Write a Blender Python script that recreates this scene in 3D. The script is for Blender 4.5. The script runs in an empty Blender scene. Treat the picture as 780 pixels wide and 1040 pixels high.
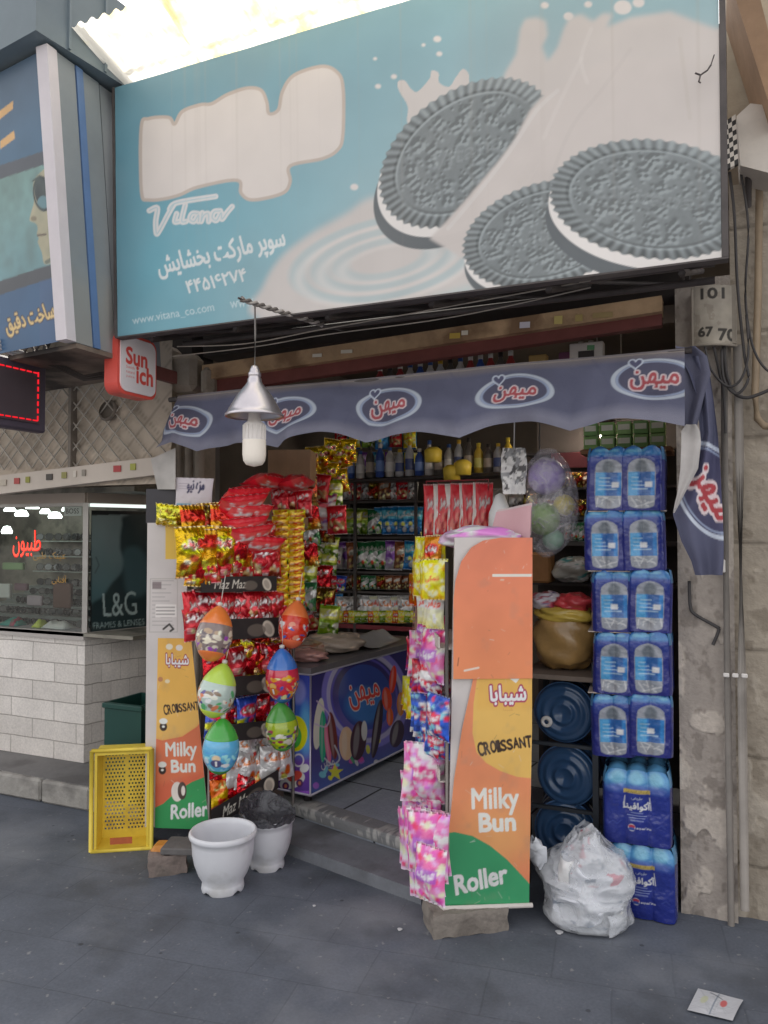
import bpy, math, random
import numpy as np
from mathutils import Vector, Matrix
random.seed(7); RNG = np.random.default_rng(7)
SC = bpy.context.scene
COL = SC.collection
PI = math.pi
R = math.radians
# ------------------------------------------------------------------ survey camera (the photograph's viewpoint, metres)
FPX = 780.0
YAW, PITCH, CAMH = R(23.5), R(1.6), 1.5
_f0 = np.array([-math.sin(YAW), math.cos(YAW), 0.0]); _r = np.array([math.cos(YAW), math.sin(YAW), 0.0]); _z = np.array([0, 0, 1.0])
_f = _f0 * math.cos(PITCH) + _z * math.sin(PITCH); _u = _z * math.cos(PITCH) - _f0 * math.sin(PITCH)
_C = np.array([0, 0, CAMH])
def ray(px, py): return _f + (px - 390) / FPX * _r + (520 - py) / FPX * _u
def at_y(px, py, Y): d = ray(px, py); return _C + d * (Y / d[1])
def at_x(px, py, X): d = ray(px, py); return _C + d * (X / d[0])
def at_z(px, py, Z): d = ray(px, py); return _C + d * ((Z - CAMH) / d[2])
def at_d(px, py, D): return _C + ray(px, py) * D
def at_pl(px, py, P, N):
    d = ray(px, py); N = np.array(N, float); return _C + d * (np.dot(np.array(P, float) - _C, N) / np.dot(d, N))
def proj(Pts):
    q = np.asarray(Pts, float) - _C; w = q @ _f
    return 390 + FPX * (q @ _r) / w, 520 - FPX * (q @ _u) / w

# ------------------------------------------------------------------ colour
GAIN = 1.25
def lin(hexs):
    h = hexs.lstrip('#'); c = np.array([int(h[i:i + 2], 16) for i in (0, 2, 4)]) / 255.0
    return np.where(c <= 0.04045, c / 12.92, ((c + 0.055) / 1.055) ** 2.4)
def K(c, g=None):
    """paint colour from an sRGB hex (or pass a linear tuple through)"""
    if isinstance(c, str):
        v = lin(c) * (GAIN if g is None else g); y = float(v @ np.array([.25, .65, .10])); return np.clip(y + (v - y) * (0.90 if g is None else 1.08), 0, 0.86)
    return np.array(c, float)

# ------------------------------------------------------------------ materials
MATS = {}
def _nodes(name):
    m = bpy.data.materials.new(name); m.use_nodes = True
    nt = m.node_tree; return m, nt, nt.nodes['Principled BSDF']
def mat(name, color, rough=0.6, metal=0.0, var=0.25, scale=6.0, bump=0.0, bscale=None, spec=0.4, stain=None, emit=None, coat=0.0, dirt=0.0):
    if name in MATS: return MATS[name]
    m, nt, b = _nodes(name); N = nt.nodes; L = nt.links
    c = K(color)
    tc = N.new('ShaderNodeTexCoord')
    n1 = N.new('ShaderNodeTexNoise'); n1.inputs['Scale'].default_value = scale; n1.inputs['Detail'].default_value = 8; n1.inputs['Roughness'].default_value = 0.65
    L.new(tc.outputs['Object'], n1.inputs['Vector'])
    rp = N.new('ShaderNodeValToRGB'); e = rp.color_ramp.elements
    e[0].position = 0.3; e[1].position = 0.72
    e[0].color = tuple(np.clip(c * (1 - var), 0, 1)) + (1,); e[1].color = tuple(np.clip(c * (1 + var), 0, .9)) + (1,)
    L.new(n1.outputs['Fac'], rp.inputs['Fac'])
    out = rp.outputs['Color']
    if stain is not None:
        n2 = N.new('ShaderNodeTexNoise'); n2.inputs['Scale'].default_value = stain[1]; n2.inputs['Detail'].default_value = 5
        L.new(tc.outputs['Object'], n2.inputs['Vector'])
        r2 = N.new('ShaderNodeValToRGB'); r2.color_ramp.elements[0].position = stain[2]; r2.color_ramp.elements[1].position = stain[2] + 0.12
        r2.color_ramp.elements[0].color = (0, 0, 0, 1); r2.color_ramp.elements[1].color = (stain[3],) * 3 + (1,)
        L.new(n2.outputs['Fac'], r2.inputs['Fac'])
        mx = N.new('ShaderNodeMixRGB'); L.new(r2.outputs['Color'], mx.inputs['Fac']); L.new(out, mx.inputs['Color1'])
        mx.inputs['Color2'].default_value = tuple(K(stain[0])) + (1,); out = mx.outputs['Color']
    L.new(out, b.inputs['Base Color'])
    b.inputs['Roughness'].default_value = rough; b.inputs['Metallic'].default_value = metal
    b.inputs['Specular IOR Level'].default_value = spec; b.inputs['Coat Weight'].default_value = coat
    if bump:
        n3 = N.new('ShaderNodeTexNoise'); n3.inputs['Scale'].default_value = bscale or scale * 5; n3.inputs['Detail'].default_value = 6
        L.new(tc.outputs['Object'], n3.inputs['Vector'])
        bp = N.new('ShaderNodeBump'); bp.inputs['Strength'].default_value = bump; bp.inputs['Distance'].default_value = 0.01
        L.new(n3.outputs['Fac'], bp.inputs['Height']); L.new(bp.outputs['Normal'], b.inputs['Normal'])
    if emit:
        b.inputs['Emission Color'].default_value = tuple(lin(emit[0])) + (1,); b.inputs['Emission Strength'].default_value = emit[1]
    MATS[name] = m; return m
def matvc(name, rough=0.5, metal=0.0, spec=0.4, coat=0.0, bump=0.0, bscale=40, grime=0.12, gscale=5.0, emit=0.0, trans=0.0, sss=0.0):
    """print / paint stored as the mesh's own colour attribute, broken up by a procedural grime noise"""
    if name in MATS: return MATS[name]
    m, nt, b = _nodes(name); N = nt.nodes; L = nt.links
    a = N.new('ShaderNodeVertexColor'); a.layer_name = 'Col'
    tc = N.new('ShaderNodeTexCoord'); n1 = N.new('ShaderNodeTexNoise'); n1.inputs['Scale'].default_value = gscale; n1.inputs['Detail'].default_value = 7
    L.new(tc.outputs['Object'], n1.inputs['Vector'])
    rp = N.new('ShaderNodeValToRGB'); e = rp.color_ramp.elements; e[0].position = 0.3; e[1].position = 0.7
    e[0].color = (1 - grime,) * 3 + (1,); e[1].color = (1, 1, 1, 1)
    L.new(n1.outputs['Fac'], rp.inputs['Fac'])
    mx = N.new('ShaderNodeMixRGB'); mx.blend_type = 'MULTIPLY'; mx.inputs['Fac'].default_value = 1
    L.new(a.outputs['Color'], mx.inputs['Color1']); L.new(rp.outputs['Color'], mx.inputs['Color2'])
    L.new(mx.outputs['Color'], b.inputs['Base Color'])
    b.inputs['Roughness'].default_value = rough; b.inputs['Metallic'].default_value = metal
    b.inputs['Specular IOR Level'].default_value = spec; b.inputs['Coat Weight'].default_value = coat
    b.inputs['Coat Roughness'].default_value = 0.15
    if trans: b.inputs['Transmission Weight'].default_value = trans
    if emit:
        L.new(a.outputs['Color'], b.inputs['Emission Color']); b.inputs['Emission Strength'].default_value = emit
    if bump:
        n3 = N.new('ShaderNodeTexNoise'); n3.inputs['Scale'].default_value = bscale; n3.inputs['Detail'].default_value = 4
        L.new(tc.outputs['Object'], n3.inputs['Vector'])
        bp = N.new('ShaderNodeBump'); bp.inputs['Strength'].default_value = bump; bp.inputs['Distance'].default_value = 0.01
        L.new(n3.outputs['Fac'], bp.inputs['Height']); L.new(bp.outputs['Normal'], b.inputs['Normal'])
    MATS[name] = m; return m
def matglass(name, color=(0.95, 1, 0.98), alpha=0.12, rough=0.03):
    """thin sheet: mostly see-through, with real reflections"""
    if name in MATS: return MATS[name]
    m = bpy.data.materials.new(name); m.use_nodes = True; nt = m.node_tree; N = nt.nodes; L = nt.links
    N.clear(); o = N.new('ShaderNodeOutputMaterial'); t = N.new('ShaderNodeBsdfTransparent'); t.inputs['Color'].default_value = tuple(color) + (1,)
    g = N.new('ShaderNodeBsdfGlossy'); g.inputs['Roughness'].default_value = rough
    fr = N.new('ShaderNodeFresnel'); fr.inputs['IOR'].default_value = 1.5
    ad = N.new('ShaderNodeMath'); ad.operation = 'ADD'; ad.inputs[1].default_value = alpha; ad.use_clamp = True
    L.new(fr.outputs['Fac'], ad.inputs[0])
    mx = N.new('ShaderNodeMixShader'); L.new(ad.outputs[0], mx.inputs['Fac']); L.new(t.outputs[0], mx.inputs[1]); L.new(g.outputs[0], mx.inputs[2])
    L.new(mx.outputs[0], o.inputs['Surface']); MATS[name] = m; return m
def matfilm(name, color, alpha=0.5, rough=0.35, wr=60.0):
    """crinkled plastic film: part diffuse / glossy, part clear, with procedural crease bump"""
    if name in MATS: return MATS[name]
    m, nt, b = _nodes(name); N = nt.nodes; L = nt.links
    b.inputs['Base Color'].default_value = tuple(K(color)) + (1,); b.inputs['Roughness'].default_value = rough; b.inputs['Specular IOR Level'].default_value = 0.7
    tc = N.new('ShaderNodeTexCoord'); n3 = N.new('ShaderNodeTexNoise'); n3.inputs['Scale'].default_value = wr / 4; n3.inputs['Detail'].default_value = 5; n3.inputs['Distortion'].default_value = 1.5
    L.new(tc.outputs['Object'], n3.inputs['Vector'])
    bp = N.new('ShaderNodeBump'); bp.inputs['Strength'].default_value = 0.9; bp.inputs['Distance'].default_value = 0.02
    L.new(n3.outputs['Fac'], bp.inputs['Height']); L.new(bp.outputs['Normal'], b.inputs['Normal'])
    rp = N.new('ShaderNodeMapRange'); rp.inputs['From Min'].default_value = 0.35; rp.inputs['From Max'].default_value = 0.65
    rp.inputs['To Min'].default_value = max(0, alpha - 0.2); rp.inputs['To Max'].default_value = min(1, alpha + 0.2)
    L.new(n3.outputs['Fac'], rp.inputs['Value']); L.new(rp.outputs[0], b.inputs['Alpha'])
    MATS[name] = m; return m
def matemit(name, color, strength):
    if name in MATS: return MATS[name]
    m = bpy.data.materials.new(name); m.use_nodes = True; nt = m.node_tree; N = nt.nodes; N.clear()
    o = N.new('ShaderNodeOutputMaterial'); e = N.new('ShaderNodeEmission'); e.inputs['Color'].default_value = tuple(lin(color)) + (1,); e.inputs['Strength'].default_value = strength
    nt.links.new(e.outputs[0], o.inputs['Surface']); MATS[name] = m; return m

# ------------------------------------------------------------------ Persian text shaping (isolated, final, initial, medial)
FORMS = {'ا': ('\ufe8d', '\ufe8e', None, None), 'آ': ('\ufe81', '\ufe82', None, None), 'ب': ('\ufe8f', '\ufe90', '\ufe91', '\ufe92'), 'پ': ('\ufb56', '\ufb57', '\ufb58', '\ufb59'),
 'ت': ('\ufe95', '\ufe96', '\ufe97', '\ufe98'), 'خ': ('\ufea5', '\ufea6', '\ufea7', '\ufea8'), 'د': ('\ufea9', '\ufeaa', None, None), 'ر': ('\ufead', '\ufeae', None, None),
 'ز': ('\ufeaf', '\ufeb0', None, None), 'س': ('\ufeb1', '\ufeb2', '\ufeb3', '\ufeb4'), 'ش': ('\ufeb5', '\ufeb6', '\ufeb7', '\ufeb8'), 'ط': ('\ufec1', '\ufec2', '\ufec3', '\ufec4'),
 'ع': ('\ufec9', '\ufeca', '\ufecb', '\ufecc'), 'ف': ('\ufed1', '\ufed2', '\ufed3', '\ufed4'), 'ق': ('\ufed5', '\ufed6', '\ufed7', '\ufed8'), 'ک': ('\ufb8e', '\ufb8f', '\ufb90', '\ufb91'),
 'ل': ('\ufedd', '\ufede', '\ufedf', '\ufee0'), 'م': ('\ufee1', '\ufee2', '\ufee3', '\ufee4'), 'ن': ('\ufee5', '\ufee6', '\ufee7', '\ufee8'), 'ه': ('\ufee9', '\ufeea', '\ufeeb', '\ufeec'),
 'و': ('\ufeed', '\ufeee', None, None), 'ی': ('\ufbfc', '\ufbfd', '\ufef3', '\ufef4'), 'ج': ('\ufe9d', '\ufe9e', '\ufe9f', '\ufea0'), 'ح': ('\ufea1', '\ufea2', '\ufea3', '\ufea4'), 'ژ': ('\ufb8a', '\ufb8b', None, None)}
def fa(s):
    if all(ch not in FORMS for ch in s): return s
    out = []
    for i, ch in enumerate(s):
        if ch not in FORMS: out.append(ch); continue
        prev = i > 0 and s[i - 1] in FORMS and FORMS[s[i - 1]][2] is not None
        nxt = i + 1 < len(s) and s[i + 1] in FORMS and FORMS[ch][2] is not None
        out.append(FORMS[ch][3 if prev and nxt else 1 if prev else 2 if nxt else 0])
    return ''.join(reversed(out))
_TX = {}
def text_tris(s, shear=0.0):
    key = (s, shear)
    if key in _TX: return _TX[key]
    c = bpy.data.curves.new('t', 'FONT'); c.body = fa(s); c.shear = shear; c.resolution_u = 3
    o = bpy.data.objects.new('t', c); COL.objects.link(o)
    dg = bpy.context.evaluated_depsgraph_get(); me = bpy.data.meshes.new_from_object(o.evaluated_get(dg))
    v = np.zeros(len(me.vertices) * 3); me.vertices.foreach_get('co', v); v = v.reshape(-1, 3)[:, :2]
    me.calc_loop_triangles(); t = np.zeros(len(me.loop_triangles) * 3, int); me.loop_triangles.foreach_get('vertices', t); t = t.reshape(-1, 3)
    bpy.data.objects.remove(o); bpy.data.curves.remove(c); bpy.data.meshes.remove(me)
    used = v[np.unique(t)] if len(t) else np.zeros((1, 2))
    lo, hi = used.min(0), used.max(0)
    _TX[key] = ((v - lo), t, hi - lo); return _TX[key]

# ------------------------------------------------------------------ print canvas (becomes the colour attribute of a grid)
class Cv:
    def __init__(s, nx, ny, X=None, Y=None, bg='#808080', ss=2, w=1.0, h=1.0, g=None):
        s.nx, s.ny, s.ss, s.g = nx, ny, ss, g
        if X is None:
            x = (np.arange(nx * ss) + .5) / (nx * ss) * w; y = (np.arange(ny * ss) + .5) / (ny * ss) * h
            X, Y = np.meshgrid(x, y)
        s.X, s.Y = X, Y
        s.img = np.empty(X.shape + (3,), np.float32); s.img[:] = K(bg, g)
        s.xl, s.xh, s.yl, s.yh = X.min(), X.max(), Y.min(), Y.max()
        s.pix = abs(X[0, -1] - X[0, 0]) / X.shape[1]
    def _crop(s, x0, x1, y0, y1):
        m = (s.X >= x0) & (s.X <= x1) & (s.Y >= y0) & (s.Y <= y1)
        r = np.where(m.any(1))[0]; c = np.where(m.any(0))[0]
        if len(r) == 0: return None
        return slice(r[0], r[-1] + 1), slice(c[0], c[-1] + 1)
    def blend(s, sl, mask, col, a=1.0):
        k = K(col, s.g) if not isinstance(col, np.ndarray) or col.ndim == 1 else col
        m = (np.clip(mask, 0, 1) * a)[..., None]
        s.img[sl] = s.img[sl] * (1 - m) + k * m
    def all(s): return slice(0, s.X.shape[0]), slice(0, s.X.shape[1])
    def vgrad(s, stops, axis='Y'):
        A = s.Y if axis == 'Y' else s.X
        ps = [p for p, _ in stops]; cs = np.array([K(c, s.g) for _, c in stops])
        for k in range(3): s.img[..., k] = np.interp(A, ps, cs[:, k])
    def ell(s, cx, cy, rx, ry, col, rot=0.0, a=1.0, soft=None, ring=None):
        R_ = max(rx, ry) * 1.3 + (soft or 0) * 2
        sl = s._crop(cx - R_, cx + R_, cy - R_, cy + R_)
        if sl is None: return
        dx, dy = s.X[sl] - cx, s.Y[sl] - cy; ca, sa = math.cos(rot), math.sin(rot)
        q = np.hypot((dx * ca + dy * sa) / rx, (-dx * sa + dy * ca) / ry)
        d = (q - 1) * min(rx, ry); e = soft if soft else s.pix * 1.2
        m = np.clip(0.5 - d / e, 0, 1) if ring is None else np.clip(0.5 - (np.abs(d) - ring / 2) / e, 0, 1)
        s.blend(sl, m, col, a)
    def pmask(s, pts, sl):
        X, Y = s.X[sl], s.Y[sl]; ins = np.zeros(X.shape, bool); n = len(pts)
        for i in range(n):
            x0, y0 = pts[i]; x1, y1 = pts[(i + 1) % n]
            if y0 == y1: continue
            c = ((y0 > Y) != (y1 > Y)) & (X < (x1 - x0) * (Y - y0) / (y1 - y0) + x0)
            ins ^= c
        return ins.astype(np.float32)
    def poly(s, pts, col, a=1.0, smooth=False, blur=0):
        if smooth: pts = spline(pts, 8, True)
        p = np.array(pts); sl = s._crop(p[:, 0].min(), p[:, 0].max(), p[:, 1].min(), p[:, 1].max())
        if sl is None: return
        if blur: sl = (slice(max(0, sl[0].start - blur), sl[0].stop + blur), slice(max(0, sl[1].start - blur), sl[1].stop + blur))
        m = s.pmask(pts, sl)
        for _ in range(3 if blur else 0): m = boxblur(m, blur)
        s.blend(sl, m, col, a)
    def rect(s, x0, y0, x1, y1, col, a=1.0):
        sl = s._crop(x0, x1, y0, y1)
        if sl is None: return
        s.blend(sl, ((s.X[sl] >= x0) & (s.X[sl] <= x1) & (s.Y[sl] >= y0) & (s.Y[sl] <= y1)).astype(np.float32), col, a)
    def stroke(s, pts, w, col, a=1.0, smooth=False, closed=False):
        if smooth: pts = spline(pts, 6, closed)
        elif closed: pts = list(pts) + [pts[0]]
        p = np.array(pts); sl = s._crop(p[:, 0].min() - w, p[:, 0].max() + w, p[:, 1].min() - w, p[:, 1].max() + w)
        if sl is None: return
        X, Y = s.X[sl], s.Y[sl]; D = np.full(X.shape, 1e9)
        for (x0, y0), (x1, y1) in zip(p[:-1], p[1:]):
            dx, dy = x1 - x0, y1 - y0; L2 = dx * dx + dy * dy + 1e-12
            t = np.clip(((X - x0) * dx + (Y - y0) * dy) / L2, 0, 1)
            D = np.minimum(D, np.hypot(X - x0 - t * dx, Y - y0 - t * dy))
        s.blend(sl, np.clip(0.5 - (D - w / 2) / (s.pix * 1.2), 0, 1), col, a)
    def tmask(s, t, cx, cy, w, h, rot, shear, flipy, pad):
        v, tr, sz = text_tris(t, shear)
        sx = (w / sz[0]) if w else h / sz[1]; sy = (h / sz[1]) if h else sx
        q = (v - sz / 2) * [sx, sy]
        if flipy: q = q * [1, -1]
        ca, sa = math.cos(rot), math.sin(rot); q = np.stack([q[:, 0] * ca - q[:, 1] * sa + cx, q[:, 0] * sa + q[:, 1] * ca + cy], 1)
        sl = s._crop(q[:, 0].min() - pad, q[:, 0].max() + pad, q[:, 1].min() - pad, q[:, 1].max() + pad)
        if sl is None: return None, None
        X, Y = s.X[sl], s.Y[sl]; M = np.zeros(X.shape, np.float32)
        reg = True
        xs = X[0]; ys = Y[:, 0]
        for a_, b_, c_ in q[tr]:
            x0, x1 = min(a_[0], b_[0], c_[0]), max(a_[0], b_[0], c_[0]); y0, y1 = min(a_[1], b_[1], c_[1]), max(a_[1], b_[1], c_[1])
            mm = (X >= x0) & (X <= x1) & (Y >= y0) & (Y <= y1)
            if not mm.any(): continue
            d = (b_[0] - a_[0]) * (c_[1] - a_[1]) - (b_[1] - a_[1]) * (c_[0] - a_[0])
            if abs(d) < 1e-14: continue
            xx, yy = X[mm], Y[mm]
            l1 = ((xx - a_[0]) * (c_[1] - a_[1]) - (yy - a_[1]) * (c_[0] - a_[0])) / d
            l2 = ((b_[0] - a_[0]) * (yy - a_[1]) - (b_[1] - a_[1]) * (xx - a_[0])) / d
            M[mm] = np.maximum(M[mm], ((l1 >= -1e-6) & (l2 >= -1e-6) & (l1 + l2 <= 1 + 1e-6)))
        return sl, M
    def text(s, t, cx, cy, col, w=None, h=None, rot=0.0, shear=0.0, bold=0, out=0, ocol='#ffffff', a=1.0, flipy=False):
        pad = s.pix * (bold + out + 3)
        sl, M = s.tmask(t, cx, cy, w, h, rot, shear, flipy, pad)
        if sl is None: return
        if bold: M = dilate(M, bold)
        if out: s.blend(sl, dilate(M, out), ocol, a)
        s.blend(sl, M, col, a)
    def jtext(s, t, x0, x1, cy, h, col, tilt=0.0, bold=0, jit=.1, hs=None, wf=.86, seed=1, shear=0.0):
        """hand-set lettering: every letter placed, turned and sized on its own"""
        rg = np.random.default_rng(seed); ws = np.array([{'i': .42, 'l': .42, 'I': .55, 'M': 1.35}.get(c, .9) for c in t]); pos = np.concatenate([[0], np.cumsum(ws)]) / ws.sum()
        for k, c in enumerate(t):
            u = (pos[k] + pos[k + 1]) / 2; cx = x0 + (x1 - x0) * u; hh = h * (hs[k] if hs else 1); w = (x1 - x0) * (pos[k + 1] - pos[k]) * wf
            s.text(c, cx, cy + tilt * (cx - (x0 + x1) / 2) + jit * h * (rg.random() - .5), col, w=w, h=hh, rot=math.atan(tilt) + jit * (rg.random() - .5), flipy=True, bold=bold, shear=shear)
    def noise(s, amt, cell, tint=None):
        h, w = s.X.shape; n = fnoise(h, w, cell)
        s.img *= (1 + amt * (n[..., None] * 2 - 1)) if tint is None else 1
        if tint is not None: s.blend(s.all(), n, tint, amt)
    def final(s):
        k = s.ss; return np.clip(s.img.reshape(s.ny, k, s.nx, k, 3).mean((1, 3)), 0, 0.9)
def boxblur(m, r):
    for ax in (0, 1):
        c = np.cumsum(np.pad(m, [(r + 1, r) if k == ax else (0, 0) for k in (0, 1)], mode='edge'), axis=ax)
        n = m.shape[ax]; hi = np.take(c, np.arange(2 * r + 1, 2 * r + 1 + n), axis=ax); lo = np.take(c, np.arange(0, n), axis=ax)
        m = (hi - lo) / (2 * r + 1)
    return m
def dilate(M, r):
    out = M.copy(); H, W = M.shape; r = float(r); k = int(math.ceil(r))
    for dy in range(-k, k + 1):
        for dx in range(-k, k + 1):
            if dx * dx + dy * dy > r * r + .3: continue
            y0, y1 = max(0, dy), min(H, H + dy); x0, x1 = max(0, dx), min(W, W + dx)
            out[y0:y1, x0:x1] = np.maximum(out[y0:y1, x0:x1], M[y0 - dy:y1 - dy, x0 - dx:x1 - dx])
    return out
def fnoise(h, w, cell, octaves=3):
    tot = np.zeros((h, w)); amp = 1.0; s = 0
    for _ in range(octaves):
        gh, gw = int(h / cell) + 3, int(w / cell) + 3; g = RNG.random((gh, gw))
        y = np.arange(h) / cell; x = np.arange(w) / cell; yi = y.astype(int); xi = x.astype(int); fy = (y - yi)[:, None]; fx = (x - xi)[None, :]
        fy = fy * fy * (3 - 2 * fy); fx = fx * fx * (3 - 2 * fx)
        a = g[yi][:, xi]; b = g[yi][:, xi + 1]; c = g[yi + 1][:, xi]; d = g[yi + 1][:, xi + 1]
        tot += amp * ((a * (1 - fx) + b * fx) * (1 - fy) + (c * (1 - fx) + d * fx) * fy); s += amp; amp *= .5; cell = max(1.0, cell / 2)
    return tot / s
def spline(pts, n, closed):
    p = [np.array(q, float) for q in pts]; m = len(p); out = []
    for i in range(m if closed else m - 1):
        if closed: a, b, c, d = p[i - 1], p[i], p[(i + 1) % m], p[(i + 2) % m]
        else: a, b, c, d = p[max(i - 1, 0)], p[i], p[i + 1], p[min(i + 2, m - 1)]
        for k in range(n):
            t = k / n; out.append(0.5 * ((2 * b) + (-a + c) * t + (2 * a - 5 * b + 4 * c - d) * t * t + (-a + 3 * b - 3 * c + d) * t ** 3))
    out.append(p[0] if closed else p[-1]); return out

# ------------------------------------------------------------------ mesh builder
def scuff(cv, n=26, seed=2, x0=None, x1=None, y0=None, y1=None):
    rg = np.random.default_rng(seed)
    for k in range(n):
        x = cv.xl + (cv.xh - cv.xl) * rg.random(); y = cv.yl + (cv.yh - cv.yl) * rg.random(); L_ = (cv.yh - cv.yl) * (.004 + .03 * rg.random()); an = rg.random() * PI
        cv.stroke([(x, y), (x + L_ * math.cos(an), y + L_ * math.sin(an))], cv.pix * (1.2 + rg.random()), ['#e8ddd0', '#6a4a3c', '#d8c4b4'][k % 3], .25 + .3 * rg.random())
    cv.img *= (.90 + .2 * fnoise(*cv.X.shape, 90))[..., None]; cv.blend(cv.all(), np.clip((fnoise(*cv.X.shape, 45) - .62) * 3, 0, 1) * .25, '#8f8074')
class MB:
    def __init__(s): s.v = []; s.f = []; s.c = []; s.m = []; s.n = 0; s.smooth = []
    def add(s, V, F, m=0, col=None, smooth=False):
        V = np.asarray(V, float).reshape(-1, 3); s.v.append(V)
        c = np.ones((len(V), 3)) * (0.8 if col is None else 1)
        if col is not None: c = np.broadcast_to(K(col) if isinstance(col, str) else np.asarray(col, float), (len(V), 3))
        s.c.append(np.array(c)); s.f += [tuple(int(i) + s.n for i in f) for f in F]; s.m += [m] * len(F); s.smooth += [smooth] * len(F); s.n += len(V)
        return s
    def box(s, c, size, rz=0.0, m=0, col=None, bev=0.0, rx=0.0, ry=0.0):
        x, y, z = [d / 2 for d in size]
        if bev <= 0:
            V = [(-x, -y, -z), (x, -y, -z), (x, y, -z), (-x, y, -z), (-x, -y, z), (x, -y, z), (x, y, z), (-x, y, z)]
            F = [(0, 3, 2, 1), (4, 5, 6, 7), (0, 1, 5, 4), (1, 2, 6, 5), (2, 3, 7, 6), (3, 0, 4, 7)]
        else:
            b = min(bev, x * .9, y * .9, z * .9); V = []; idx = {}
            for sx in (-1, 1):
                for sy in (-1, 1):
                    for sz in (-1, 1):
                        for k in range(3):
                            p = [sx * (x - b), sy * (y - b), sz * (z - b)]; p[k] = (sx * x, sy * y, sz * z)[k]
                            idx[(sx, sy, sz, k)] = len(V); V.append(p)
            F = []
            for k in range(3):
                a1, a2 = [q for q in range(3) if q != k]
                for sg in (-1, 1):
                    q = []
                    for (u1, u2) in ((-1, -1), (1, -1), (1, 1), (-1, 1)):
                        t = [0, 0, 0]; t[k] = sg; t[a1] = u1; t[a2] = u2; q.append(idx[tuple(t) + (k,)])
                    F.append(tuple(q))
                    for s2 in (-1, 1): pass
            for k in range(3):
                a1, a2 = [q for q in range(3) if q != k]
                for u1 in (-1, 1):
                    for u2 in (-1, 1):
                        lo = [0, 0, 0]; hi = [0, 0, 0]; lo[k] = -1; hi[k] = 1; lo[a1] = hi[a1] = u1; lo[a2] = hi[a2] = u2
                        F.append((idx[tuple(lo) + (a1,)], idx[tuple(hi) + (a1,)], idx[tuple(hi) + (a2,)], idx[tuple(lo) + (a2,)]))
            for sx in (-1, 1):
                for sy in (-1, 1):
                    for sz in (-1, 1): F.append(tuple(idx[(sx, sy, sz, k)] for k in range(3)))
        V = np.array(V, float); M = np.array(Matrix.Rotation(rz, 3, 'Z') @ Matrix.Rotation(ry, 3, 'Y') @ Matrix.Rotation(rx, 3, 'X'))
        return s.add(V @ M.T + np.array(c, float), F, m, col)
    def quad(s, a, b, c, d, m=0, col=None): return s.add([a, b, c, d], [(0, 1, 2, 3)], m, col)
    def slab(s, P, ext, m=0, col=None):
        """polygon P (list of 3-D points) thickened by vector ext"""
        n = len(P); P = np.array(P, float); V = np.vstack([P, P + np.array(ext, float)])
        F = [tuple(range(n)), tuple(reversed(range(n, 2 * n)))] + [(i, i + n, (i + 1) % n + n, (i + 1) % n)[::-1] for i in range(n)]
        return s.add(V, F, m, col)
    def tube(s, path, r, seg=8, m=0, col=None, closed=False):
        P = [np.array(p, float) for p in path]; n = len(P); V = []; rr = r if hasattr(r, '__len__') else [r] * n
        up = np.array([0, 0, 1.0])
        for i in range(n):
            t = P[min(i + 1, n - 1)] - P[max(i - 1, 0)]; t = t / (np.linalg.norm(t) + 1e-9)
            a = np.cross(t, up)
            if np.linalg.norm(a) < 1e-3: a = np.cross(t, [1.0, 0, 0])
            a /= np.linalg.norm(a); b = np.cross(t, a)
            for k in range(seg): V.append(P[i] + rr[i] * (a * math.cos(2 * PI * k / seg) + b * math.sin(2 * PI * k / seg)))
        F = [(i * seg + k, i * seg + (k + 1) % seg, (i + 1) * seg + (k + 1) % seg, (i + 1) * seg + k) for i in range(n - 1) for k in range(seg)]
        F += [tuple(range(seg)), tuple(reversed(range((n - 1) * seg, n * seg)))]
        return s.add(V, F, m, col, True)
    def lathe(s, prof, c=(0, 0, 0), seg=24, m=0, col=None, axis=None, colf=None):
        V = []; n = len(prof)
        for (r, z) in prof:
            for k in range(seg): V.append((r * math.cos(2 * PI * k / seg), r * math.sin(2 * PI * k / seg), z))
        F = [(i * seg + k, i * seg + (k + 1) % seg, (i + 1) * seg + (k + 1) % seg, (i + 1) * seg + k) for i in range(n - 1) for k in range(seg)]
        V = np.array(V)
        if colf is not None: col = np.array([colf(k / seg, i / (n - 1)) for i in range(n) for k in range(seg)])
        if axis is not None: V = V @ np.array(Vector((0, 0, 1)).rotation_difference(Vector(axis)).to_matrix()).T
        return s.add(V + np.array(c, float), F, m, col, True)
    def grid(s, P, col=None, m=0, smooth=True):
        """P: ny x nx x 3 points, col: ny x nx x 3"""
        ny, nx = P.shape[:2]; i = np.arange(ny * nx).reshape(ny, nx)
        F = np.stack([i[:-1, :-1], i[:-1, 1:], i[1:, 1:], i[1:, :-1]], -1).reshape(-1, 4)
        return s.add(P.reshape(-1, 3), F.tolist(), m, None if col is None else (col if isinstance(col, str) else col.reshape(-1, 3)), smooth)
    def build(s, name, mats, parent=None, local=False, smooth=None):
        V = np.vstack(s.v)
        if parent is not None and not local:
            Mi = np.array(Matrix(parent_matrix(parent)).inverted()); V = V @ Mi[:3, :3].T + Mi[:3, 3]
        me = bpy.data.meshes.new(name); me.from_pydata(V.tolist(), [], s.f)
        if not isinstance(mats, (list, tuple)): mats = [mats]
        for m in mats: me.materials.append(m)
        me.polygons.foreach_set('material_index', np.array(s.m, dtype=np.int32))
        me.polygons.foreach_set('use_smooth', np.array(s.smooth if smooth is None else [smooth] * len(s.f), dtype=bool))
        a = me.color_attributes.new('Col', 'FLOAT_COLOR', 'POINT'); C4 = np.ones((len(V), 4), np.float32); C4[:, :3] = np.vstack(s.c)
        a.data.foreach_set('color', C4.ravel()); me.update()
        o = bpy.data.objects.new(name, me); COL.objects.link(o)
        if parent is not None: o.parent = parent
        return o
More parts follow.
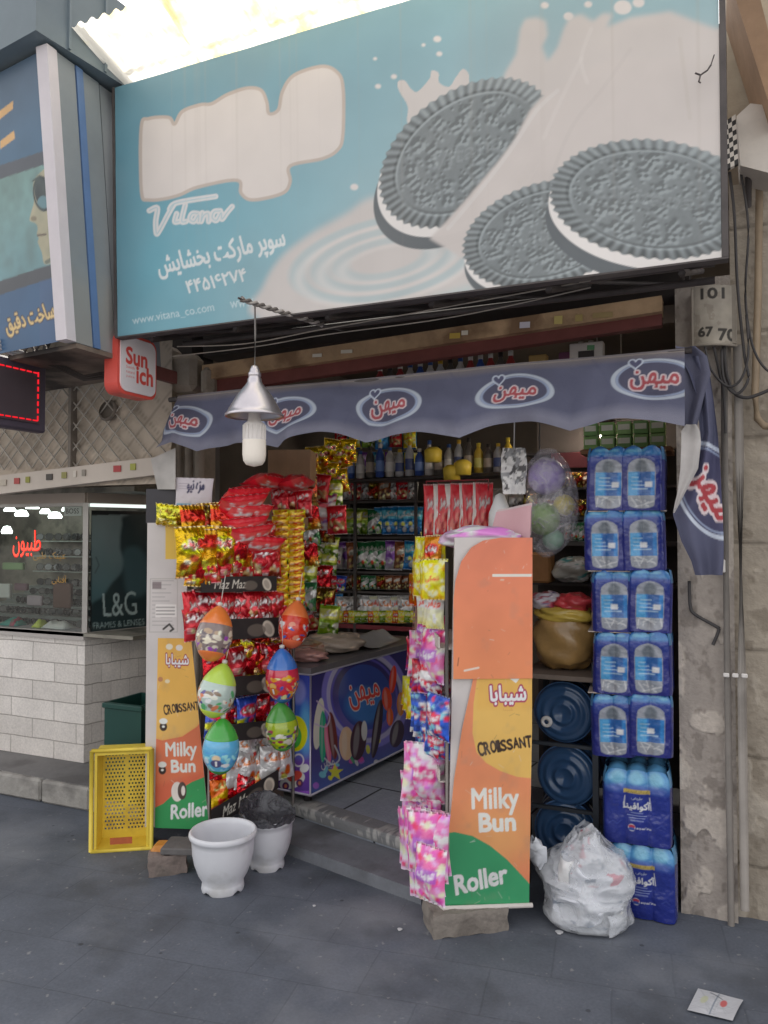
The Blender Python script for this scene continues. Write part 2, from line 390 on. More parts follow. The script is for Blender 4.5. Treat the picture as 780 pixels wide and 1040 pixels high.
def parent_matrix(o):
    if o.parent is not None: return parent_matrix(o.parent) @ Matrix.LocRotScale(o.location, o.rotation_euler, o.scale)
    return Matrix.LocRotScale(o.location, o.rotation_euler, o.scale)
def tag(o, label=None, cat=None, group=None, kind=None):
    if label: o['label'] = label
    if cat: o['category'] = cat
    if group: o['group'] = group
    if kind: o['kind'] = kind
    return o
def thing(name, label, cat, loc=(0, 0, 0), rz=0.0, group=None):
    o = bpy.data.objects.new(name, None); COL.objects.link(o); o.empty_display_size = 0.05
    o.location = [float(q) for q in loc]; o.rotation_euler = (0, 0, rz); o['_m'] = 1
    return tag(o, label, cat, group)
def struct(name, mb, mats, **k):
    o = mb.build(name, mats, **k); o['kind'] = 'structure'; return o
def single(name, mb, mats, label, cat, group=None, origin=None, rz=0.0):
    """a thing that is one mesh; verts in world space, origin moved to its base"""
    if origin is None:
        V = np.vstack(mb.v); origin = ((V[:, 0].min() + V[:, 0].max()) / 2, (V[:, 1].min() + V[:, 1].max()) / 2, V[:, 2].min())
    for k in range(len(mb.v)): mb.v[k] = mb.v[k] - np.array(origin, float)
    o = mb.build(name, mats); o.location = [float(q) for q in origin]; return tag(o, label, cat, group)
def dup(root, loc, rot=None, label=None, group=None, scale=None):
    r = root.copy(); COL.objects.link(r); r.location = [float(q) for q in loc]
    if rot is not None: r.rotation_euler = rot
    if scale is not None: r.scale = scale
    if label: r['label'] = label
    if group: r['group'] = group
    for ch in list(root.children):
        c = ch.copy(); COL.objects.link(c); c.parent = r
        for g_ in list(ch.children):
            d = g_.copy(); COL.objects.link(d); d.parent = c
    return r
def plane_cv(P0, ex, ez, w, h, res, bg, ss=2, g=None, image_coords=True):
    """canvas on the flat print with corner P0 and edge directions ex, ez; draws in survey coordinates (pixels of the photograph on that plane)"""
    nx, ny = max(2, int(round(w / res))), max(2, int(round(h / res)))
    if not image_coords: return Cv(nx, ny, bg=bg, ss=ss, w=w, h=h, g=g)
    a = (np.arange(nx * ss) + .5) / (nx * ss) * w; b = (np.arange(ny * ss) + .5) / (ny * ss) * h
    A, B = np.meshgrid(a, b)
    Pt = np.array(P0, float) + A[..., None] * np.array(ex, float) + B[..., None] * np.array(ez, float)
    X, Y = proj(Pt); return Cv(nx, ny, X, Y, bg=bg, ss=ss, g=g)
def plane_pts(P0, ex, ez, w, h, nx, ny):
    A, B = np.meshgrid(np.linspace(0, w, nx), np.linspace(0, h, ny))
    return np.array(P0, float) + A[..., None] * np.array(ex, float) + B[..., None] * np.array(ez, float)
SKY_STRENGTH = 0.42
# ================================================================== WORLD, SUN, CAMERA
W = bpy.data.worlds.new("World"); SC.world = W; W.use_nodes = True
nt = W.node_tree; bg = nt.nodes['Background']; sky = nt.nodes.new('ShaderNodeTexSky'); sky.sky_type = 'NISHITA'
SUN_EL, SUN_AZ = R(60), R(-8)          # azimuth measured from +Y (behind the shops) towards +X
sky.sun_disc = False; sky.sun_elevation = SUN_EL; sky.sun_rotation = SUN_AZ; sky.air_density = 1.0; sky.dust_density = 3.0; sky.ozone_density = 1.0
hs = nt.nodes.new('ShaderNodeHueSaturation'); hs.inputs['Saturation'].default_value = 0.26; nt.links.new(sky.outputs['Color'], hs.inputs['Color']); tn = nt.nodes.new('ShaderNodeMixRGB'); tn.blend_type = 'MULTIPLY'; tn.inputs['Fac'].default_value = 1; tn.inputs['Color2'].default_value = (1.06, 1.0, .93, 1); nt.links.new(hs.outputs['Color'], tn.inputs['Color1']); nt.links.new(tn.outputs[0], bg.inputs['Color']); bg.inputs['Strength'].default_value = SKY_STRENGTH
sd = bpy.data.lights.new('sun', 'SUN'); sd.energy = 4.5; sd.angle = R(0.5); sd.color = (1.0, 0.95, 0.86)
so = bpy.data.objects.new('sun', sd); COL.objects.link(so)
sv = Vector((math.sin(SUN_AZ) * math.cos(SUN_EL), math.cos(SUN_AZ) * math.cos(SUN_EL), math.sin(SUN_EL)))
so.rotation_euler = sv.to_track_quat('Z', 'Y').to_euler(); so.location = sv * 20
cd = bpy.data.cameras.new('camera'); cd.sensor_fit = 'VERTICAL'; cd.sensor_height = 36; cd.lens = 36 * FPX / 1040; cd.clip_end = 600; cd.clip_start = 0.05
cam = bpy.data.objects.new('camera', cd); COL.objects.link(cam); cam.location = (0, 0, CAMH)
cam.rotation_euler = (R(90) + PITCH, 0, YAW); SC.camera = cam
SC.view_settings.view_transform = 'Standard'; SC.view_settings.look = 'None'; SC.view_settings.exposure = 0; SC.view_settings.gamma = 1
SC.cycles.max_bounces = 10; SC.cycles.transparent_max_bounces = 24; SC.cycles.use_denoising = True
SC.cycles.sample_clamp_indirect = 6.0

# ================================================================== GROUND
def mat_paving(name, c1, c2, mortar, bw, bh, rot, mort=0.012, bump=0.5, rough=0.62, gap=0.5, noise=0.35):
    m, nt, b = _nodes(name); N = nt.nodes; L = nt.links
    tc = N.new('ShaderNodeTexCoord'); mp = N.new('ShaderNodeMapping'); mp.inputs['Rotation'].default_value = (0, 0, rot)
    L.new(tc.outputs['Object'], mp.inputs['Vector'])
    wn = N.new('ShaderNodeTexNoise'); wn.inputs['Scale'].default_value = 3; wn.inputs['Detail'].default_value = 3; L.new(mp.outputs[0], wn.inputs['Vector'])
    av = N.new('ShaderNodeVectorMath'); av.operation = 'MULTIPLY_ADD'; av.inputs[1].default_value = (0.02, 0.02, 0); L.new(wn.outputs['Color'], av.inputs[0]); L.new(mp.outputs[0], av.inputs[2])
    br = N.new('ShaderNodeTexBrick'); br.inputs['Scale'].default_value = 1; br.inputs['Brick Width'].default_value = bw; br.inputs['Row Height'].default_value = bh
    br.inputs['Mortar Size'].default_value = mort; br.inputs['Mortar Smooth'].default_value = 0.4; br.offset = gap
    br.inputs['Color1'].default_value = tuple(c1) + (1,); br.inputs['Color2'].default_value = tuple(c2) + (1,); br.inputs['Mortar'].default_value = tuple(mortar) + (1,)
    L.new(av.outputs[0], br.inputs['Vector'])
    n = N.new('ShaderNodeTexNoise'); n.inputs['Scale'].default_value = 2.2; n.inputs['Detail'].default_value = 10; n.inputs['Roughness'].default_value = 0.7; L.new(tc.outputs['Object'], n.inputs['Vector'])
    rp = N.new('ShaderNodeMapRange'); rp.inputs['From Min'].default_value = 0.3; rp.inputs['From Max'].default_value = 0.7; rp.inputs['To Min'].default_value = 1 - noise; rp.inputs['To Max'].default_value = 1 + noise
    L.new(n.outputs['Fac'], rp.inputs['Value'])
    n2 = N.new('ShaderNodeTexNoise'); n2.inputs['Scale'].default_value = 90; n2.inputs['Detail'].default_value = 4; L.new(tc.outputs['Object'], n2.inputs['Vector'])
    r2 = N.new('ShaderNodeMapRange'); r2.inputs['To Min'].default_value = 0.75; r2.inputs['To Max'].default_value = 1.25; L.new(n2.outputs['Fac'], r2.inputs['Value'])
    mu = N.new('ShaderNodeMath'); mu.operation = 'MULTIPLY'; L.new(rp.outputs[0], mu.inputs[0]); L.new(r2.outputs[0], mu.inputs[1])
    mx = N.new('ShaderNodeVectorMath'); mx.operation = 'SCALE'; L.new(br.outputs['Color'], mx.inputs[0]); L.new(mu.outputs[0], mx.inputs['Scale'])
    if name == 'slate_paving':
        def lay(scale, lo, hi, col, amt, prev, detail=6, kind='noise'):
            if kind == 'noise': q = N.new('ShaderNodeTexNoise'); q.inputs['Detail'].default_value = detail; o_ = q.outputs['Fac']
            else: q = N.new('ShaderNodeTexVoronoi'); o_ = q.outputs['Distance']
            q.inputs['Scale'].default_value = scale; L.new(tc.outputs['Object'], q.inputs['Vector'])
            r_ = N.new('ShaderNodeMapRange'); r_.inputs['From Min'].default_value = lo; r_.inputs['From Max'].default_value = hi; r_.inputs['To Max'].default_value = amt; L.new(o_, r_.inputs['Value'])
            m_ = N.new('ShaderNodeMixRGB'); L.new(r_.outputs[0], m_.inputs['Fac']); L.new(prev, m_.inputs['Color1']); m_.inputs['Color2'].default_value = tuple(col) + (1,); return m_
        a1 = lay(1.3, .52, .70, lin('#8d8f92') * 1.2, .45, mx.outputs[0], 9); a2 = lay(2.7, .55, .68, lin('#3f4247') * 1.1, .55, a1.outputs[0], 8); a3 = lay(5.0, .055, .035, lin('#2e3034'), .6, a2.outputs[0], 2, 'vor'); a4 = lay(30, .66, .74, lin('#a8a8a6'), .45, a3.outputs[0], 3)
        mx = a4
    L.new(mx.outputs[0], b.inputs['Base Color']); b.inputs['Roughness'].default_value = rough; b.inputs['Specular IOR Level'].default_value = 0.35
    rr = N.new('ShaderNodeMapRange'); rr.inputs['To Min'].default_value = rough - 0.15; rr.inputs['To Max'].default_value = rough + 0.2; L.new(n.outputs['Fac'], rr.inputs['Value']); L.new(rr.outputs[0], b.inputs['Roughness'])
    ad = N.new('ShaderNodeMath'); ad.operation = 'MULTIPLY_ADD'; ad.inputs[1].default_value = 0.3; L.new(n2.outputs['Fac'], ad.inputs[0])
    iv = N.new('ShaderNodeMath'); iv.operation = 'SUBTRACT'; iv.inputs[0].default_value = 1; L.new(br.outputs['Fac'], iv.inputs[1]); L.new(iv.outputs[0], ad.inputs[2])
    bp = N.new('ShaderNodeBump'); bp.inputs['Strength'].default_value = bump; bp.inputs['Distance'].default_value = 0.008; L.new(ad.outputs[0], bp.inputs['Height']); L.new(bp.outputs[0], b.inputs['Normal'])
    MATS[name] = m; return m
pv = lin('#555a63') * GAIN
M_pave = mat_paving('slate_paving', pv * 0.96, pv * 1.04, pv * 0.86, 0.40, 0.27, R(-7), mort=0.004, bump=0.3, noise=0.28)
g = MB(); g.quad((-90, -2.2, 0), (90, -2.2, 0), (90, 90, 0), (-90, 90, 0)); struct('pavement', g, M_pave)
M_asph = mat('asphalt', (0.16, 0.155, 0.15), 0.9, var=0.2, scale=3, bump=0.3, bscale=200)
g = MB(); g.quad((-90, -90, -0.12), (90, -90, -0.12), (90, -2.2, -0.12), (-90, -2.2, -0.12)); struct('road', g, M_asph)
M_kerb = mat('kerb_stone', '#8f8b85', 0.85, var=0.25, scale=9, bump=0.5, stain=('#5d5a57', 4, 0.5, 0.7))
g = MB(); g.box((0, -2.26, -0.06), (180, 0.12, 0.119)); struct('road_kerb', g, M_kerb)
# shop floor, its chipped step and the lower ledge
M_conc = mat('worn_concrete', '#6c6f75', 0.85, var=0.25, scale=5, bump=0.5, stain=('#4d4d50', 3, 0.5, 0.7))
M_floor = mat_paving('shop_floor_slabs', lin('#6a6f78') * 1.6, lin('#767b83') * 1.6, lin('#3c3f44'), 0.55, 0.45, R(8), mort=0.008, bump=0.3, noise=0.25)
M_edge = mat('chipped_step_stone', '#9a9a98', 0.85, var=0.3, scale=16, bump=0.8, bscale=60, stain=('#5a5b5f', 14, 0.5, 0.9))
FZ = 0.115
def P3(px, py, z): return tuple(at_z(px, py, z))
a = P3(300, 817, FZ); b = P3(440, 862, FZ)
dirv = (np.array(b) - np.array(a)); dirv /= np.linalg.norm(dirv); nrm = np.array([dirv[1], -dirv[0], 0])
A0 = np.array(a) - dirv * 0.75; B0 = np.array(b) + dirv * 0.12
g = MB(); g.slab([A0, B0, (B0[0] + .05, 3.8, FZ), (-0.14, 3.8, FZ), (-0.14, 6.2, FZ), (-3.0, 6.2, FZ), (-3.0, 3.5, FZ)], (0, 0, -FZ)); struct('shop_floor', g, M_floor)
# ragged nosing
N_ = 260; prof = [(-0.10, 0.003), (-0.05, 0.004), (-0.02, 0.005), (0.002, 0.004), (0.010, -0.002), (0.013, -0.014), (0.012, -0.03), (0.010, -0.05)]
P = np.zeros((8, N_, 3)); nz = fnoise(8, N_, 14); nf = fnoise(8, N_, 3)
Cn = np.zeros((8, N_, 3))
for i in range(N_):
    q = A0 + (B0 - A0) * i / (N_ - 1)
    for j, (o_, dz) in enumerate(prof):
        chip = max(0, nz[j, i] - .52) * .05 * (1 if 2 <= j <= 6 else 0)
        P[j, i] = q + nrm * (o_ - chip) + np.array([0, 0, dz - chip * (.35 if j < 4 else 0) + .002 * nf[j, i]])
        Cn[j, i] = K('#767778') * (1 - .0) if (nz[j, i] * .6 + nf[j, i] * .4 < .46 or j < 1 or j > 6) else K('#a09f9b') * (.65 + .6 * nf[j, i])
g = MB(); g.grid(P, Cn, smooth=False); struct('doorstep_edge', g, matvc('doorstep_stone', .9, bump=.4, bscale=80))
g = MB(); g.slab([A0 + nrm * .002, B0 + nrm * .002, B0 + nrm * .25, A0 + nrm * .27], (0, 0, -0.056)); 
for k in range(len(g.v)): g.v[k] = g.v[k] + np.array([0, 0, 0.054 - FZ])
struct('lower_ledge', g, M_conc)

# ================================================================== SHOP SHELL (building)
M_plaster = mat('worn_plaster', '#a89c90', 0.9, var=0.18, scale=4, bump=0.6, bscale=25, stain=('#7d7268', 2.2, 0.5, 0.8))
M_plaster2 = mat('yellowish_stone', '#9c8e79', 0.9, var=0.22, scale=3, bump=0.6, bscale=18, stain=('#6f6252', 1.8, 0.5, 0.8))
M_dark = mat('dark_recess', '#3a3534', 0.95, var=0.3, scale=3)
M_int = mat('interior_wall', '#6f675f', 0.9, var=0.2, scale=2)
M_ceil = mat('interior_ceiling', '#6a5f55', 0.9, var=0.2, scale=2)
bld = thing('shop_building', 'worn stone and plaster shop building around the open supermarket front', 'building', (-1.4, 3.3, 0))
def wobble_wall(x0, x1, z0, z1, Y, nx, nz, amp, cell, seedcol=None):
    n = fnoise(nz, nx, cell); P = plane_pts((x0, Y, z0), (1, 0, 0), (0, 0, 1), x1 - x0, z1 - z0, nx, nz); P[..., 1] -= (n - .5) * amp; return P
def old_wall(x0, x1, z0, z1, Y, nx, nz, base, pale, dark, joints=None):
    P = plane_pts((x0, Y, z0), (1, 0, 0), (0, 0, 1), x1 - x0, z1 - z0, nx, nz); zz = P[..., 2]
    n1, n2, n3, n4 = fnoise(nz, nx, 26, 4), fnoise(nz, nx, 9, 3), fnoise(nz, nx, 3, 2), fnoise(nz, nx, 40, 2)
    C_ = np.broadcast_to(K(base), P.shape) * (.80 + .28 * n1 + .14 * n3)[..., None]
    low = np.clip((1.1 - zz) / .7, 0, 1); pal = np.clip((n1 - .60 + .10 * low) / .06, 0, 1); dk = np.clip((n2 - .62 + .08 * low) / .14, 0, 1) * (1 - pal) * .9
    C_ = C_ * (1 - .75 * pal[..., None]) + K(pale) * (.85 + .3 * n3[..., None]) * .75 * pal[..., None]
    C_ = C_ * (1 - .55 * dk[..., None]) + K(dark) * .55 * dk[..., None]
    C_ = C_ * (1 - .35 * np.clip((n4 - .5) * 3, 0, 1) * np.clip((.5 - zz) / .5, 0, 1))[..., None]
    P[..., 1] -= .005 * pal + .003 * n2 - .003 * dk + .0012 * n3
    if joints:
        for k, z_ in enumerate(np.arange(z0 + .2, z1, joints)): w_ = np.exp(-((zz - z_ - .02 * (n1 - .5)) / .008) ** 2); P[..., 1] += .006 * w_; C_ = C_ * (1 - .25 * w_[..., None])
    mb = MB(); mb.grid(P, C_, smooth=False); return mb
M_wallvc = matvc('weathered_wall', .92, spec=.2, bump=.5, bscale=60, grime=.15, gscale=14)
g = old_wall(-0.15, 0.055, 0, 2.52, 3.3, 60, 520, '#9e948b', '#bbb0a4', '#6f665e'); g.quad((-0.15, 3.95, 0), (-0.15, 3.296, 0), (-0.15, 3.296, 2.52), (-0.15, 3.95, 2.52), 0, '#8d8175'); g.build('right_pier', M_wallvc, bld)
g = old_wall(0.055, 1.0, 0, 2.9, 3.36, 160, 420, '#9d9283', '#b0a698', '#756a5b', joints=.42); g.build('side_wall', M_wallvc, bld)
g = MB(); g.quad((1.0, 3.36, 0), (6, 3.36, 0), (6, 3.36, 2.9), (1, 3.36, 2.9)); g.build('side_wall', M_plaster2, bld)
# upper walls: the right one is carried up beyond view to keep the street in shade
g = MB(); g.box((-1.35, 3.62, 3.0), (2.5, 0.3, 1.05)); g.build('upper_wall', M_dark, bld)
g = MB(); g.box((3.2, 4.0, 4.95), (6.29, 1.2, 4.1), m=0); g.build('side_wall_upper', M_plaster2, bld)
g = MB(); g.box((-1.4, 4.9, 3.58), (3.4, 2.9, 0.1)); g.box((-4.70, 4.6, 3.56), (3.3, 3.6, .1)); g.build('roof', M_conc, bld)  # left slab is unseen, added to block a sun streak on the pavement
g = MB(); g.box((-4.4, 3.6, 2.98), (3.4, .2, 1.0)); g.build('left_shade_wall', M_dark, bld)  # unseen wall added behind the left sign to shade the pavement
g = MB(); g.box((-1.58, 6.15, 1.7), (3.1, 0.1, 3.5)); g.box((-2.95, 5.1, 1.7), (0.1, 2.1, 3.5)); g.box((0.02, 4.95, 1.5), (0.3, 2.1, 3.0)); g.build('interior_wall', M_int, bld)
g = MB(); g.box((-1.4, 4.85, 2.85), (3.2, 2.6, 0.06)); g.build('interior_ceiling', M_ceil, bld)
g = MB(); M_post = mat('grey_stone', '#8d8377', .9, var=.25, scale=6, bump=.6)
g.box((-2.63, 3.42, 1.2), (0.22, 0.16, 2.4), m=0, bev=.02)
for (px, py, w_, h_) in ((190, 380, .16, .2), (214, 388, .08, .16), (176, 372, .06, .2)):
    q = at_y(px, py, 3.3); g.box(q, (w_, .12, h_), m=0, bev=.03, rz=.1)
for px, r_ in ((182, .018), (192, .022), (203, .026)): 
    t_ = at_y(px, 430, 3.26); b_ = at_y(px, 520, 3.26); g.tube([t_, (b_[0], b_[1], .5)], r_, 10, m=0)
g.build('left_pier', M_post, bld)
# timber lintel with stickers, red board under it, shelf of bottles behind
lint = thing('timber_lintel', 'long brown timber lintel with stickers above the blue awning', 'lintel', (-1.4, 3.28, 2.3))
def strip(p0, p1, p2, p3, Y, th, mb, m=0, col=None): mb.slab([at_y(*p0, Y), at_y(*p1, Y), at_y(*p2, Y), at_y(*p3, Y)], (0, th, 0), m, col)
g = MB(); strip((205, 386), (672, 316), (672, 300), (205, 371), 3.26, .1, g); g.build('beam', mat('old_timber', '#a88a68', .8, var=.35, scale=3, bump=.4, bscale=30, stain=('#6b4e36', 5, .5, .7)), lint)
g = MB(); strip((205, 400), (672, 330), (672, 317), (205, 387), 3.3, .05, g); g.build('red_board', mat('dark_red_paint', '#6d3a36', .7, var=.25, scale=4), lint)
g = MB()
for (px, py, w_, h_, c_) in ((462, 341, .05, .024, '#c2a33a'), (472, 338, .03, .02, '#d8d0c0'), (533, 330, .045, .026, '#cfcbd6'), (567, 325, .034, .034, '#c9b768'), (588, 323, .03, .028, '#b09a5a'), (612, 320, .08, .022, '#a8915e'), (352, 357, .06, .016, '#c9c3b5'), (322, 361, .05, .016, '#cfc9bd'), (600, 353, .03, .02, '#3b6b46')):
    q = at_y(px, py, 3.255); g.box(q, (w_, .003, h_), ry=.05, col=c_)
g.build('sticker', matvc('sticker_print', .6), lint)

# ================================================================== BILLBOARD
BBY, BX0, BX1, BZ0, BZ1, BT = 2.6, -2.405, 0.02, 2.362, 3.455, -0.03
bill = thing('shop_sign', 'huge faded teal billboard with dark sandwich biscuits and milk over the shop', 'billboard', (-1.2, 2.6, 2.36))
BW, BH = BX1 - BX0, math.hypot(BZ1 - BZ0, BT); ez = np.array([0, BT, BZ1 - BZ0]) / BH
cv = plane_cv((BX0, BBY, BZ0), (1, 0, 0), ez, BW, BH, 0.0038, '#79b3c2')
X, Y = cv.X, cv.Y
def mixc(a, b, t): return K(a)[None, None] * (1 - t[..., None]) + K(b)[None, None] * t[..., None]
t = np.clip((X - 120) / 420, 0, 1); tv = np.clip((Y + .28 * (X - 120) - 95) / 250, 0, 1)
left = mixc('#6290a2', '#4f9db0', np.clip(tv * 1.5, 0, 1)); right = mixc('#7fa9b4', '#b4c4c4', tv)
cv.img = ((left * (1 - t[..., None]) + right * t[..., None]) * .93).astype(np.float32)
cv.img = cv.img * (1 - 0.0 * t[..., None])
edge = np.clip((X - 120) / 30, 0, 1); cv.blend(cv.all(), (1 - edge) * .5, '#4d8496')
# pool of milk, rings
MILK = '#c4bbb6'
cv.poly([(262, 322), (268, 290), (285, 262), (315, 238), (350, 218), (380, 200), (430, 205), (520, 240), (740, 260), (740, 300), (400, 330)], MILK, .95, True, blur=6)
for rx_, ry_, a_ in ((92, 38, .5), (70, 27, .45), (48, 17, .4)):
    cv.ell(392, 262, rx_, ry_, '#8fb4bb', rot=-.22, a=a_, soft=3, ring=7); cv.ell(394, 267, rx_, ry_, '#d6cfca', rot=-.22, a=a_, soft=3, ring=4)
cv.poly([(330, 330), (480, 288), (480, 302), (330, 335)], '#9fb9bb', .6, blur=6)
# cookies
def cookie(cx, cy, a, b, rot, tdir, dark='#5f6668', thick=(4, 16), txt='Vitana', trot=0.0, seed=1):
    rg = np.random.default_rng(seed)
    ox, oy = thick
    cv.ell(cx + ox * 1.25, cy + oy * 1.35, a * .985, b * .985, '#565c60', rot); 
    # lower biscuit ridges
    cv.ell(cx + ox * .55, cy + oy * .6, a * .99, b * .99, '#d9d3cf', rot)
    R_ = a * 1.1; sl = cv._crop(cx - R_, cx + R_, cy - R_, cy + R_)
    dx, dy = X[sl] - cx, Y[sl] - cy; ca, sa = math.cos(rot), math.sin(rot); u = (dx * ca + dy * sa) / a; v = (-dx * sa + dy * ca) / b
    r = np.hypot(u, v); th = np.arctan2(v, u); m = np.clip((1 + .016 * np.cos(th * 52) - r) * b / 1.0 + .5, 0, 1)
    base = np.broadcast_to(K('#737a7c'), r.shape + (3,)).copy()
    # rim ridges
    rid = np.cos(th * 52); lightdir = -np.sin(th + rot - .5)
    sh = 1 + .38 * rid * np.clip((r - .80) / .05, 0, 1) + .22 * lightdir * np.clip((r - .8) / .1, 0, 1)
    sh = np.where(r > .8, sh * (1.04 - .25 * np.clip((v + .1), 0, 1) * np.clip((r - .88) / .1, 0, 1)), sh)
    H = np.zeros(r.shape)
    H += .8 * np.exp(-((r - .82) / .02) ** 2)
    for k in range(34):
        if k < 17: an, rr = k / 17 * 2 * PI + .1 * rg.normal(), .64 + .03 * rg.normal()
        elif k < 29: an, rr = (k - 17) / 12 * 2 * PI + .12 * rg.normal(), .42 + .03 * rg.normal()
        else: an, rr = (k - 29) / 5 * 2 * PI, .2
        uu, vv = rr * math.cos(an), rr * math.sin(an)
        if abs(vv) < .16 and abs(uu) < .52: continue
        ph_ = rg.random() * PI
        for pet in range(4):
            pu, pv_ = uu + .040 * math.cos(pet * PI / 2 + ph_), vv + .058 * math.sin(pet * PI / 2 + ph_)
            H += 1.2 * np.exp(-(((u - pu) / .026) ** 2 + ((v - pv_) / .036) ** 2))
        H -= .9 * np.exp(-(((u - uu) / .016) ** 2 + ((v - vv) / .022) ** 2))
    for k in range(260):
        an = rg.random() * 2 * PI; rr = .78 * math.sqrt(rg.random()); uu, vv = rr * math.cos(an), rr * math.sin(an); w_ = .012 + .016 * rg.random()
        H += (.35 + .35 * rg.random()) * np.exp(-(((u - uu) / w_) ** 2 + ((v - vv) / (w_ * 1.4)) ** 2))
    gy, gx = np.gradient(H)
    sh = sh + np.clip((-(gx) * .6 + (gy) * .8) * 4.6, -.36, .55)
    sh = sh * (0.90 + .14 * fnoise(r.shape[0], r.shape[1], 18) + .16 * (fnoise(r.shape[0], r.shape[1], 3, 2) - .3))
    cv.img[sl] = cv.img[sl] * (1 - m[..., None]) + np.clip(base * sh[..., None], 0, .8) * m[..., None]
    cv.text(txt, cx + 1.0, cy - 1.0, '#a3aaab', w=a * .74, h=b * .26, rot=trot, shear=.3, flipy=True, bold=1, a=.22)
    cv.text(txt, cx - .6, cy + .9, '#60676a', w=a * .74, h=b * .26, rot=trot, shear=.3, flipy=True, a=.3)
# splash crowns behind the first biscuit
cv.poly([(418, 130), (414, 108), (405, 92), (404, 83), (411, 82), (417, 90), (424, 93), (436, 80), (438, 72), (445, 74), (446, 84), (456, 88), (463, 78), (470, 70), (476, 76), (478, 92), (500, 100), (470, 140)], MILK, .95, True)
cv.poly([(505, 110), (512, 75), (524, 55), (528, 30), (533, 20), (545, 18), (554, 22), (556, 36), (550, 48), (556, 62), (566, 48), (572, 30), (578, 18), (590, 15), (602, 22), (612, 14), (622, 15), (616, 28), (640, 18), (680, 12), (728, 30), (742, 10), (742, 300), (520, 300), (480, 200)], MILK, .97, False, blur=3)
for (x_, y_, r_) in ((553, 6, 4), (577, 17, 5), (632, 8, 9), (648, 3, 6), (446, 55, 3), (444, 40, 4), (400, 78, 3), (384, 88, 3), (381, 60, 2), (597, 5, 4), (360, 190, 4), (430, 46, 2)):
    cv.ell(x_, y_, r_, r_ * .8, '#cdc6c2', soft=1.5)
cookie(473, 155, 98, 62, -.62, 0, thick=(-6, 17), trot=-.34, seed=3)
# milk flowing over the biscuit
cv.poly([(564, 88), (552, 96), (538, 112), (522, 142), (505, 165), (488, 185), (470, 206), (450, 228), (436, 242), (470, 262), (560, 200), (740, 130), (742, 60), (620, 60)], MILK, .98, False, blur=2)
for pts, c_ in ((((566, 92), (545, 112), (520, 150), (490, 190), (455, 232)), '#e0dad6'), (((640, 50), (612, 90), (580, 130), (556, 190)), '#b4aca8'), (((590, 60), (570, 100), (552, 140)), '#d4cdc9'), (((690, 40), (700, 120)), '#b3a99c'), (((600, 30), (590, 60), (596, 84)), '#d6d0cc')):
    cv.stroke(pts, 4, c_, .22, smooth=True)
cookie(556, 237, 88, 52, -.28, 0, thick=(0, 13), trot=-.3, seed=5)
cookie(664, 202, 106, 60, .10, 0, thick=(-5, 19), trot=.12, seed=8)
# blank logo patch, script name, Persian name, phone, address line
def Z1(pts): return [(120 + x * .3974, 50 + y * .3974) for x, y in pts]
logo = Z1([(60, 200), (80, 178), (130, 175), (145, 192), (165, 160), (210, 143), (240, 140), (280, 116), (330, 100), (365, 105), (380, 135), (386, 165), (410, 155), (420, 110), (450, 68), (520, 45), (560, 60), (575, 100), (574, 220), (560, 258), (520, 280), (440, 298), (440, 338), (420, 368), (345, 385), (315, 368), (305, 335), (205, 352), (150, 375), (80, 385), (60, 362)])
cv.poly(logo, '#cec5bf', 1, True); cv.stroke(logo, 3.4, '#b6a79c', smooth=True, closed=True)
V1 = [[(80, 412), (100, 405), (96, 440), (98, 470), (106, 462), (126, 425), (142, 398)], [(150, 420), (145, 440), (156, 440)], [(172, 398), (163, 438), (174, 440)], [(132, 408), (152, 392), (250, 376)], [(205, 420), (190, 420), (184, 434), (195, 440), (206, 424), (206, 440)], [(216, 418), (213, 440), (219, 425), (231, 420), (232, 440)], [(262, 413), (246, 415), (241, 430), (252, 437), (264, 418), (266, 434), (280, 416), (292, 402)]]
for s_ in V1: cv.stroke(Z1(s_), 5.6, '#c9c8c7', smooth=True)
for s_ in V1: cv.stroke(Z1(s_), 1.0, '#8fb3bd', .8, smooth=True)
cv.text('سوپر مارکت بخشایش', 225, 258, '#cbd0d0', w=132, h=27, rot=-.225, flipy=True, bold=1.5)
cv.text('۴۴۵۱۶۲۷۴', 220, 285, '#cbd0d0', w=62, h=13, rot=-.21, flipy=True, bold=1)
cv.text('www.vitana_co.com', 176, 319, '#bfd0d3', w=84, h=9, rot=-.17, flipy=True, bold=.6, a=.85)
cv.text('www', 246, 308, '#bfd0d3', w=24, h=7, rot=-.15, flipy=True, bold=.6, a=.8)
cv.img *= (0.93 + .14 * fnoise(*X.shape, 90))[..., None]
st = fnoise(1, X.shape[1], 9)[0]; cv.blend(cv.all(), np.clip((st[None, :] - .68) * 2, 0, 1) * np.clip((60 - Y + 250) / 300, 0, 1) * .5, '#a09384')
cv.blend(cv.all(), np.clip((fnoise(*X.shape, 240) - .45) * 1.5, 0, 1) * .25, '#a7a09b'); cv.blend(cv.all(), np.full(X.shape, .06), '#a3a3a2')  # last blend lays an even grey haze veil over the whole print
col = cv.final(); M_bill = matvc('faded_hazed_vinyl', .42, spec=.35, grime=.08, gscale=2)
g = MB(); Pb = plane_pts((BX0, BBY, BZ0), (1, 0, 0), ez, BW, BH, cv.nx, cv.ny)
Pb[..., 1] += 0.006 * (fnoise(cv.ny, cv.nx, 60) - .5)
g.grid(Pb, col); g.build('printed_face', M_bill, bill)
M_frame = mat('dark_sign_steel', '#4b4544', .6, var=.3, scale=8)
g = MB()
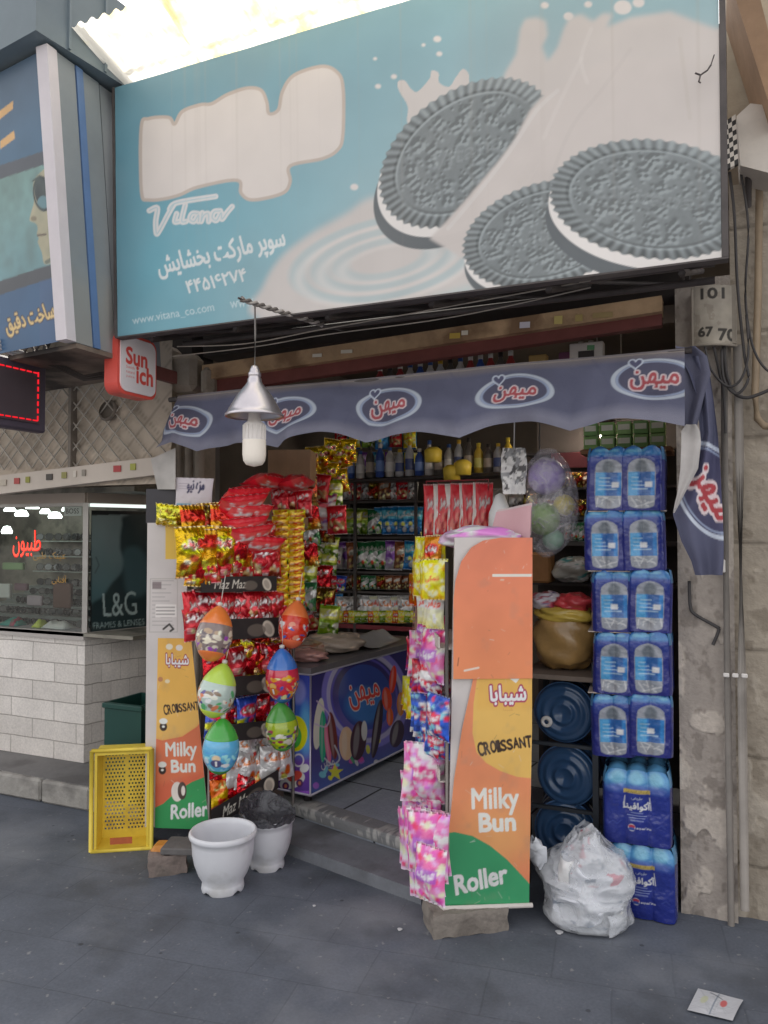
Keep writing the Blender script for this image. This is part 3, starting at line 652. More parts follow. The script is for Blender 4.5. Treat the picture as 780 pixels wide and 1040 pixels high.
for x0, x1, z0, z1 in ((BX0 - .008, BX1 + .02, BZ0 - .007, BZ0 - .001), (BX0 - .012, BX0 - .001, BZ0, BZ1), (BX1 + .001, BX1 + .02, BZ0, BZ1)):
    dy0 = BT * (z0 - BZ0) / (BZ1 - BZ0); dy1 = BT * (z1 - BZ0) / (BZ1 - BZ0)
    g.slab([(x0, BBY - .006 + dy0, z0), (x1, BBY - .006 + dy0, z0), (x1, BBY - .006 + dy1, z1), (x0, BBY - .006 + dy1, z1)], (0, .045, 0))
g.slab([(BX0, BBY + .02, BZ0), (BX1, BBY + .02, BZ0), (BX1, BBY + BT + .02, BZ1), (BX0, BBY + BT + .02, BZ1)], (0, .03, 0)); g.build('steel_frame', M_frame, bill)
# brackets and struts that carry it, behind/below
g = MB()
for x in np.linspace(-2.3, -.1, 6): g.tube([(x, 2.7, 2.36), (x + .05, 3.3, 2.55)], .013, 6); g.tube([(x, 2.72, 2.4), (min(x + .35, -.12), 3.25, 2.5)], .008, 6)
for y_ in (2.85, 3.05): g.tube([(-2.4, y_, 2.43), (0, y_, 2.43)], .014, 6)
g.build('support_strut', M_frame, bill)
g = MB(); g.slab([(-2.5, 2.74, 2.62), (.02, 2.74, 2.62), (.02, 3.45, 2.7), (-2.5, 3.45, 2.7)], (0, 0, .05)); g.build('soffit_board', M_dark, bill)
g = MB(); q = at_y(722, 66, 2.56); g.tube([q, q + [-.01, -.01, -.02], q + [-.03, -.01, -.03], q + [-.035, -.02, -.055], q + [-.03, -.02, -.06]], .0028, 6); g.tube([q + [-.03, -.01, -.03], q + [-.045, -.02, -.026]], .0028, 6); g.tube([q, q + [.01, 0, .03]], .002, 6)
g.build('wire_hook', M_frame, bill)
# translucent corrugated canopy over the sign
can = MB(); nx, nn = 260, 12; e0 = np.array([BX0 - .03, 2.62, 3.475]); P = np.zeros((nn, nx, 3))
for j in range(nn):
    for i in range(nx):
        s_ = i / (nx - 1) * 3.0; q = j / (nn - 1); P[j, i] = (e0[0] + s_, e0[1] - .30 * q, e0[2] + .10 * q + .010 * math.sin(s_ * 2 * PI / .062))
can.grid(P)
def mat_sheet():
    m = bpy.data.materials.new('translucent_sheet'); m.use_nodes = True; nt = m.node_tree; N = nt.nodes; L = nt.links; N.clear()
    o = N.new('ShaderNodeOutputMaterial'); d = N.new('ShaderNodeBsdfDiffuse'); t = N.new('ShaderNodeBsdfTranslucent'); mx = N.new('ShaderNodeMixShader')
    tc = N.new('ShaderNodeTexCoord'); n = N.new('ShaderNodeTexNoise'); n.inputs['Scale'].default_value = 7; n.inputs['Detail'].default_value = 7; L.new(tc.outputs['Object'], n.inputs['Vector'])
    r = N.new('ShaderNodeValToRGB'); r.color_ramp.elements[0].position = .35; r.color_ramp.elements[1].position = .55; r.color_ramp.elements[0].color = (.66, .57, .30, 1); r.color_ramp.elements[1].color = (.86, .84, .76, 1)
    L.new(n.outputs['Fac'], r.inputs['Fac']); L.new(r.outputs[0], d.inputs['Color']); L.new(r.outputs[0], t.inputs['Color']); mx.inputs['Fac'].default_value = .75
    L.new(d.outputs[0], mx.inputs[1]); L.new(t.outputs[0], mx.inputs[2]); L.new(mx.outputs[0], o.inputs['Surface']); return m
o = can.build('corrugated_canopy', mat_sheet()); tag(o, 'sunlit translucent corrugated plastic sheet along the top of the billboard', 'canopy')
g = MB(); q0 = at_y(134, 34, 2.75); q1 = at_y(190, 13, 2.75); g.tube([q0, q1, q1 + (q1 - q0) * 4], .012, 6); q2 = at_y(220, 0, 2.75); g.tube([q2, q2 + [0, 0, .5]], .012, 6); g.tube([(q2[0], q2[1], 3.4), q2], .012, 6); g.tube([q0, q0 - [0, 0, .35]], .012, 6)
single('canopy_rail', g, mat('rail_paint', '#8f8378', .6), 'thin metal rail behind the corrugated canopy', 'rail')

# ================================================================== LEFT SIGN BOX
LD = np.array([-math.cos(R(8)), math.sin(R(8)), 0.0]); A = np.array([-2.45, 2.36, 2.297]); TL_ = np.array([0, -0.119, 1.155]); LH = np.linalg.norm(TL_); LE = TL_ / LH; LW = 1.7
lsign = thing('optician_sign', 'blue grey projecting sign box with a poster of a face in sunglasses', 'sign', (-3.2, 2.45, 2.3))
cv = plane_cv(A + LD * LW, -LD, LE, LW, LH, 0.005, '#3f6d8f')
def sl_(x, y): return (x, y + .31 * (55 - x))   # lines of the sign slope in the photo
X, Y = cv.X, cv.Y; yy = Y - .33 * (55 - X)
t = np.clip((yy - 60) / 100, 0, 1); cv.img = mixc('#44596d', '#3d637f', t).astype(np.float32)
cv.blend(cv.all(), ((yy > 163) & (yy < 268)).astype(float), '#6f938d')
cv.blend(cv.all(), ((yy > 163) & (yy < 268)) * np.clip((yy - 160) / 110, 0, 1) * .6, '#5b8796')
cv.blend(cv.all(), ((yy > 150) & (yy < 164)).astype(float), '#4b5058'); cv.blend(cv.all(), ((yy > 267) & (yy < 282)).astype(float), '#474a50')
cv.blend(cv.all(), ((yy > 281)).astype(float), '#33587c'); cv.blend(cv.all(), ((yy > 281) & (X > 40)) * .5, '#445a7e')
cv.poly([(-12, 122), (13, 103), (13, 111), (-12, 131)], '#c79a5c'); cv.poly([(-12, 153), (14, 133), (15, 141), (-12, 161)], '#c79a5c'); cv.poly([(-10, 150), (0, 142), (0, 155), (-10, 165)], '#2f74a6')
face = [(58, 165), (50, 168), (40, 176), (34, 184), (33, 196), (34, 206), (31, 217), (30, 224), (36, 227), (38, 232), (37, 238), (39, 242), (38, 246), (42, 256), (45, 268), (55, 266), (62, 262), (64, 200)]
cv.poly(face, '#a39a7c', .95, True); cv.poly([(52, 168), (64, 160), (66, 262), (56, 262), (52, 240), (56, 214), (50, 190)], '#8d9a78', .6, True, blur=5)
cv.ell(43, 196, 8, 15, '#2c3538', rot=-.12); cv.ell(44, 207, 6.5, 8, '#557c86', rot=-.12); cv.ell(43, 197, 9, 16.5, '#22282a', rot=-.12, ring=1.6); cv.stroke([(33, 184), (40, 179), (55, 184)], 1.6, '#2a3030')
cv.stroke([(38, 239), (46, 238)], 2, '#5b4a3e'); cv.ell(34, 222, 3, 2.5, '#7b6f58'); cv.stroke([(47, 266), (58, 260), (66, 255)], 4, '#4d5a55', .8)
cv.blend(cv.all(), np.clip((fnoise(*X.shape, 30) - .35) * 2, 0, 1) * ((yy > 163) & (yy < 268)) * .45, '#55665f'); cv.img *= (.85 + .3 * fnoise(*X.shape, 60))[..., None]
cv.text('ساخت دقیق', 30, 324, '#cfb070', w=52, h=22, rot=-.30, flipy=True, bold=1.2, out=2.6, ocol='#3d3a48')
g = MB(); g.grid(plane_pts(A + LD * LW, -LD, LE, LW, LH, cv.nx, cv.ny), cv.final()); g.build('poster', matvc('backlit_poster', .35, grime=.1), lsign)
M_alu = mat('white_aluminium', '#c3bcc0', .5, var=.08, scale=4); M_gs = mat('grey_blue_sheet', '#7d8489', .55, var=.12, scale=2.5, stain=('#8f8a80', 2, .5, .5)); M_cap = mat('cap_sheet', '#68757c', .55, var=.12, scale=2.5)
M_blue = mat('blue_strip', '#55739f', .5, var=.1)
def sidep(y0, y1, z0, z1, mb, x=-2.447, th=-.05):   # panel on the right cheek; front edge leans with the poster
    lean = lambda z: -0.119 * (z - 2.297) / 1.155
    mb.slab([(x, y0 + lean(z0), z0), (x, y1 + lean(z0), z0), (x, y1 + lean(z1), z1), (x, y0 + lean(z1), z1)], (th, 0, 0))
g = MB(); sidep(2.35, 2.40, 2.297, 3.46, g, x=-2.44, th=-.06); g.build('corner_trim', M_alu, lsign)
g = MB(); sidep(2.402, 2.50, 2.297, 3.46, g); sidep(2.545, 2.64, 2.297, 3.46, g, x=-2.45); sidep(2.65, 2.95, 2.297, 3.46, g, x=-2.455); g.build('cheek_panel', M_gs, lsign)
g = MB(); sidep(2.505, 2.542, 2.297, 3.46, g, x=-2.443); g.build('blue_strip', M_blue, lsign)
g = MB(); q = A + LE * .0
P4 = [A + np.array([.002, .05, -.002]), A + np.array([.002, .6, -.002]), A + LD * LW + np.array([0, .6, -.002]), A + LD * LW + np.array([0, .02, -.002])]
g.slab(P4, (0, 0, -.02)); g.build('underside', mat('sign_soffit', '#6d6055', .9, var=.4, scale=5, stain=('#2f2a28', 3, .45, .9)), lsign)
T = A + TL_; g = MB(); F0 = T + np.array([.02, -.075, .02]); d2 = np.array([.12, .99, 0]) 
Pc = [F0, F0 + d2 * .75, F0 + d2 * .75 + LD * 2.0, F0 + LD * 2.0]; g.slab(Pc, (0, 0, .36))
for k in (.15, .33, .5): qq = F0 + d2 * k; g.box(qq + np.array([.004, 0, .18]), (.012, .012, .35))
g.build('roof_cap', M_cap, lsign)
g = MB()
q = at_y(0, 345, 2.3); 
for k in range(3): a_ = at_y(-5, 344 + 4 * k, 2.4); b_ = at_y(36, 362 + 2 * k, 2.55); g.tube([a_, (a_ + b_) / 2 + [0, 0, -.01], b_], .007, 6, col='#b9b5b3')
for (px, py) in ((30, 358), (42, 356)): 
    c_ = at_y(px, py, 2.5); g.tube([c_ + .028 * np.array([math.cos(t_), 0, math.sin(t_)]) for t_ in np.linspace(0, 6.2, 16)], .006, 6, col='#6f6763')
for k in range(3): g.tube([at_y(45, 362 + k * 3, 2.6), at_y(85, 382 + 2 * k, 2.7), at_y(118, 376 + 3 * k, 2.8)], .006, 6, col='#3f3936')
g.build('cable', matvc('cable_vc', .7), lsign)

# ================================================================== LEFT SHOP (optician)
M_tile = mat_paving('white_glazed_blocks', lin('#b9b3ad') * 1.2, lin('#c4beb8') * 1.25, lin('#6e6864'), 0.36, 0.155, 0, mort=0.006, bump=.6, rough=.35, noise=.12)
PZ = 0.13; Cc = np.array([-3.49, 3.526, 0.0]); SD = np.array([.31, .95, 0])
lshop = thing('optician_shop', 'small optician shop with white block wall and lit corner display window', 'shop', (-3.9, 3.6, PZ))
def wallp(mb, p, d, L_, z0, z1, m=0, col=None, th=0.0, out=0.0):
    nrm_ = np.array([d[1], -d[0], 0]); q = np.array(p) + nrm_ * out
    a_ = q.copy(); b_ = q + np.array(d) * L_
    mb.slab([(a_[0], a_[1], z0), (b_[0], b_[1], z0), (b_[0], b_[1], z1), (a_[0], a_[1], z1)], tuple(-nrm_ * (th or .02)), m, col)
def mat_tile(name, rotz):
    # brick texture on vertical faces: remap so that texture Y is height
    m = mat_paving(name, lin('#bab4ae') * 1.35, lin('#c8c2bc') * 1.4, lin('#9a938d') * 1.2, 0.36, 0.118, 0, mort=0.0035, bump=.5, rough=.35, noise=.14)
    nt = m.node_tree; mp = [n for n in nt.nodes if n.type == 'MAPPING'][0]; tc = [n for n in nt.nodes if n.type == 'TEX_COORD'][0]
    sx = nt.nodes.new('ShaderNodeSeparateXYZ'); cx = nt.nodes.new('ShaderNodeCombineXYZ'); nt.links.new(tc.outputs['Object'], sx.inputs[0])
    ad = nt.nodes.new('ShaderNodeMath'); ad.operation = 'MULTIPLY_ADD'; ad.inputs[1].default_value = math.tan(rotz) if rotz else 0
    nt.links.new(sx.outputs['Y'], ad.inputs[0]); nt.links.new(sx.outputs['X'], ad.inputs[2])
    nt.links.new(ad.outputs[0], cx.inputs['X']); nt.links.new(sx.outputs['Z'], cx.inputs['Y']); nt.links.new(cx.outputs[0], mp.inputs['Vector']); return m
M_tl = mat_tile('white_glazed_front', 0); M_ts = mat_tile('white_glazed_side', R(70))
g = MB(); wallp(g, (-5.4, 3.526, 0), (1, 0, 0), 1.91, PZ, .86, th=.1); g.build('block_wall', M_tl, lshop)
g = MB(); wallp(g, Cc, SD, 1.7, PZ, .86, th=.1, out=.002); g.build('block_wall', M_ts, lshop)
M_sill = mat('pale_stone_sill', '#a59e99', .5, var=.1, scale=5)
g = MB(); g.slab([(-5.4, 3.50, .862), (-3.475, 3.50, .862), tuple(Cc[:2] + SD[:2] * 1.7 + np.array([.025, 0])) + (.862,), tuple(Cc[:2] + SD[:2] * 1.7 - np.array([.3, 0])) + (.862,), (-3.75, 3.7, .862), (-5.4, 3.7, .862)], (0, 0, .045)); g.build('sill', M_sill, lshop)
g = MB(); wallp(g, (-5.4, 3.51, 0), (1, 0, 0), 1.915, 1.685, 1.85, th=.08); wallp(g, Cc, SD, 1.7, 1.685, 1.85, th=.08, out=.018)
g.build('header_panel', mat('beige_cladding', '#a3968a', .7, var=.08, scale=2), lshop)
M_af = mat('window_aluminium', '#a8a49f', .4, metal=.3, var=.1)
g = MB(); g.box((Cc[0], Cc[1], 1.295), (.03, .03, .78), rz=.6); g.box((-4.45, 3.526, 1.676), (1.9, .03, .022)); g.build('corner_post', M_af, lshop)
g = MB(); g.quad((-5.4, 3.53, .908), (-3.505, 3.53, .908), (-3.505, 3.53, 1.665), (-5.4, 3.53, 1.665)); g.build('window_glass', matglass('shop_glass', alpha=.02), lshop)
g = MB(); g.box((-4.3, 4.55, 1.3), (2.4, .05, 1.1)); g.box((-4.3, 4.0, .895), (2.4, 1.0, .02)); g.box((-4.3, 4.05, 1.76), (2.4, 1.1, .03)); g.box((-4.6, 4.75, 1.93), (3.1, 2.9, .05)); g.box((-5.6, 4.8, 1.0), (.4, 2.8, 1.9)); g.box((-6.2, 3.62, 1.2), (1.5, .2, 2.2)); g.box((-4.4, 6.25, 1.0), (3.2, .05, 2.0)); g.build('display_box', mat('display_lining', '#7d786c', .5, var=.4, scale=5, stain=('#3f4038', 6, .5, .8)), lshop)
# side pane with dark framed poster
e_s = SD / np.linalg.norm(SD); P0 = Cc + e_s * .03 + np.array([.006, -.002, 0]); nrm_s = np.array([e_s[1], -e_s[0], 0])
cv = plane_cv(P0 + np.array([0, 0, .90]), e_s, (0, 0, 1), 1.65, .74, .006, '#2b3a3c')
cv.poly([(96, 525), (128, 524), (128, 641), (96, 642)], '#6f7f80', 1); cv.vgrad([(520, '#7b8a88'), (600, '#4c6a6e'), (645, '#3c5658')])
cv.poly([(124, 534), (128, 524), (170, 520), (170, 648), (90, 648), (92, 616), (104, 606), (114, 592), (123, 582), (126, 570), (122, 555)], '#243437', .95, True, blur=2)
cv.poly([(126, 560), (140, 556), (150, 570), (150, 600), (132, 605), (126, 585)], '#48656a', .6, True, blur=4)
cv.text('L&G', 122, 613, '#9fb4b2', w=34, h=24, rot=-.06, flipy=True, bold=.8, a=.9); cv.text('FRAMES & LENSES', 121, 633, '#8ea5a4', w=52, h=6, rot=-.08, flipy=True, bold=.4, a=.85)
cv.stroke([(98, 566), (101, 574), (97, 582)], 1.2, '#4b5a5a'); cv.rect(86, 480, 93.5, 660, '#23282a'); cv.poly([(86, 505), (170, 505), (170, 522), (86, 524)], '#23282a'); cv.poly([(86, 642), (170, 634), (170, 660), (86, 660)], '#23282a')
g = MB(); g.grid(plane_pts(P0 + np.array([0, 0, .90]), e_s, (0, 0, 1), 1.65, .74, cv.nx, cv.ny), cv.final()); g.build('window_poster', matvc('glass_poster', .12, spec=.6, grime=.1), lshop)
g = MB(); wallp(g, P0, e_s, 1.65, 1.662, 1.682, out=.001); g.build('light_strip', matemit('window_tube', '#dfeae4', 1.4), lshop)
# neon
def text_mb(s, origin, ex, ez, w, h, th, col=None, off=None, bold=0.0):
    v, t_, sz = text_tris(s, 0.0); q = (v - sz / 2) * [w / sz[0], h / sz[1]]; ex, ez = np.array(ex, float), np.array(ez, float)
    P = np.array(origin, float) + q[:, :1] * ex + q[:, 1:] * ez
    mb = MB(); mb.add(P, t_.tolist(), 0, col); return mb
q = at_y(27, 552, 3.60); nm = text_mb('طبیون', q, (1, 0, 0), (0, 0, 1), .24, .17, 0); nm.build('neon_sign', matemit('neon_red', '#ff3a2a', 3.2), lshop)
q = at_y(27, 552, 3.62); nm = text_mb('طبیون', q + [.004, 0, -.004], (1, 0, 0), (0, 0, 1), .25, .18, 0); nm.build('neon_sign', matemit('neon_glow', '#c01818', .9), lshop)
q = at_y(74, 519, 3.56); g = MB(); g.box(q, (.14, .004, .06), col='#b9bdb8'); g.build('brand_card', matvc('card_vc', .5), lshop)
text_mb('BOSS', q + [0, -.004, 0], (1, 0, 0), (0, 0, 1), .105, .032, 0).build('brand_lettering', mat('ink_black', '#1d1d1f', .6), lshop)
for (px, py, w_, t_) in ((50, 565, .27, 'عینک طبی'), (60, 589, .12, 'آفتابی')):
    q = at_y(px, py, 3.522); text_mb(t_, q, (1, 0, 0), (0, 0, 1), w_, .055, 0).build('reflected_lettering', mat('amber_reflection', '#b78a35', .5), lshop)  # stands in for orange text reflected in the window glass
for (px, py, w_, h_) in ((10, 517, .09, .035), (22, 521, .10, .05), (46, 519, .08, .04), (56, 523, .10, .05), (7, 538, .08, .06), (33, 515, .10, .025), (66, 517, .05, .03), (80, 521, .04, .02)):
    q = at_y(px, py, 4.2); g = MB(); g.lathe([(0.0, -h_ * .5), (w_ * .45, -h_ * .5), (w_ * .5, -h_ * .2), (w_ * .3, h_ * .4), (0, h_ * .5)], q, 20); o = g.build('display_lamp', matemit('lamp_white', '#f4fff8', 5.0), lshop)
# sunglasses and stands on the display floor
gl = thing('sunglasses', 'pair of sunglasses on the optician display floor behind the glass', 'sunglasses', (-4.2, 3.75, .907), 0, 'sunglasses in the optician window')
def glasses_mb():
    a_, b_ = MB(), MB()
    for sx in (-1, 1):
        a_.add([(sx * .033 + .028 * math.cos(t_), -.002, .025 + .021 * math.sin(t_)) for t_ in np.linspace(0, 2 * PI, 12, endpoint=False)], [tuple(range(12))])
        b_.tube([(sx * .033 + .028 * math.cos(t_), 0, .025 + .021 * math.sin(t_)) for t_ in np.linspace(0, 2 * PI, 13)], .003, 5); b_.tube([(sx * .062, 0, .032), (sx * .066, .06, .034), (sx * .064, .12, .02)], .0025, 5)
    b_.tube([(-.008, 0, .032), (0, -.003, .036), (.008, 0, .032)], .003, 5); return a_, b_
la, fb = glasses_mb(); la.build('lens', mat('smoked_lens', '#2a2f31', .1, spec=.8), gl, local=True); fb.build('spectacle_frame', mat('black_acetate', '#2c2a2b', .25, spec=.7), gl, local=True)
first = True
for r_ in range(5):
    for c_ in range(11):
        x = -4.55 + c_ * .105 + random.uniform(-.02, .02); y = 3.66 + r_ * .16; z_ = .907 + r_ * .05
        if x > Cc[0] - .05 + (y - 3.5) * .31: continue
        if first: gl.location = (x, y, z_); gl.rotation_euler = (0, 0, random.uniform(-.4, .4)); first = False
        else: dup(gl, (x, y, z_), (0, 0, random.uniform(-.5, .5)))
g = MB()
for r_ in range(1, 5): g.box((-4.2, 3.66 + r_ * .16 + .04, .906 + r_ * .025), (1.25, .15, r_ * .05 - .002))
g.build('display_step', mat('display_step_board', '#6a706c', .4, var=.3, scale=6), lshop)
for i, (px, py, c_, lab) in enumerate(((14, 632, '#2e8577', 'folded teal cloth'), (18, 622, '#a04555', 'small dark pink case'), (42, 634, '#b5c23c', 'lime green case'), (60, 628, '#c6c6c0', 'crumpled white cloth'))):
    q = at_y(px, py, 3.62); w_ = (.16, .05, .07, .2)[i]; mb = MB(); n_ = fnoise(14, 20, 4); Pq = plane_pts((-w_ / 2, -.05, 0), (1, 0, 0), (0, 1, 0), w_, .1, 20, 14); uu, vv = np.meshgrid(np.linspace(0, 1, 20), np.linspace(0, 1, 14))
    Pq[..., 2] = .045 * (np.sin(PI * uu) * np.sin(PI * vv)) ** .5 * (.5 + n_); mb.grid(Pq + np.array([q[0], q[1], .909]), c_); single('display_cloth', mb, matvc('cloth_vc', .8), lab + ' lying in the optician window', 'cloth')
for r_ in range(4):
    for c_ in range(13):
        x = -4.75 + c_ * .092 + random.uniform(-.01, .01); z_ = 1.10 + r_ * .115; dup(gl, (x, 4.38, z_), (random.uniform(-.1, .1), 0, random.uniform(-.3, .3)), 'pair of sunglasses on the wall racks at the back of the optician window', 'sunglasses on the back wall of the optician window', (1.1, 1, 1.2))
    g = MB(); g.box((-4.2, 4.44, 1.095 + r_ * .115), (1.3, .16, .006)); g.build('wall_rack', mat('glass_rack', '#9aa19c', .3), lshop)
for i, (px, py, w_, h_, c_, lab) in enumerate(((64, 605, .16, .17, '#5b4238', 'brown advertising card'), (14, 575, .2, .05, '#7d9a6a', 'green card'), (36, 610, .14, .07, '#9a8f94', 'pale pink case'), (4, 600, .14, .1, '#b3b6ae', 'white box'), (22, 596, .12, .05, '#6a5058', 'plum case'))):
    q = at_y(px, py, 3.95); mb = MB(); mb.box(q, (w_, .03, h_), bev=.006, col=c_); single('display_card', mb, matvc('card_vc', .5), lab + ' among the sunglasses in the optician window', 'display card')
g = MB()   # chromed display stand, the bright arcs behind the glass
for dx in (-.09, .09): g.tube([(-3.86 + dx, 4.1, .91), (-3.86 + dx, 4.1, 1.3)], .012, 8)
g.tube([(-3.95 + .18 * k / 12, 4.1, 1.3 + .09 * math.sin(PI * k / 12)) for k in range(13)], .012, 8)
for z_ in (1.02, 1.14, 1.26): g.box((-3.86, 4.1, z_), (.2, .1, .008))
single('display_stand', g, mat('chrome_stand', '#d0d4d2', .15, metal=.9, var=.05), 'chrome arched display stand inside the optician window', 'display stand')
# fascia strip with stickers, lattice wall over it
fas = thing('lattice_wall', 'stone wall with diagonal lattice bars above the optician window', 'wall', (-3.6, 3.2, 1.8))
g = MB(); Pl = plane_pts((-5.2, 3.22, 1.76), (1, 0, 0), (0, 0, 1), 2.6, .82, 150, 50); nse = fnoise(50, 150, 5)
Pl[..., 1] -= .018 * nse; cc = np.array([K('#b0a292')]) * (0.72 + .56 * nse[..., None]); uu, vv = np.meshgrid(np.arange(150), np.arange(50))
cc = cc * np.where(((uu + vv) % 10 < 1) | ((uu - vv) % 10 < 1), .72, 1.0)[..., None]
g.grid(Pl, cc, smooth=False); g.build('stone_facing', matvc('stone_vc', .9, bump=.5), fas)
g = MB()
for k in range(-8, 30):
    x = -5.1 + k * .11
    for sg in (-1, 1):
        a_ = np.array([x, 3.185, 1.87]); b_ = np.array([x + sg * .48, 3.185, 2.35])
        if max(a_[0], b_[0]) < -2.55 and min(a_[0], b_[0]) > -5.3: g.tube([a_, b_], .0045, 5)
g.build('lattice_bars', mat('lattice_paint', '#a29a90', .7, var=.15), fas)
g = MB(); g.box((-3.26, 3.19, 2.1), (.02, .05, .52)); q = at_y(112, 418, 3.2); g.lathe([(.0, 0), (.03, 0), (.055, .004), (.06, .02), (.05, .03)], q, 20, axis=(0, -1, .2)); g.build('vent_pipe', mat('dull_grey', '#736a61', .8, var=.3, scale=9), fas)
g = MB(); strip((-60, 509), (168, 481), (168, 463), (-60, 490), 3.16, .05, g); g.build('fascia_strip', mat('cream_strip', '#b8aca0', .7, var=.1, scale=3), fas)
g = MB()
for (px, w_, c_) in ((17, .04, '#a8453f'), (28, .03, '#8c8a34'), (50, .045, '#4b4540'), (65, .035, '#8a8548'), (119, .05, '#a53c3c'), (135, .035, '#9a9a3a'), (3, .05, '#b5a998'), (76, .02, '#c9bfb3'), (85, .025, '#8d8479')):
    py = 487 - (px - 17) * .122 + 1.5; q = at_y(px, py, 3.155); g.box(q, (w_, .004, .034), col=c_)
g.build('sticker', matvc('sticker_print', .6), fas)
# plinth
M_pl = mat('plinth_concrete', '#6f6d6c', .85, var=.2, scale=4, bump=.4, stain=('#57545390'[:7], 3, .5, .7))
g = MB(); g.slab([(-6, 3.30, PZ - .002), (-3.15, 3.22, PZ - .002), (-2.62, 3.30, PZ - .002), (-2.62, 6, PZ - .002), (-6, 6, PZ - .002)], (0, 0, -.126)); struct('plinth', g, M_pl)
g = MB()
for k in range(9):
    x0 = -6 + k * .36; y0 = 3.235 + random.uniform(-.006, .006) + (.04 if x0 < -4.4 else 0) - .05 * (k / 9) + .03
    if x0 < -3.1: g.box((x0 + .178, y0 + .02, PZ / 2 + random.uniform(-.006, .002)), (.35, .10, PZ - .006), col=None, bev=.012)
struct('plinth_kerb', g, M_kerb)
# tree behind the roofs, top left
tr = thing('street_tree', 'green leafy tree showing over the roof beside the left sign', 'tree', (-9.0, 8.6, 0))
g = MB(); g.tube([(-9, 8.6, 0), (-9, 8.6, 3.5), (-8.9, 8.5, 6.5)], [.22, .17, .08], 10)
for k in range(6): an = k * 1.05; g.tube([(-9, 8.6, 3.6 + .4 * k), (-9 + 1.2 * math.cos(an), 8.6 + 1.2 * math.sin(an), 5.6 + .5 * k)], [.07, .02], 6)
g.build('trunk', mat('bark', '#5d5044', .9, var=.3, scale=8), tr)
g = MB(); V, F, Cx = [], [], []
for k in range(5200):
    u_ = RNG.normal(size=3); u_ /= np.linalg.norm(u_); c0 = np.array([-9, 8.6, 6.4]) + u_ * np.array([1.9, 1.9, 1.9]) * (RNG.random() ** .33) * (0.75 + .35 * math.sin(5 * u_[0] + 3) * math.sin(6 * u_[2]))
    a_ = RNG.normal(size=3) * .075; b_ = RNG.normal(size=3) * .05; i = len(V); V += [c0 - a_, c0 + b_, c0 + a_, c0 - b_]; F.append((i, i + 1, i + 2, i + 3)); sh = .5 + RNG.random() * .8; Cx += [np.array([.11, .16, .03]) * sh] * 4
g.add(V, F, 0, np.array(Cx)); g.build('crown', matvc('leaf', .55), tr)
# hanging signs
led = thing('led_sign', 'dark display board outlined with a dashed red LED border', 'sign', (-2.9, 2.5, 1.97))
q0 = at_x(0, 360, -2.9); q1 = at_x(48, 371, -2.9); zt, zb = 2.293, 1.972
g = MB(); g.box((-2.93, (q1[1] + 1.95) / 2, (zt + zb) / 2), (.06, q1[1] - 1.95, zt - zb), bev=.01); hou_ = g.build('housing', mat('plum_plastic', '#4a4350', .5, var=.12), led)
g = MB(); g.box((-2.897, (q1[1] + 1.95) / 2 - .01, (zt + zb) / 2), (.012, q1[1] - 1.95 - .07, zt - zb - .075)); g.build('screen', mat('smoked_screen', '#4a4247', .35, spec=.5, var=.1), hou_)
g = MB(); y1 = q1[1] - .062; zt2, zb2 = zt - .05, zb + .05
y = y1
while y > 2.0: 
    for z_ in (zt2, zb2): g.box((-2.888, y - .014, z_), (.004, .026, .006))
    y -= .037
z_ = zb2
while z_ < zt2: g.box((-2.888, y1, z_ + .012), (.004, .006, .022)); z_ += .034
g.build('led_border', matemit('led_red', '#ff2432', 1.0), hou_)
g = MB(); g.tube([(-2.93, 2.5, 2.29), (-2.93, 2.5, 2.5)], .012, 6); g.tube([(-2.93, 2.65, 2.29), (-2.93, 2.75, 2.5)], .012, 6); g.build('hanger', M_frame, led)
sun = thing('light_box_sign', 'small rounded white and red projecting light box sign with red lettering', 'sign', (-2.45, 2.75, 2.12))
SX = -2.42
y0, y1, z0, z1 = 2.625, 2.868, 2.128, 2.392
def rrect(ya, yb, za, zb, r_, n=6):
    out = []
    for cy, cz, a0 in ((yb - r_, zb - r_, 0), (ya + r_, zb - r_, 90), (ya + r_, za + r_, 180), (yb - r_, za + r_, 270)):
        for k in range(n + 1): an = R(a0 + 90 * k / n); out.append((cy + r_ * math.cos(an), cz + r_ * math.sin(an)))
    return out
g = MB(); g.slab([(SX, y, z) for y, z in rrect(y0 - .006, y1 + .006, z0 - .006, z1 + .006, .045)], (-.075, 0, 0)); g.build('red_case', mat('red_orange_plastic', '#d0493c', .4, var=.06), sun)
g = MB(); g.slab([(SX + .006, y, z) for y, z in rrect(y0 + .008, y1 - .006, z0 + .008, z1 - .008, .04)], (-.008, 0, 0)); g.build('white_face', mat('milky_acrylic', '#d4ced0', .35, var=.04), sun)
yc = (y0 + y1) / 2; fw, fhh = y1 - y0 - .04, z1 - z0 - .05; cv = Cv(100, 100, bg='#d4ced0', ss=2, w=fw, h=fhh)
cv.text('Sun', fw * .44, fhh * .68, '#cf3f36', w=fw * .66, h=fhh * .34, bold=3.4); cv.text('ich', fw * .70, fhh * .33, '#cf3f36', w=fw * .52, h=fhh * .36, bold=3.4)
for s_, v in (('Sunich', .44), ('natural', .34), ('juice', .24)): cv.text(s_, fw * .24, fhh * v, '#cf5048', w=fw * .26, h=fhh * .06, bold=.6)
g = MB(); g.grid(plane_pts((SX + .0065, y0 + .02, z0 + .025), (0, 1, 0), (0, 0, 1), fw, fhh, 100, 100), cv.final()); wf = [c for c in sun.children if c.name.startswith('white_face')][0]; g.build('lettering_print', matvc('acrylic_print', .35, grime=.05), wf)
g = MB(); g.box((SX - .04, y1 + .09, 2.27), (.03, .2, .06)); g.build('bracket', mat('maroon_bracket', '#5d3230', .6), sun)
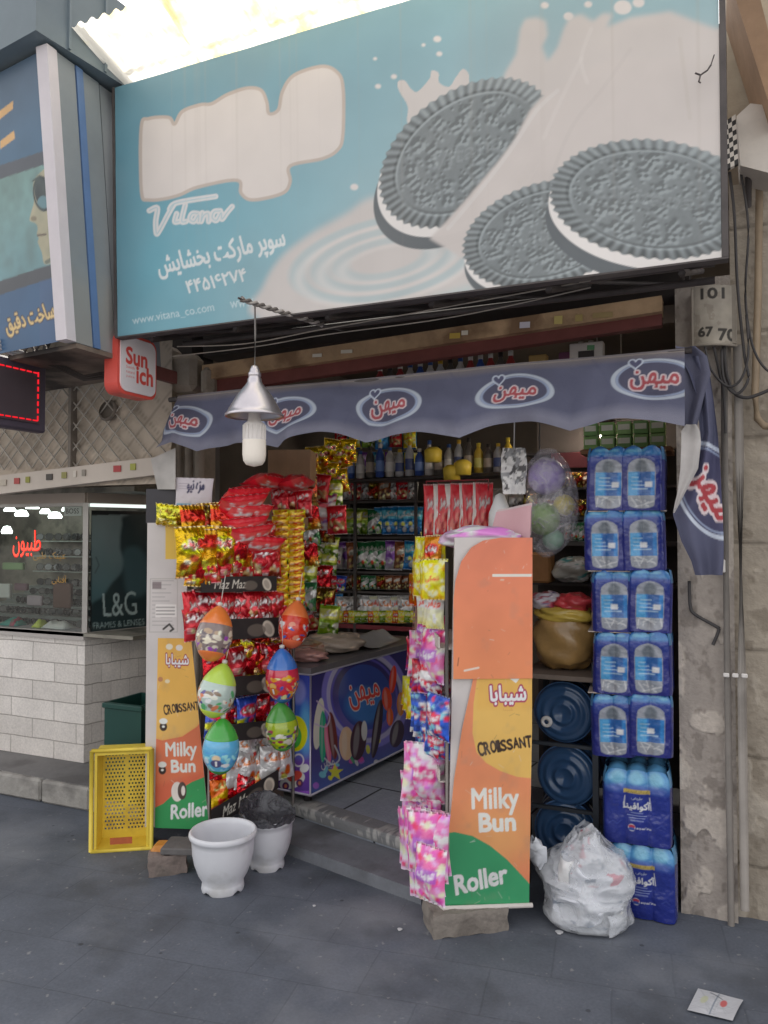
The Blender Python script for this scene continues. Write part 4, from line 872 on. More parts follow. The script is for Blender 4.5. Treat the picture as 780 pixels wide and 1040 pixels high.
# ================================================================== AWNING
M_awn = matvc('dusty_awning_fabric', .75, spec=.25, grime=.14, gscale=4, bump=.25, bscale=220)
def mihan(cv, cx, cy, w, h, rot=0.0, flipy=False, big=1.0):
    f = -1 if flipy else 1
    cv.ell(cx, cy, w / 2, h / 2, '#515165', rot); cv.ell(cx, cy, w / 2 * .97, h / 2 * .95, '#aab2be', rot, ring=w * .035); cv.ell(cx, cy, w / 2 * .88, h / 2 * .84, '#8d99b4', rot, ring=w * .02)
    ca, sa = math.cos(rot), math.sin(rot)
    def L(u, v): u *= w; v *= h * f; return (cx + u * ca - v * sa, cy + u * sa + v * ca)
    hp = [L(-.22 + .085 * 16 * math.sin(t_) ** 3 / 16, .40 + .16 * (13 * math.cos(t_) - 5 * math.cos(2 * t_) - 2 * math.cos(3 * t_) - math.cos(4 * t_)) / 16) for t_ in np.linspace(0, 2 * PI, 24)]
    cv.poly(hp, '#54556f'); cv.stroke(hp, w * .02, '#b9c1d0', closed=True)
    k = w / .3
    cv.text('میهن', *L(0, -.04), '#a34a50', w=w * .56, h=h * .46, rot=rot, bold=1.8 * big, out=3.4 * big, ocol='#c9b9bc', flipy=flipy)
awn = thing('shop_awning', 'dusty blue valance awning with oval red and white logos and loose right end', 'awning', (-1.3, 3.0, 1.9))
AX0, AX1, AZ0, AZ1 = -2.50, -0.105, 1.86, 2.185
nx, ny = 620, 82
cv = Cv(nx, ny, bg='#5a5c72', ss=2, w=AX1 - AX0, h=AZ1 - AZ0); cv.X = cv.X + AX0; cv.Y = cv.Y + AZ0
cv.img *= (0.9 + .2 * fnoise(*cv.X.shape, 120))[..., None]
cv.blend(cv.all(), np.clip((cv.Y - 2.135) / .03, 0, 1) * .6, '#80766f'); cv.blend(cv.all(), np.clip((1.945 - cv.Y) / .05, 0, 1) * .5, '#8b8a97')
for px, py in ((187, 432), (289, 424), (393, 416), (521, 405), (664, 389)):
    q = at_y(px, py, 2.965); mihan(cv, q[0], q[2], .30, .185)
for px in (340, 455, 600):
    q = at_y(px, 400, 2.965); cv.stroke([(q[0], 2.17), (q[0] + .06, 2.05), (q[0] + .05, 1.93)], .012, '#55566e', .3, smooth=True)
cv.stroke([(AX0, 2.172), (AX1, 2.172)], .004, '#9a8f84', .8)
col = cv.final(); U, V_ = np.meshgrid(np.linspace(0, 1, nx), np.linspace(0, 1, ny)); P = np.zeros((ny, nx, 3))
xx = AX0 + U * (AX1 - AX0); scal = .044 * np.abs(np.sin(xx * PI / .43 + .6)) + .012 * np.sin(xx * 7)
zt = 2.168 + .012 * U; zb = 1.885 + .0 * U + scal
# left end slopes down like a gable
zt = zt - np.clip((-2.40 - xx) / .10, 0, 1) * .10; zb = zb - np.clip((-2.38 - xx) / .12, 0, 1) * .03
P[..., 0] = xx; P[..., 2] = zb + (zt - zb) * V_
P[..., 1] = 3.0 - .055 * (1 - V_) + (.024 * np.sin(xx * 9 + 1) + .014 * np.sin(xx * 23 + V_ * 3) + .008 * np.sin(xx * 41 - V_ * 4)) * (1 - V_) ** .7 + .010 * np.sin(xx * 5.3 + V_ * 9) + np.clip((-2.40 - xx) / .1, 0, 1) * .05
P[..., 1] += .006 * (fnoise(ny, nx, 22) - .5)
g = MB(); g.grid(P, col); g.build('valance', M_awn, awn)
g = MB(); g.tube([(-2.46, 3.02, 2.155), (-1.2, 3.02, 2.165), (-.08, 3.02, 2.172)], .012, 8); 
for x in (-2.4, -1.5, -.7, -.13): g.tube([(x, 3.02, 2.16), (x, 3.3, 2.22)], .008, 6)
g.build('rail', M_frame, awn)
# loose end: rows of (y, left px, right px) on the cloth hanging at the pier
def cloth_rows(rows, Y, nx, ny, foldamp=.012, nf=3, ph=0.0):
    ys = np.array([r[0] for r in rows], float); l = np.array([r[1] for r in rows], float); r_ = np.array([r[2] for r in rows], float)
    P = np.zeros((ny, nx, 3)); yy = np.linspace(ys[0], ys[-1], ny)
    for j, y in enumerate(yy):
        a_, b_ = np.interp(y, ys, l), np.interp(y, ys, r_)
        for i in range(nx):
            u = i / (nx - 1); q = at_y(a_ + (b_ - a_) * u, y, Y); P[j, i] = q; P[j, i, 1] -= foldamp * math.sin(u * nf * PI + ph + y * .02)
    return P
def cloth_piece(rows, Y, base, logo, nm, foldamp=.012, nf=3, ph=0.0, nx=60, ny=150, mat_=None):
    ss = 2; Pf = cloth_rows(rows, Y, nx * ss, ny * ss, 0); X, Yp = proj(Pf); cv = Cv(nx, ny, X, Yp, bg=base, ss=ss); cv.pix = .25
    cv.img *= (0.88 + .24 * fnoise(*X.shape, 40))[..., None]
    if logo: logo(cv)
    P = cloth_rows(rows, Y, nx, ny, foldamp, nf, ph); g = MB(); g.grid(P, cv.final()); return g.build(nm, mat_ or M_awn, awn)
def dl(cv):
    cv.ell(722, 498, 33, 52, '#4c4c68', rot=-.45); cv.ell(722, 498, 32, 51, '#bcc4d2', rot=-.45, ring=3.2); cv.ell(722, 498, 28, 46, '#8d99b4', rot=-.45, ring=1.6)
    cv.text('میهن', 718, 500, '#b0434a', w=62, h=26, rot=1.05, flipy=True, bold=2.0, out=5, ocol='#d9c9cb')
cloth_piece([(362, 690, 716), (380, 700, 721), (400, 707, 724), (440, 711, 729), (480, 702, 732), (505, 692, 733), (522, 683, 734), (550, 692, 735), (570, 702, 735), (584, 706, 734)], 3.06, '#55576e', dl, 'loose_end', .014, 3, .5)
cloth_piece([(431, 697, 707), (438, 692, 711), (450, 692, 712), (476, 691, 709), (500, 688, 696), (512, 685, 690), (521, 683.5, 685)], 3.035, '#b5b0ad', None, 'loose_end_lining', .006, 2, 0, 30, 60, mat_=matvc('awning_lining', .8, grime=.25, gscale=12))
cloth_piece([(352, 686, 706), (362, 689, 718), (380, 692, 722), (400, 696, 716), (432, 694, 708)], 3.05, '#5c5d71', None, 'loose_end', .012, 2, 1.0, 30, 40)
g = MB(); L_ = [at_y(153, 466, 3.03), at_y(178, 455, 3.03), at_y(178, 497, 3.03), at_y(160, 497, 3.03)]; g.slab(L_, (0, .004, 0), col='#b3aea9'); g.build('end_flap_lining', matvc('awning_lining'), awn)

# ================================================================== HANGING LAMP AND ITS BRACKET
br = thing('lamp_bracket', 'twisted rope wrapped iron rod sticking out under the billboard', 'bracket', at_y(328, 330, 2.78))
p0, p1 = at_y(243, 303, 2.33), at_y(328, 330, 2.80); d_ = p1 - p0; up = np.array([0, 0, 1.0]); sd_ = np.cross(d_, up); sd_ /= np.linalg.norm(sd_); uu = np.cross(sd_, d_ / np.linalg.norm(d_))
for ph, c_ in ((0, '#a39c96'), (PI, '#6d6661')):
    g = MB(); g.tube([p0 + d_ * t_ + .0055 * (sd_ * math.cos(t_ * 42 + ph) + uu * math.sin(t_ * 42 + ph)) for t_ in np.linspace(.02, 1, 150)], .006, 6, col=c_); g.build('rope_strand', matvc('rope_vc', .8), br)
g = MB(); g.tube([p0 - d_ * .01, p1 + d_ * .3], .004, 6); g.build('iron_rod', M_frame, br)
lp = at_y(258.5, 400, 2.41); lamp = thing('hanging_lamp', 'aluminium bell shade lamp with white LED bulb hanging in front of the awning', 'lamp', (lp[0], lp[1], lp[2] - .25))
top = at_y(258, 311, 2.41); D_ = 2.76; px2m = D_ / FPX
def yz(py): return at_y(258.5, py, 2.41)[2]
g = MB(); g.tube([(lp[0], lp[1], yz(309)), (lp[0] + .002, lp[1], yz(340)), (lp[0], lp[1], yz(374))], .0035, 6); g.build('cord', mat('grey_flex', '#7d7874', .7), lamp)
M_al = mat('spun_aluminium', '#b9b4b8', .32, metal=.85, var=.1, scale=12, bump=.04)
g = MB(); prof = [(0.001, yz(371)), (.012, yz(372)), (.018, yz(376)), (.020, yz(378)), (.024, yz(379)), (.024, yz(382)), (.021, yz(383)), (.026, yz(385)), (.027, yz(388)), (.030, yz(389.5)), (.036, yz(392)), (.052, yz(397)), (.070, yz(404)), (.085, yz(411)), (.095, yz(416)), (.103, yz(420)), (.108, yz(421)), (.1085, yz(423)), (.106, yz(423.5)), (.100, yz(420.5)), (.082, yz(412)), (.06, yz(402)), (.03, yz(394)), (.001, yz(392))]
g.lathe(prof, (lp[0], lp[1], 0), 40); g.build('shade', M_al, lamp)
g = MB(); g.lathe([(.001, yz(405)), (.022, yz(405)), (.022, yz(424)), (.026, yz(428)), (.040, yz(431)), (.041, yz(446)), (.0425, yz(447))], (lp[0], lp[1], 0), 28)
for k in range(16):
    an = 2 * PI * k / 16; g.box((lp[0] + .0405 * math.cos(an), lp[1] + .0405 * math.sin(an), (yz(432) + yz(446)) / 2), (.006, .003, yz(432) - yz(446)), rz=an)
bulb_ = g.build('bulb_base', mat('bulb_plastic', '#d3cdc8', .45, var=.05), lamp)
g = MB(); g.lathe([(.0425, yz(447)), (.0435, yz(448)), (.0435, yz(462)), (.040, yz(468)), (.030, yz(472)), (.001, yz(474))], (lp[0], lp[1], 0), 28); g.build('bulb_diffuser', mat('bulb_diffuser', '#d9d0c4', .35, var=.04, emit=('#fff2dd', .05)), bulb_)

# ================================================================== PIPES, METER PLATE, BOX AND CABLES ON THE RIGHT PIER

q0, q1 = at_y(702, 352, 3.21), at_y(748, 287, 3.21)
mp = thing('number_plate_box', 'curved beige metal cover with stencilled house numbers 101, 67 and 70', 'meter cover', ((q0[0] + q1[0]) / 2, 3.24, q0[2]))
n_ = 40; cvw, cvh = q1[0] - q0[0], q1[2] - q0[2]; cv = Cv(80, 100, bg='#a49b8d', ss=2, w=cvw, h=cvh)
cv.img *= (0.8 + .4 * fnoise(200, 160, 50))[..., None]; cv.blend(cv.all(), (fnoise(200, 160, 24) > .62) * .35, '#7a6d60')
for s_, u, v, w_, h_ in (('101', .48, .86, .50, .17), ('67', .32, .22, .30, .15), ('70', .78, .17, .36, .19)): cv.text(s_, u * cvw, v * cvh, '#3b3733', w=w_ * cvw, h=h_ * cvh, bold=2.2)
U, V_ = np.meshgrid(np.linspace(0, 1, 80), np.linspace(0, 1, 100)); P = np.stack([q0[0] + U * cvw, 3.24 - .035 * np.sin(PI * np.clip(U * 1.05, 0, 1)) ** .6, q0[2] + V_ * cvh - .012 * U + .006], -1)
g = MB(); g.grid(P, cv.final()); g.build('front_cover', matvc('stencilled_metal', .6, grime=.25, gscale=18, bump=.15, bscale=60), mp)
g = MB(); g.box(((q0[0] + q1[0]) / 2, 3.262, (q0[2] + q1[2]) / 2), (cvw * .96, .07, cvh * .99)); g.tube([tuple(P[0, i]) for i in range(0, 80, 6)], .005, 6); g.build('back_box', mat('dull_metal_box', '#8d8478', .6, var=.2, scale=9), mp)
M_pipe = mat('grey_conduit', '#8c857e', .6, var=.2, scale=4, stain=('#5e5954', 3, .5, .6))
g = MB(); x = at_y(738.5, 600, 3.27)[0]; g.tube([(at_y(735.5, 340, 3.27)[0], 3.25, at_y(735, 345, 3.27)[2]), (at_y(736, 480, 3.27)[0], 3.268, at_y(735, 480, 3.27)[2]), (at_y(739, 700, 3.27)[0], 3.268, at_y(735, 700, 3.27)[2]), (at_y(742.5, 930, 3.27)[0], 3.268, 0.0)], .013, 10)
single('drain_pipe', g, mat('dark_conduit', '#6f6963', .6, var=.25, scale=5), 'dark grey thin pipe running down the pier to the pavement', 'pipe')
g = MB(); g.tube([(at_y(749, 352, 3.3)[0], 3.285, at_y(749, 352, 3.3)[2]), (at_y(751, 470, 3.3)[0], 3.285, at_y(751, 470, 3.3)[2]), (at_y(753.5, 690, 3.3)[0], 3.285, at_y(753, 690, 3.3)[2]), (at_y(756, 905, 3.3)[0], 3.285, .06)], .017, 10)
single('wall_conduit', g, M_pipe, 'pale grey wall conduit beside the thin dark pipe', 'pipe')
for py, lab in ((575, 'upper white clamp'), (686, 'lower white clamp')):
    q = at_y(741 if py > 600 else 737, py, 3.245); g = MB()
    for k in range(3 if py > 600 else 1): g.box((q[0] - .012 + .032 * k, 3.249, q[2] + .001 * k), (.022, .012, .016 if py > 600 else .05), bev=.003)
    single('pipe_clamp', g, mat('white_plastic', '#c9c4bf', .5, var=.08), lab + ' holding the pipes to the right pier', 'clamp')
g = MB(); g.tube([(at_y(772, 130, 3.3)[0], 3.31, at_y(772, 130, 3.3)[2]), (at_y(770, 300, 3.3)[0], 3.31, at_y(770, 300, 3.3)[2]), (at_y(767, 400, 3.3)[0], 3.31, at_y(767, 400, 3.3)[2]), (at_y(769, 425, 3.3)[0], 3.30, at_y(769, 425, 3.3)[2]), (at_y(776, 433, 3.3)[0], 3.29, at_y(776, 433, 3.3)[2]), (at_y(795, 434, 3.3)[0], 3.29, at_y(790, 434, 3.3)[2])], .014, 10)
single('gas_pipe', g, mat('tan_pipe', '#8d7a62', .55, var=.2, scale=6), 'tan pipe with a hooked lower end on the far right wall', 'pipe')
M_cab = mat('black_cable', '#3d3a3a', .6, var=.2)
def pyp(pts, Y): return [at_y(x, y, Y) for x, y in pts]
for i, (pts, Y, r_, lab) in enumerate((
    ([(741, 175), (746, 220), (749, 290), (756, 360), (760, 385), (748, 400), (735, 385), (733, 355)], 3.19, .006, 'black cable looping from the checkered box to the number plate'),
    ([(735, 352), (738, 380), (745, 398), (757, 404), (772, 400), (790, 392)], 3.24, .007, 'lower black cable loop under the number plate'),
    ([(725, 352), (731, 380), (735, 400), (737, 440)], 3.22, .006, 'short black cable dropping straight from the number plate'),
    ([(752, 172), (760, 230), (757, 300), (764, 350), (778, 375), (795, 380)], 3.2, .005, 'thin cable running from the box floodlight down past the tan pipe'),
    ([(716, 352), (722, 375), (738, 392), (752, 386), (760, 360), (758, 320)], 3.18, .005, 'thin cable coil hanging off the side of the number plate'),
    ([(700, 590), (701, 615), (706, 624), (727, 636), (730, 640), (724, 655)], 3.28, .007, 'broken dark cable stub on the flaking plaster under the loose awning end'))):
    P_ = spline(pyp(pts, Y), 5, False); g = MB(); g.tube(P_, r_, 6); single('cable', g, M_cab, lab, 'cable')
for i, (pts, Y, lab) in enumerate((([(175, 362), (260, 352), (330, 340), (460, 322), (600, 292)], 2.9, 'upper thin wire strung under the billboard'), ([(180, 352), (250, 349), (330, 334), (420, 318), (600, 285)], 2.84, 'lower thin wire strung under the billboard'))):
    g = MB(); g.tube(spline(pyp(pts, Y), 6, False), .0028, 5); single('wire', g, mat('pale_wire', '#a39a90', .6), lab, 'wire')
eb = thing('flood_light', 'beige box floodlight with black and white checkered edge on the right wall', 'floodlight', at_y(757, 190, 3.15))
a_, b_, c_, d_, e_ = [at_y(x, y, 3.12) for x, y in ((748, 118), (762, 105), (790, 108), (790, 178), (752, 168))]
g = MB(); g.slab([a_, b_, c_, d_, e_], (0, .17, 0)); g.build('body', mat('beige_box', '#c6beb4', .55, var=.12, scale=7), eb)
g = MB(); A_, B_ = at_y(735, 124, 3.08), at_y(747, 116, 3.10); C_, D_ = at_y(750, 166, 3.10), at_y(738, 172, 3.08)
for i in range(3):
    for j in range(10):
        f = lambda u, v: (A_ * (1 - u) + B_ * u) * (1 - v) + (D_ * (1 - u) + C_ * u) * v
        cq = f((i + .5) / 3, (j + .5) / 10); c4 = [f(i / 3, j / 10), f((i + 1) / 3, j / 10), f((i + 1) / 3, (j + 1) / 10), f(i / 3, (j + 1) / 10)]
        g.slab(c4, (0, .02, 0), col='#2c2a2a' if (i + j) % 2 else '#c2bab0')
g.build('checkered_edge', matvc('checker_vc', .6), eb)
g = MB(); g.tube([at_y(760, 175, 3.2), at_y(760, 210, 3.3)], .012, 6); g.build('bracket', M_frame, eb)
ev = MB(); ev.slab([at_y(738, -30, 3.0), at_y(765, -30, 3.0), at_y(800, 110, 3.0), at_y(785, 118, 3.0)], (0, .35, 0)); single('timber_eave', ev, mat('tan_timber', '#94765a', .8, var=.25, scale=3, bump=.3), 'slanting tan timber eave board at the top right corner', 'eave')
# ================================================================== PACKETS (prototypes carry their own print)
M_foil = matvc('foil_wrap', .27, metal=.35, spec=.6, coat=.4, bump=.8, bscale=34, grime=.14)
M_gold = matvc('gold_foil', .22, metal=.75, spec=.6, coat=.3, bump=1.0, bscale=40, grime=.2, gscale=20)
M_wrap = matvc('plastic_wrap', .35, spec=.55, coat=.3, bump=.35, bscale=30, grime=.1)
M_paper = matvc('printed_paper', .7, grime=.08)
M_print = matvc('printed_board', .42, spec=.4, grime=.07, gscale=3)
TXT = ['مزمز', 'چی پلت', 'پفک', 'شکوفه', 'کامک', 'توپک', 'نمکی']
def blobs(cv, cols, n, x0, x1, y0, y1, r0, r1, rg):
    for _ in range(n):
        cv.ell(x0 + (x1 - x0) * rg.random(), y0 + (y1 - y0) * rg.random(), r0 + (r1 - r0) * rg.random(), r0 + (r1 - r0) * rg.random(), cols[rg.integers(len(cols))], rot=rg.random() * 3)
def pack_print(nx, ny, base, base2, txt, tcol, panel, cols, seed, g_=1.3, style=0):
    g_ *= 1.25
    rg = np.random.default_rng(seed); cv = Cv(nx, ny, bg=base, ss=4, w=1, h=1.3, g=g_)
    cv.vgrad([(0, base2), (.5, base), (1.3, base)])
    if style == 0:      # oval badge over a food picture
        blobs(cv, cols, 16, .1, .9, .12, .55, .05, .13, rg); cv.ell(.5, .82, .40, .20, panel, rot=.15); cv.text(txt, .5, .83, tcol, w=.62, h=.24, rot=.1, bold=1.2, out=2.2, ocol='#ffffff' if tcol != '#ffffff' else '#7a1420')
    elif style == 1:    # diagonal bands
        cv.poly([(0, .2), (1, .65), (1, 1.0), (0, .55)], panel); blobs(cv, cols, 10, .3, .95, .1, .45, .05, .12, rg); cv.text(txt, .48, .95, tcol, w=.7, h=.26, rot=.2, bold=1.5); cv.rect(.1, .12, .4, .2, '#e8e4da', .8)
    elif style == 2:    # clear bag full of small sweets
        blobs(cv, cols, 90, .02, .98, .05, 1.25, .04, .10, rg)
        cv.rect(.18, .5, .82, .8, panel, .85); cv.text(txt, .5, .65, tcol, w=.5, h=.2, bold=1)
    elif style == 3:    # block print with lines of small type
        cv.rect(0, .72, 1, 1.12, panel); cv.text(txt, .5, .92, tcol, w=.72, h=.28, bold=1.6)
        for k in range(3): cv.rect(.12, .5 - k * .09, .12 + .5 * rg.random() + .2, .53 - k * .09, '#efe9df', .7)
        blobs(cv, cols, 8, .35, .95, .1, .5, .06, .14, rg)
    cv.rect(0, 0, 1, .05, '#c9c6c2', .5); cv.rect(0, 1.25, 1, 1.3, '#c9c6c2', .5)
    cv.img *= (0.85 + .3 * fnoise(*cv.X.shape, 14))[..., None]
    return cv.final()
def pillow(w, h, t, col, seed, crink=1.0, lumpy=0.0):
    ny, nx = col.shape[:2]; rg = np.random.default_rng(seed); U, V_ = np.meshgrid(np.linspace(0, 1, nx), np.linspace(0, 1, ny))
    prof = (np.sin(PI * np.clip(U, 0, 1)) ** .55) * (np.clip(np.sin(PI * np.clip((V_ - .04) / .92, 0, 1)), 0, 1) ** .5)
    n1 = fnoise(ny, nx, 6) - .5; n2 = fnoise(ny, nx, 6) - .5; mb = MB(); X_ = (U - .5) * w * (1 - .07 * np.sin(PI * V_)); Z_ = (V_ - .5) * h
    edge = np.cos(U * 2 * PI * 7) * .004 * crink * (1 - np.sin(PI * V_) ** .3)
    for sg, n in ((-1, n1), (1, n2)):
        T_ = sg * prof * t / 2 * (1 + 1.1 * n * crink) + edge + lumpy * t * n * prof
        P = np.stack([X_, T_, Z_ + .012 * h * n * 0], -1)
        if sg < 0: mb.grid(P, col)
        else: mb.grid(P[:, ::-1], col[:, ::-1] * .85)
    return mb
class Proto:
    def __init__(s, name, mb, mats, cat): s.name, s.mb, s.mats, s.cat, s.o = name, mb, mats, cat, None
    def put(s, loc, rot, label, group, scale=(1, 1, 1)):
        if s.o is None: s.o = s.mb.build(s.name, s.mats); o = s.o; o['category'] = s.cat
        else: o = s.o.copy(); COL.objects.link(o)
        o.location = [float(q) for q in loc]; o.rotation_euler = rot; o.scale = scale; o['label'] = label
        if group: o['group'] = group
        elif 'group' in o: del o['group']
        return o
def PK(name, w, h, t, base, base2, txt, tcol, panel, cols, seed, style=0, mats=None, nx=22, ny=28, g_=1.3, crink=1.0):
    return Proto(name, pillow(w, h, t, pack_print(nx, ny, base, base2, txt, tcol, panel, cols, seed, g_, style), seed, crink), mats or M_foil, 'snack packet')
def facing(N): return math.atan2(N[0], -N[1])
p_red = PK('snack_packet', .115, .16, .05, '#b3202c', '#8c1622', 'مزمز', '#ffffff', '#c8303a', ['#d9b48a', '#8c5a30', '#e0c9a0', '#5d1018'], 1)
p_gold = PK('snack_packet', .13, .19, .06, '#c79c1c', '#a8761a', 'چی پف', '#c01820', '#e6c63a', ['#c83018', '#e8c850', '#8a3a1c', '#f0e0b0'], 2, mats=M_gold, crink=1.9)
p_goldred = PK('snack_packet', .13, .18, .06, '#b8202a', '#d2a01e', 'مزمز', '#ffffff', '#a81a24', ['#e8c040', '#f2d890', '#8a1018', '#d06a20'], 3, style=1, mats=M_gold, crink=1.6)
p_dark = PK('snack_packet', .12, .17, .05, '#6b4a1e', '#3d2a16', 'پاپ', '#f0d060', '#8c2a1e', ['#c79c2c', '#5a3010', '#b03020', '#e0c070'], 4, style=1, mats=M_gold, crink=1.9)
p_flat = PK('snack_packet', .25, .17, .085, '#c02430', '#a01826', 'مزمز', '#f6d9d0', '#d84a4a', ['#e06a60', '#8a1420', '#f0b0a0'], 5, style=3, mats=M_wrap)
p_blue = PK('snack_packet', .13, .17, .05, '#2f4aa8', '#203a8c', 'توپک', '#ffffff', '#c83040', ['#e8e4f0', '#d83048', '#5a90e0', '#f0c040'], 6)
p_white = PK('snack_packet', .13, .16, .05, '#c9c6cc', '#e0dcd8', 'کامک', '#e06a18', '#f0e4d8', ['#e8842a', '#d0501e', '#f6d060', '#ffffff'], 7, style=3)
p_orange = PK('snack_packet', .12, .16, .05, '#c85a1c', '#7a2450', 'پفک', '#f8e080', '#d8a02a', ['#4a2a6a', '#e8b030', '#c03028', '#f0d0a0'], 8, style=1)
p_pink = PK('sweets_bag', .16, .22, .07, '#d86a9c', '#e090b4', 'شکوفه', '#ffffff', '#d03a78', ['#e8a0c0', '#f4c8d8', '#c83a78', '#f8e4ea', '#b86ab8'], 9, style=2, mats=M_wrap)
p_pink2 = PK('sweets_bag', .16, .22, .07, '#c85a8c', '#e8a8c4', 'توپک', '#ffffff', '#8a4aa0', ['#e890b8', '#f0d0e0', '#b04a90', '#d8305a', '#f4e0a8'], 10, style=2, mats=M_wrap)
p_yel = PK('sweets_bag', .12, .17, .06, '#d8b81e', '#c8981a', 'نمکی', '#c02020', '#e8d860', ['#f0d838', '#e8b020', '#f8f0a0', '#c89018'], 11, style=2, mats=M_wrap)
p_rwp = PK('sweets_bag', .14, .18, .07, '#a82038', '#703a8c', 'شکوفه', '#ffffff', '#d8d0d8', ['#c02838', '#f0f0f4', '#5a2a78', '#e0d8e0', '#8a1a30'], 12, style=2, mats=M_wrap)
p_bwr = PK('sweets_bag', .14, .18, .07, '#28489c', '#1c3478', 'توپک', '#ffffff', '#c83040', ['#3058b8', '#e8ecf4', '#18306c', '#c8283a', '#78b0d8'], 13, style=2, mats=M_wrap)
p_wafer = PK('wafer_packet', .085, .13, .035, '#d8c8a8', '#e0b868', 'ویفر', '#c03a20', '#f0e8d4', ['#e0c898', '#c89858', '#f4ecd8'], 14, style=3, mats=M_wrap)
p_ora2 = PK('snack_packet', .09, .16, .04, '#d87a1c', '#b83a18', 'پفک', '#ffffff', '#c02a20', ['#e8c040', '#f0d890', '#8a2414'], 15, style=0)
p_green = PK('snack_packet', .12, .17, .05, '#7d9a2c', '#4f6e1e', 'نمکی', '#ffffff', '#c8cc6a', ['#d8d890', '#3f5a18', '#e8e4b8'], 16, style=3)
p_grn2 = PK('snack_packet', .10, .16, .05, '#2f6e44', '#20482e', 'چی پلت', '#f0e8c0', '#e0e0d0', ['#8ab060', '#d8d8c0', '#c04030'], 17, style=1)
p_cyan = PK('snack_packet', .13, .20, .05, '#2a78b0', '#1d5a94', 'نمکی', '#ffffff', '#5aa8d8', ['#e0e8f0', '#184a80', '#f0d060'], 18, style=3)
p_brown = PK('snack_packet', .11, .17, .05, '#7a4a34', '#4f2c20', 'کاکائو', '#f0d8b0', '#a86a40', ['#d8a870', '#3d2014', '#e8c898'], 19, style=0)
p_purple = PK('snack_packet', .11, .18, .05, '#7a4a9c', '#d8d4dc', 'شکوفه', '#ffffff', '#a070b8', ['#e0d0e8', '#50307a', '#f0f0f0'], 20, style=3)
p_grey = PK('snack_packet', .10, .17, .05, '#a8a49e', '#787470', 'نمکی', '#3a3a3a', '#d8d4cc', ['#e0dcd4', '#585450', '#b83a34'], 21, style=0)
p_red2 = PK('snack_packet', .12, .165, .055, '#a81c28', '#c8303a', 'مزمز', '#ffffff', '#7a1420', ['#e0b890', '#8a4a20', '#f0e0c0', '#c83a3a'], 71, style=3, crink=1.4); p_red3 = PK('snack_packet', .11, .16, .05, '#c02a34', '#8a1822', 'مزمز', '#f8e8d8', '#a01c28', ['#d0a070', '#f0d8b0', '#6a2a18'], 72, style=1, crink=1.4)
p_gold2 = PK('snack_packet', .13, .18, .06, '#b88a14', '#d8b43a', 'پفک', '#a01820', '#d03a28', ['#e8c850', '#8a5a10', '#f0e0a0', '#b02a20'], 73, style=3, mats=M_gold, crink=2.2)
p_strip = PK('cake_strip', .11, .05, .03, '#d89a1c', '#c88418', 'کیک', '#a01818', '#e8c040', ['#8a3018', '#f0d070', '#c02020'], 22, style=3, nx=16, ny=12)

# ================================================================== LEFT DISPLAY RACK
B_ = at_z(212, 842, .09); Af = at_z(147, 840, .09); FD = np.array([.50, .866, 0]); FN = np.array([.866, -.50, 0]); LOUT = .0
lrack = thing('display_rack', 'left bakery display rack hung with red and gold snack packets and plastic eggs', 'display rack', (B_[0], B_[1], .09))
def fl(px, py, out=0.0): return at_pl(px, py, B_ + FN * out, FN)
PD = B_ - Af; PD[2] = 0; PWL = np.linalg.norm(PD); PD /= PWL; PNL = np.array([PD[1], -PD[0], 0])
ztop = at_pl(150, 531, B_, PNL)[2]
M_white = mat('white_board', '#c3bcb8', .5, var=.06, scale=3, stain=('#a59c94', 4, .55, .4))
cvw = .155; cv = plane_cv(Af + np.array([0, 0, 0]), PD, (0, 0, 1), .20, ztop - .09, .003, '#c2bbb8')
cv.img *= (.94 + .12 * fnoise(*cv.X.shape, 50))[..., None]
cv.rect(168, 532, 190, 568, '#d8b030'); cv.stroke([(153, 588), (180, 588), (180, 642), (152, 642)], .8, '#aaa49e', closed=True)
for k in range(12): y = 590 + k * 4.1; cv.stroke([(155, y), (155 + 12 + 10 * RNG.random(), y)], .8, '#8f8a88', .7)
cv.rect(155, 591, 164, 598, '#6f5e62', .8); cv.rect(158, 614, 179, 627, '#d6d0cc'); 
for k in range(3): cv.stroke([(159, 617 + 3.5 * k), (177, 617 + 3.5 * k)], 1.3, '#77706e', .8)
cv.stroke([(166, 639), (172, 634), (176, 639), (173, 641)], 2, '#3c3836')
g = MB(); g.grid(plane_pts(Af - PNL * 0, PD, (0, 0, 1), .20, ztop - .09, cv.nx, cv.ny), cv.final()); g.build('white_front_board', M_print, lrack)
g = MB(); g.slab([Af - PNL * .003, Af - PNL * .003 + PD * .2, Af - PNL * .003 + PD * .2 + np.array([0, 0, ztop - .09]), Af - PNL * .003 + np.array([0, 0, ztop - .09])], tuple(-PNL * .03)); g.build('frame_board', M_white, lrack)
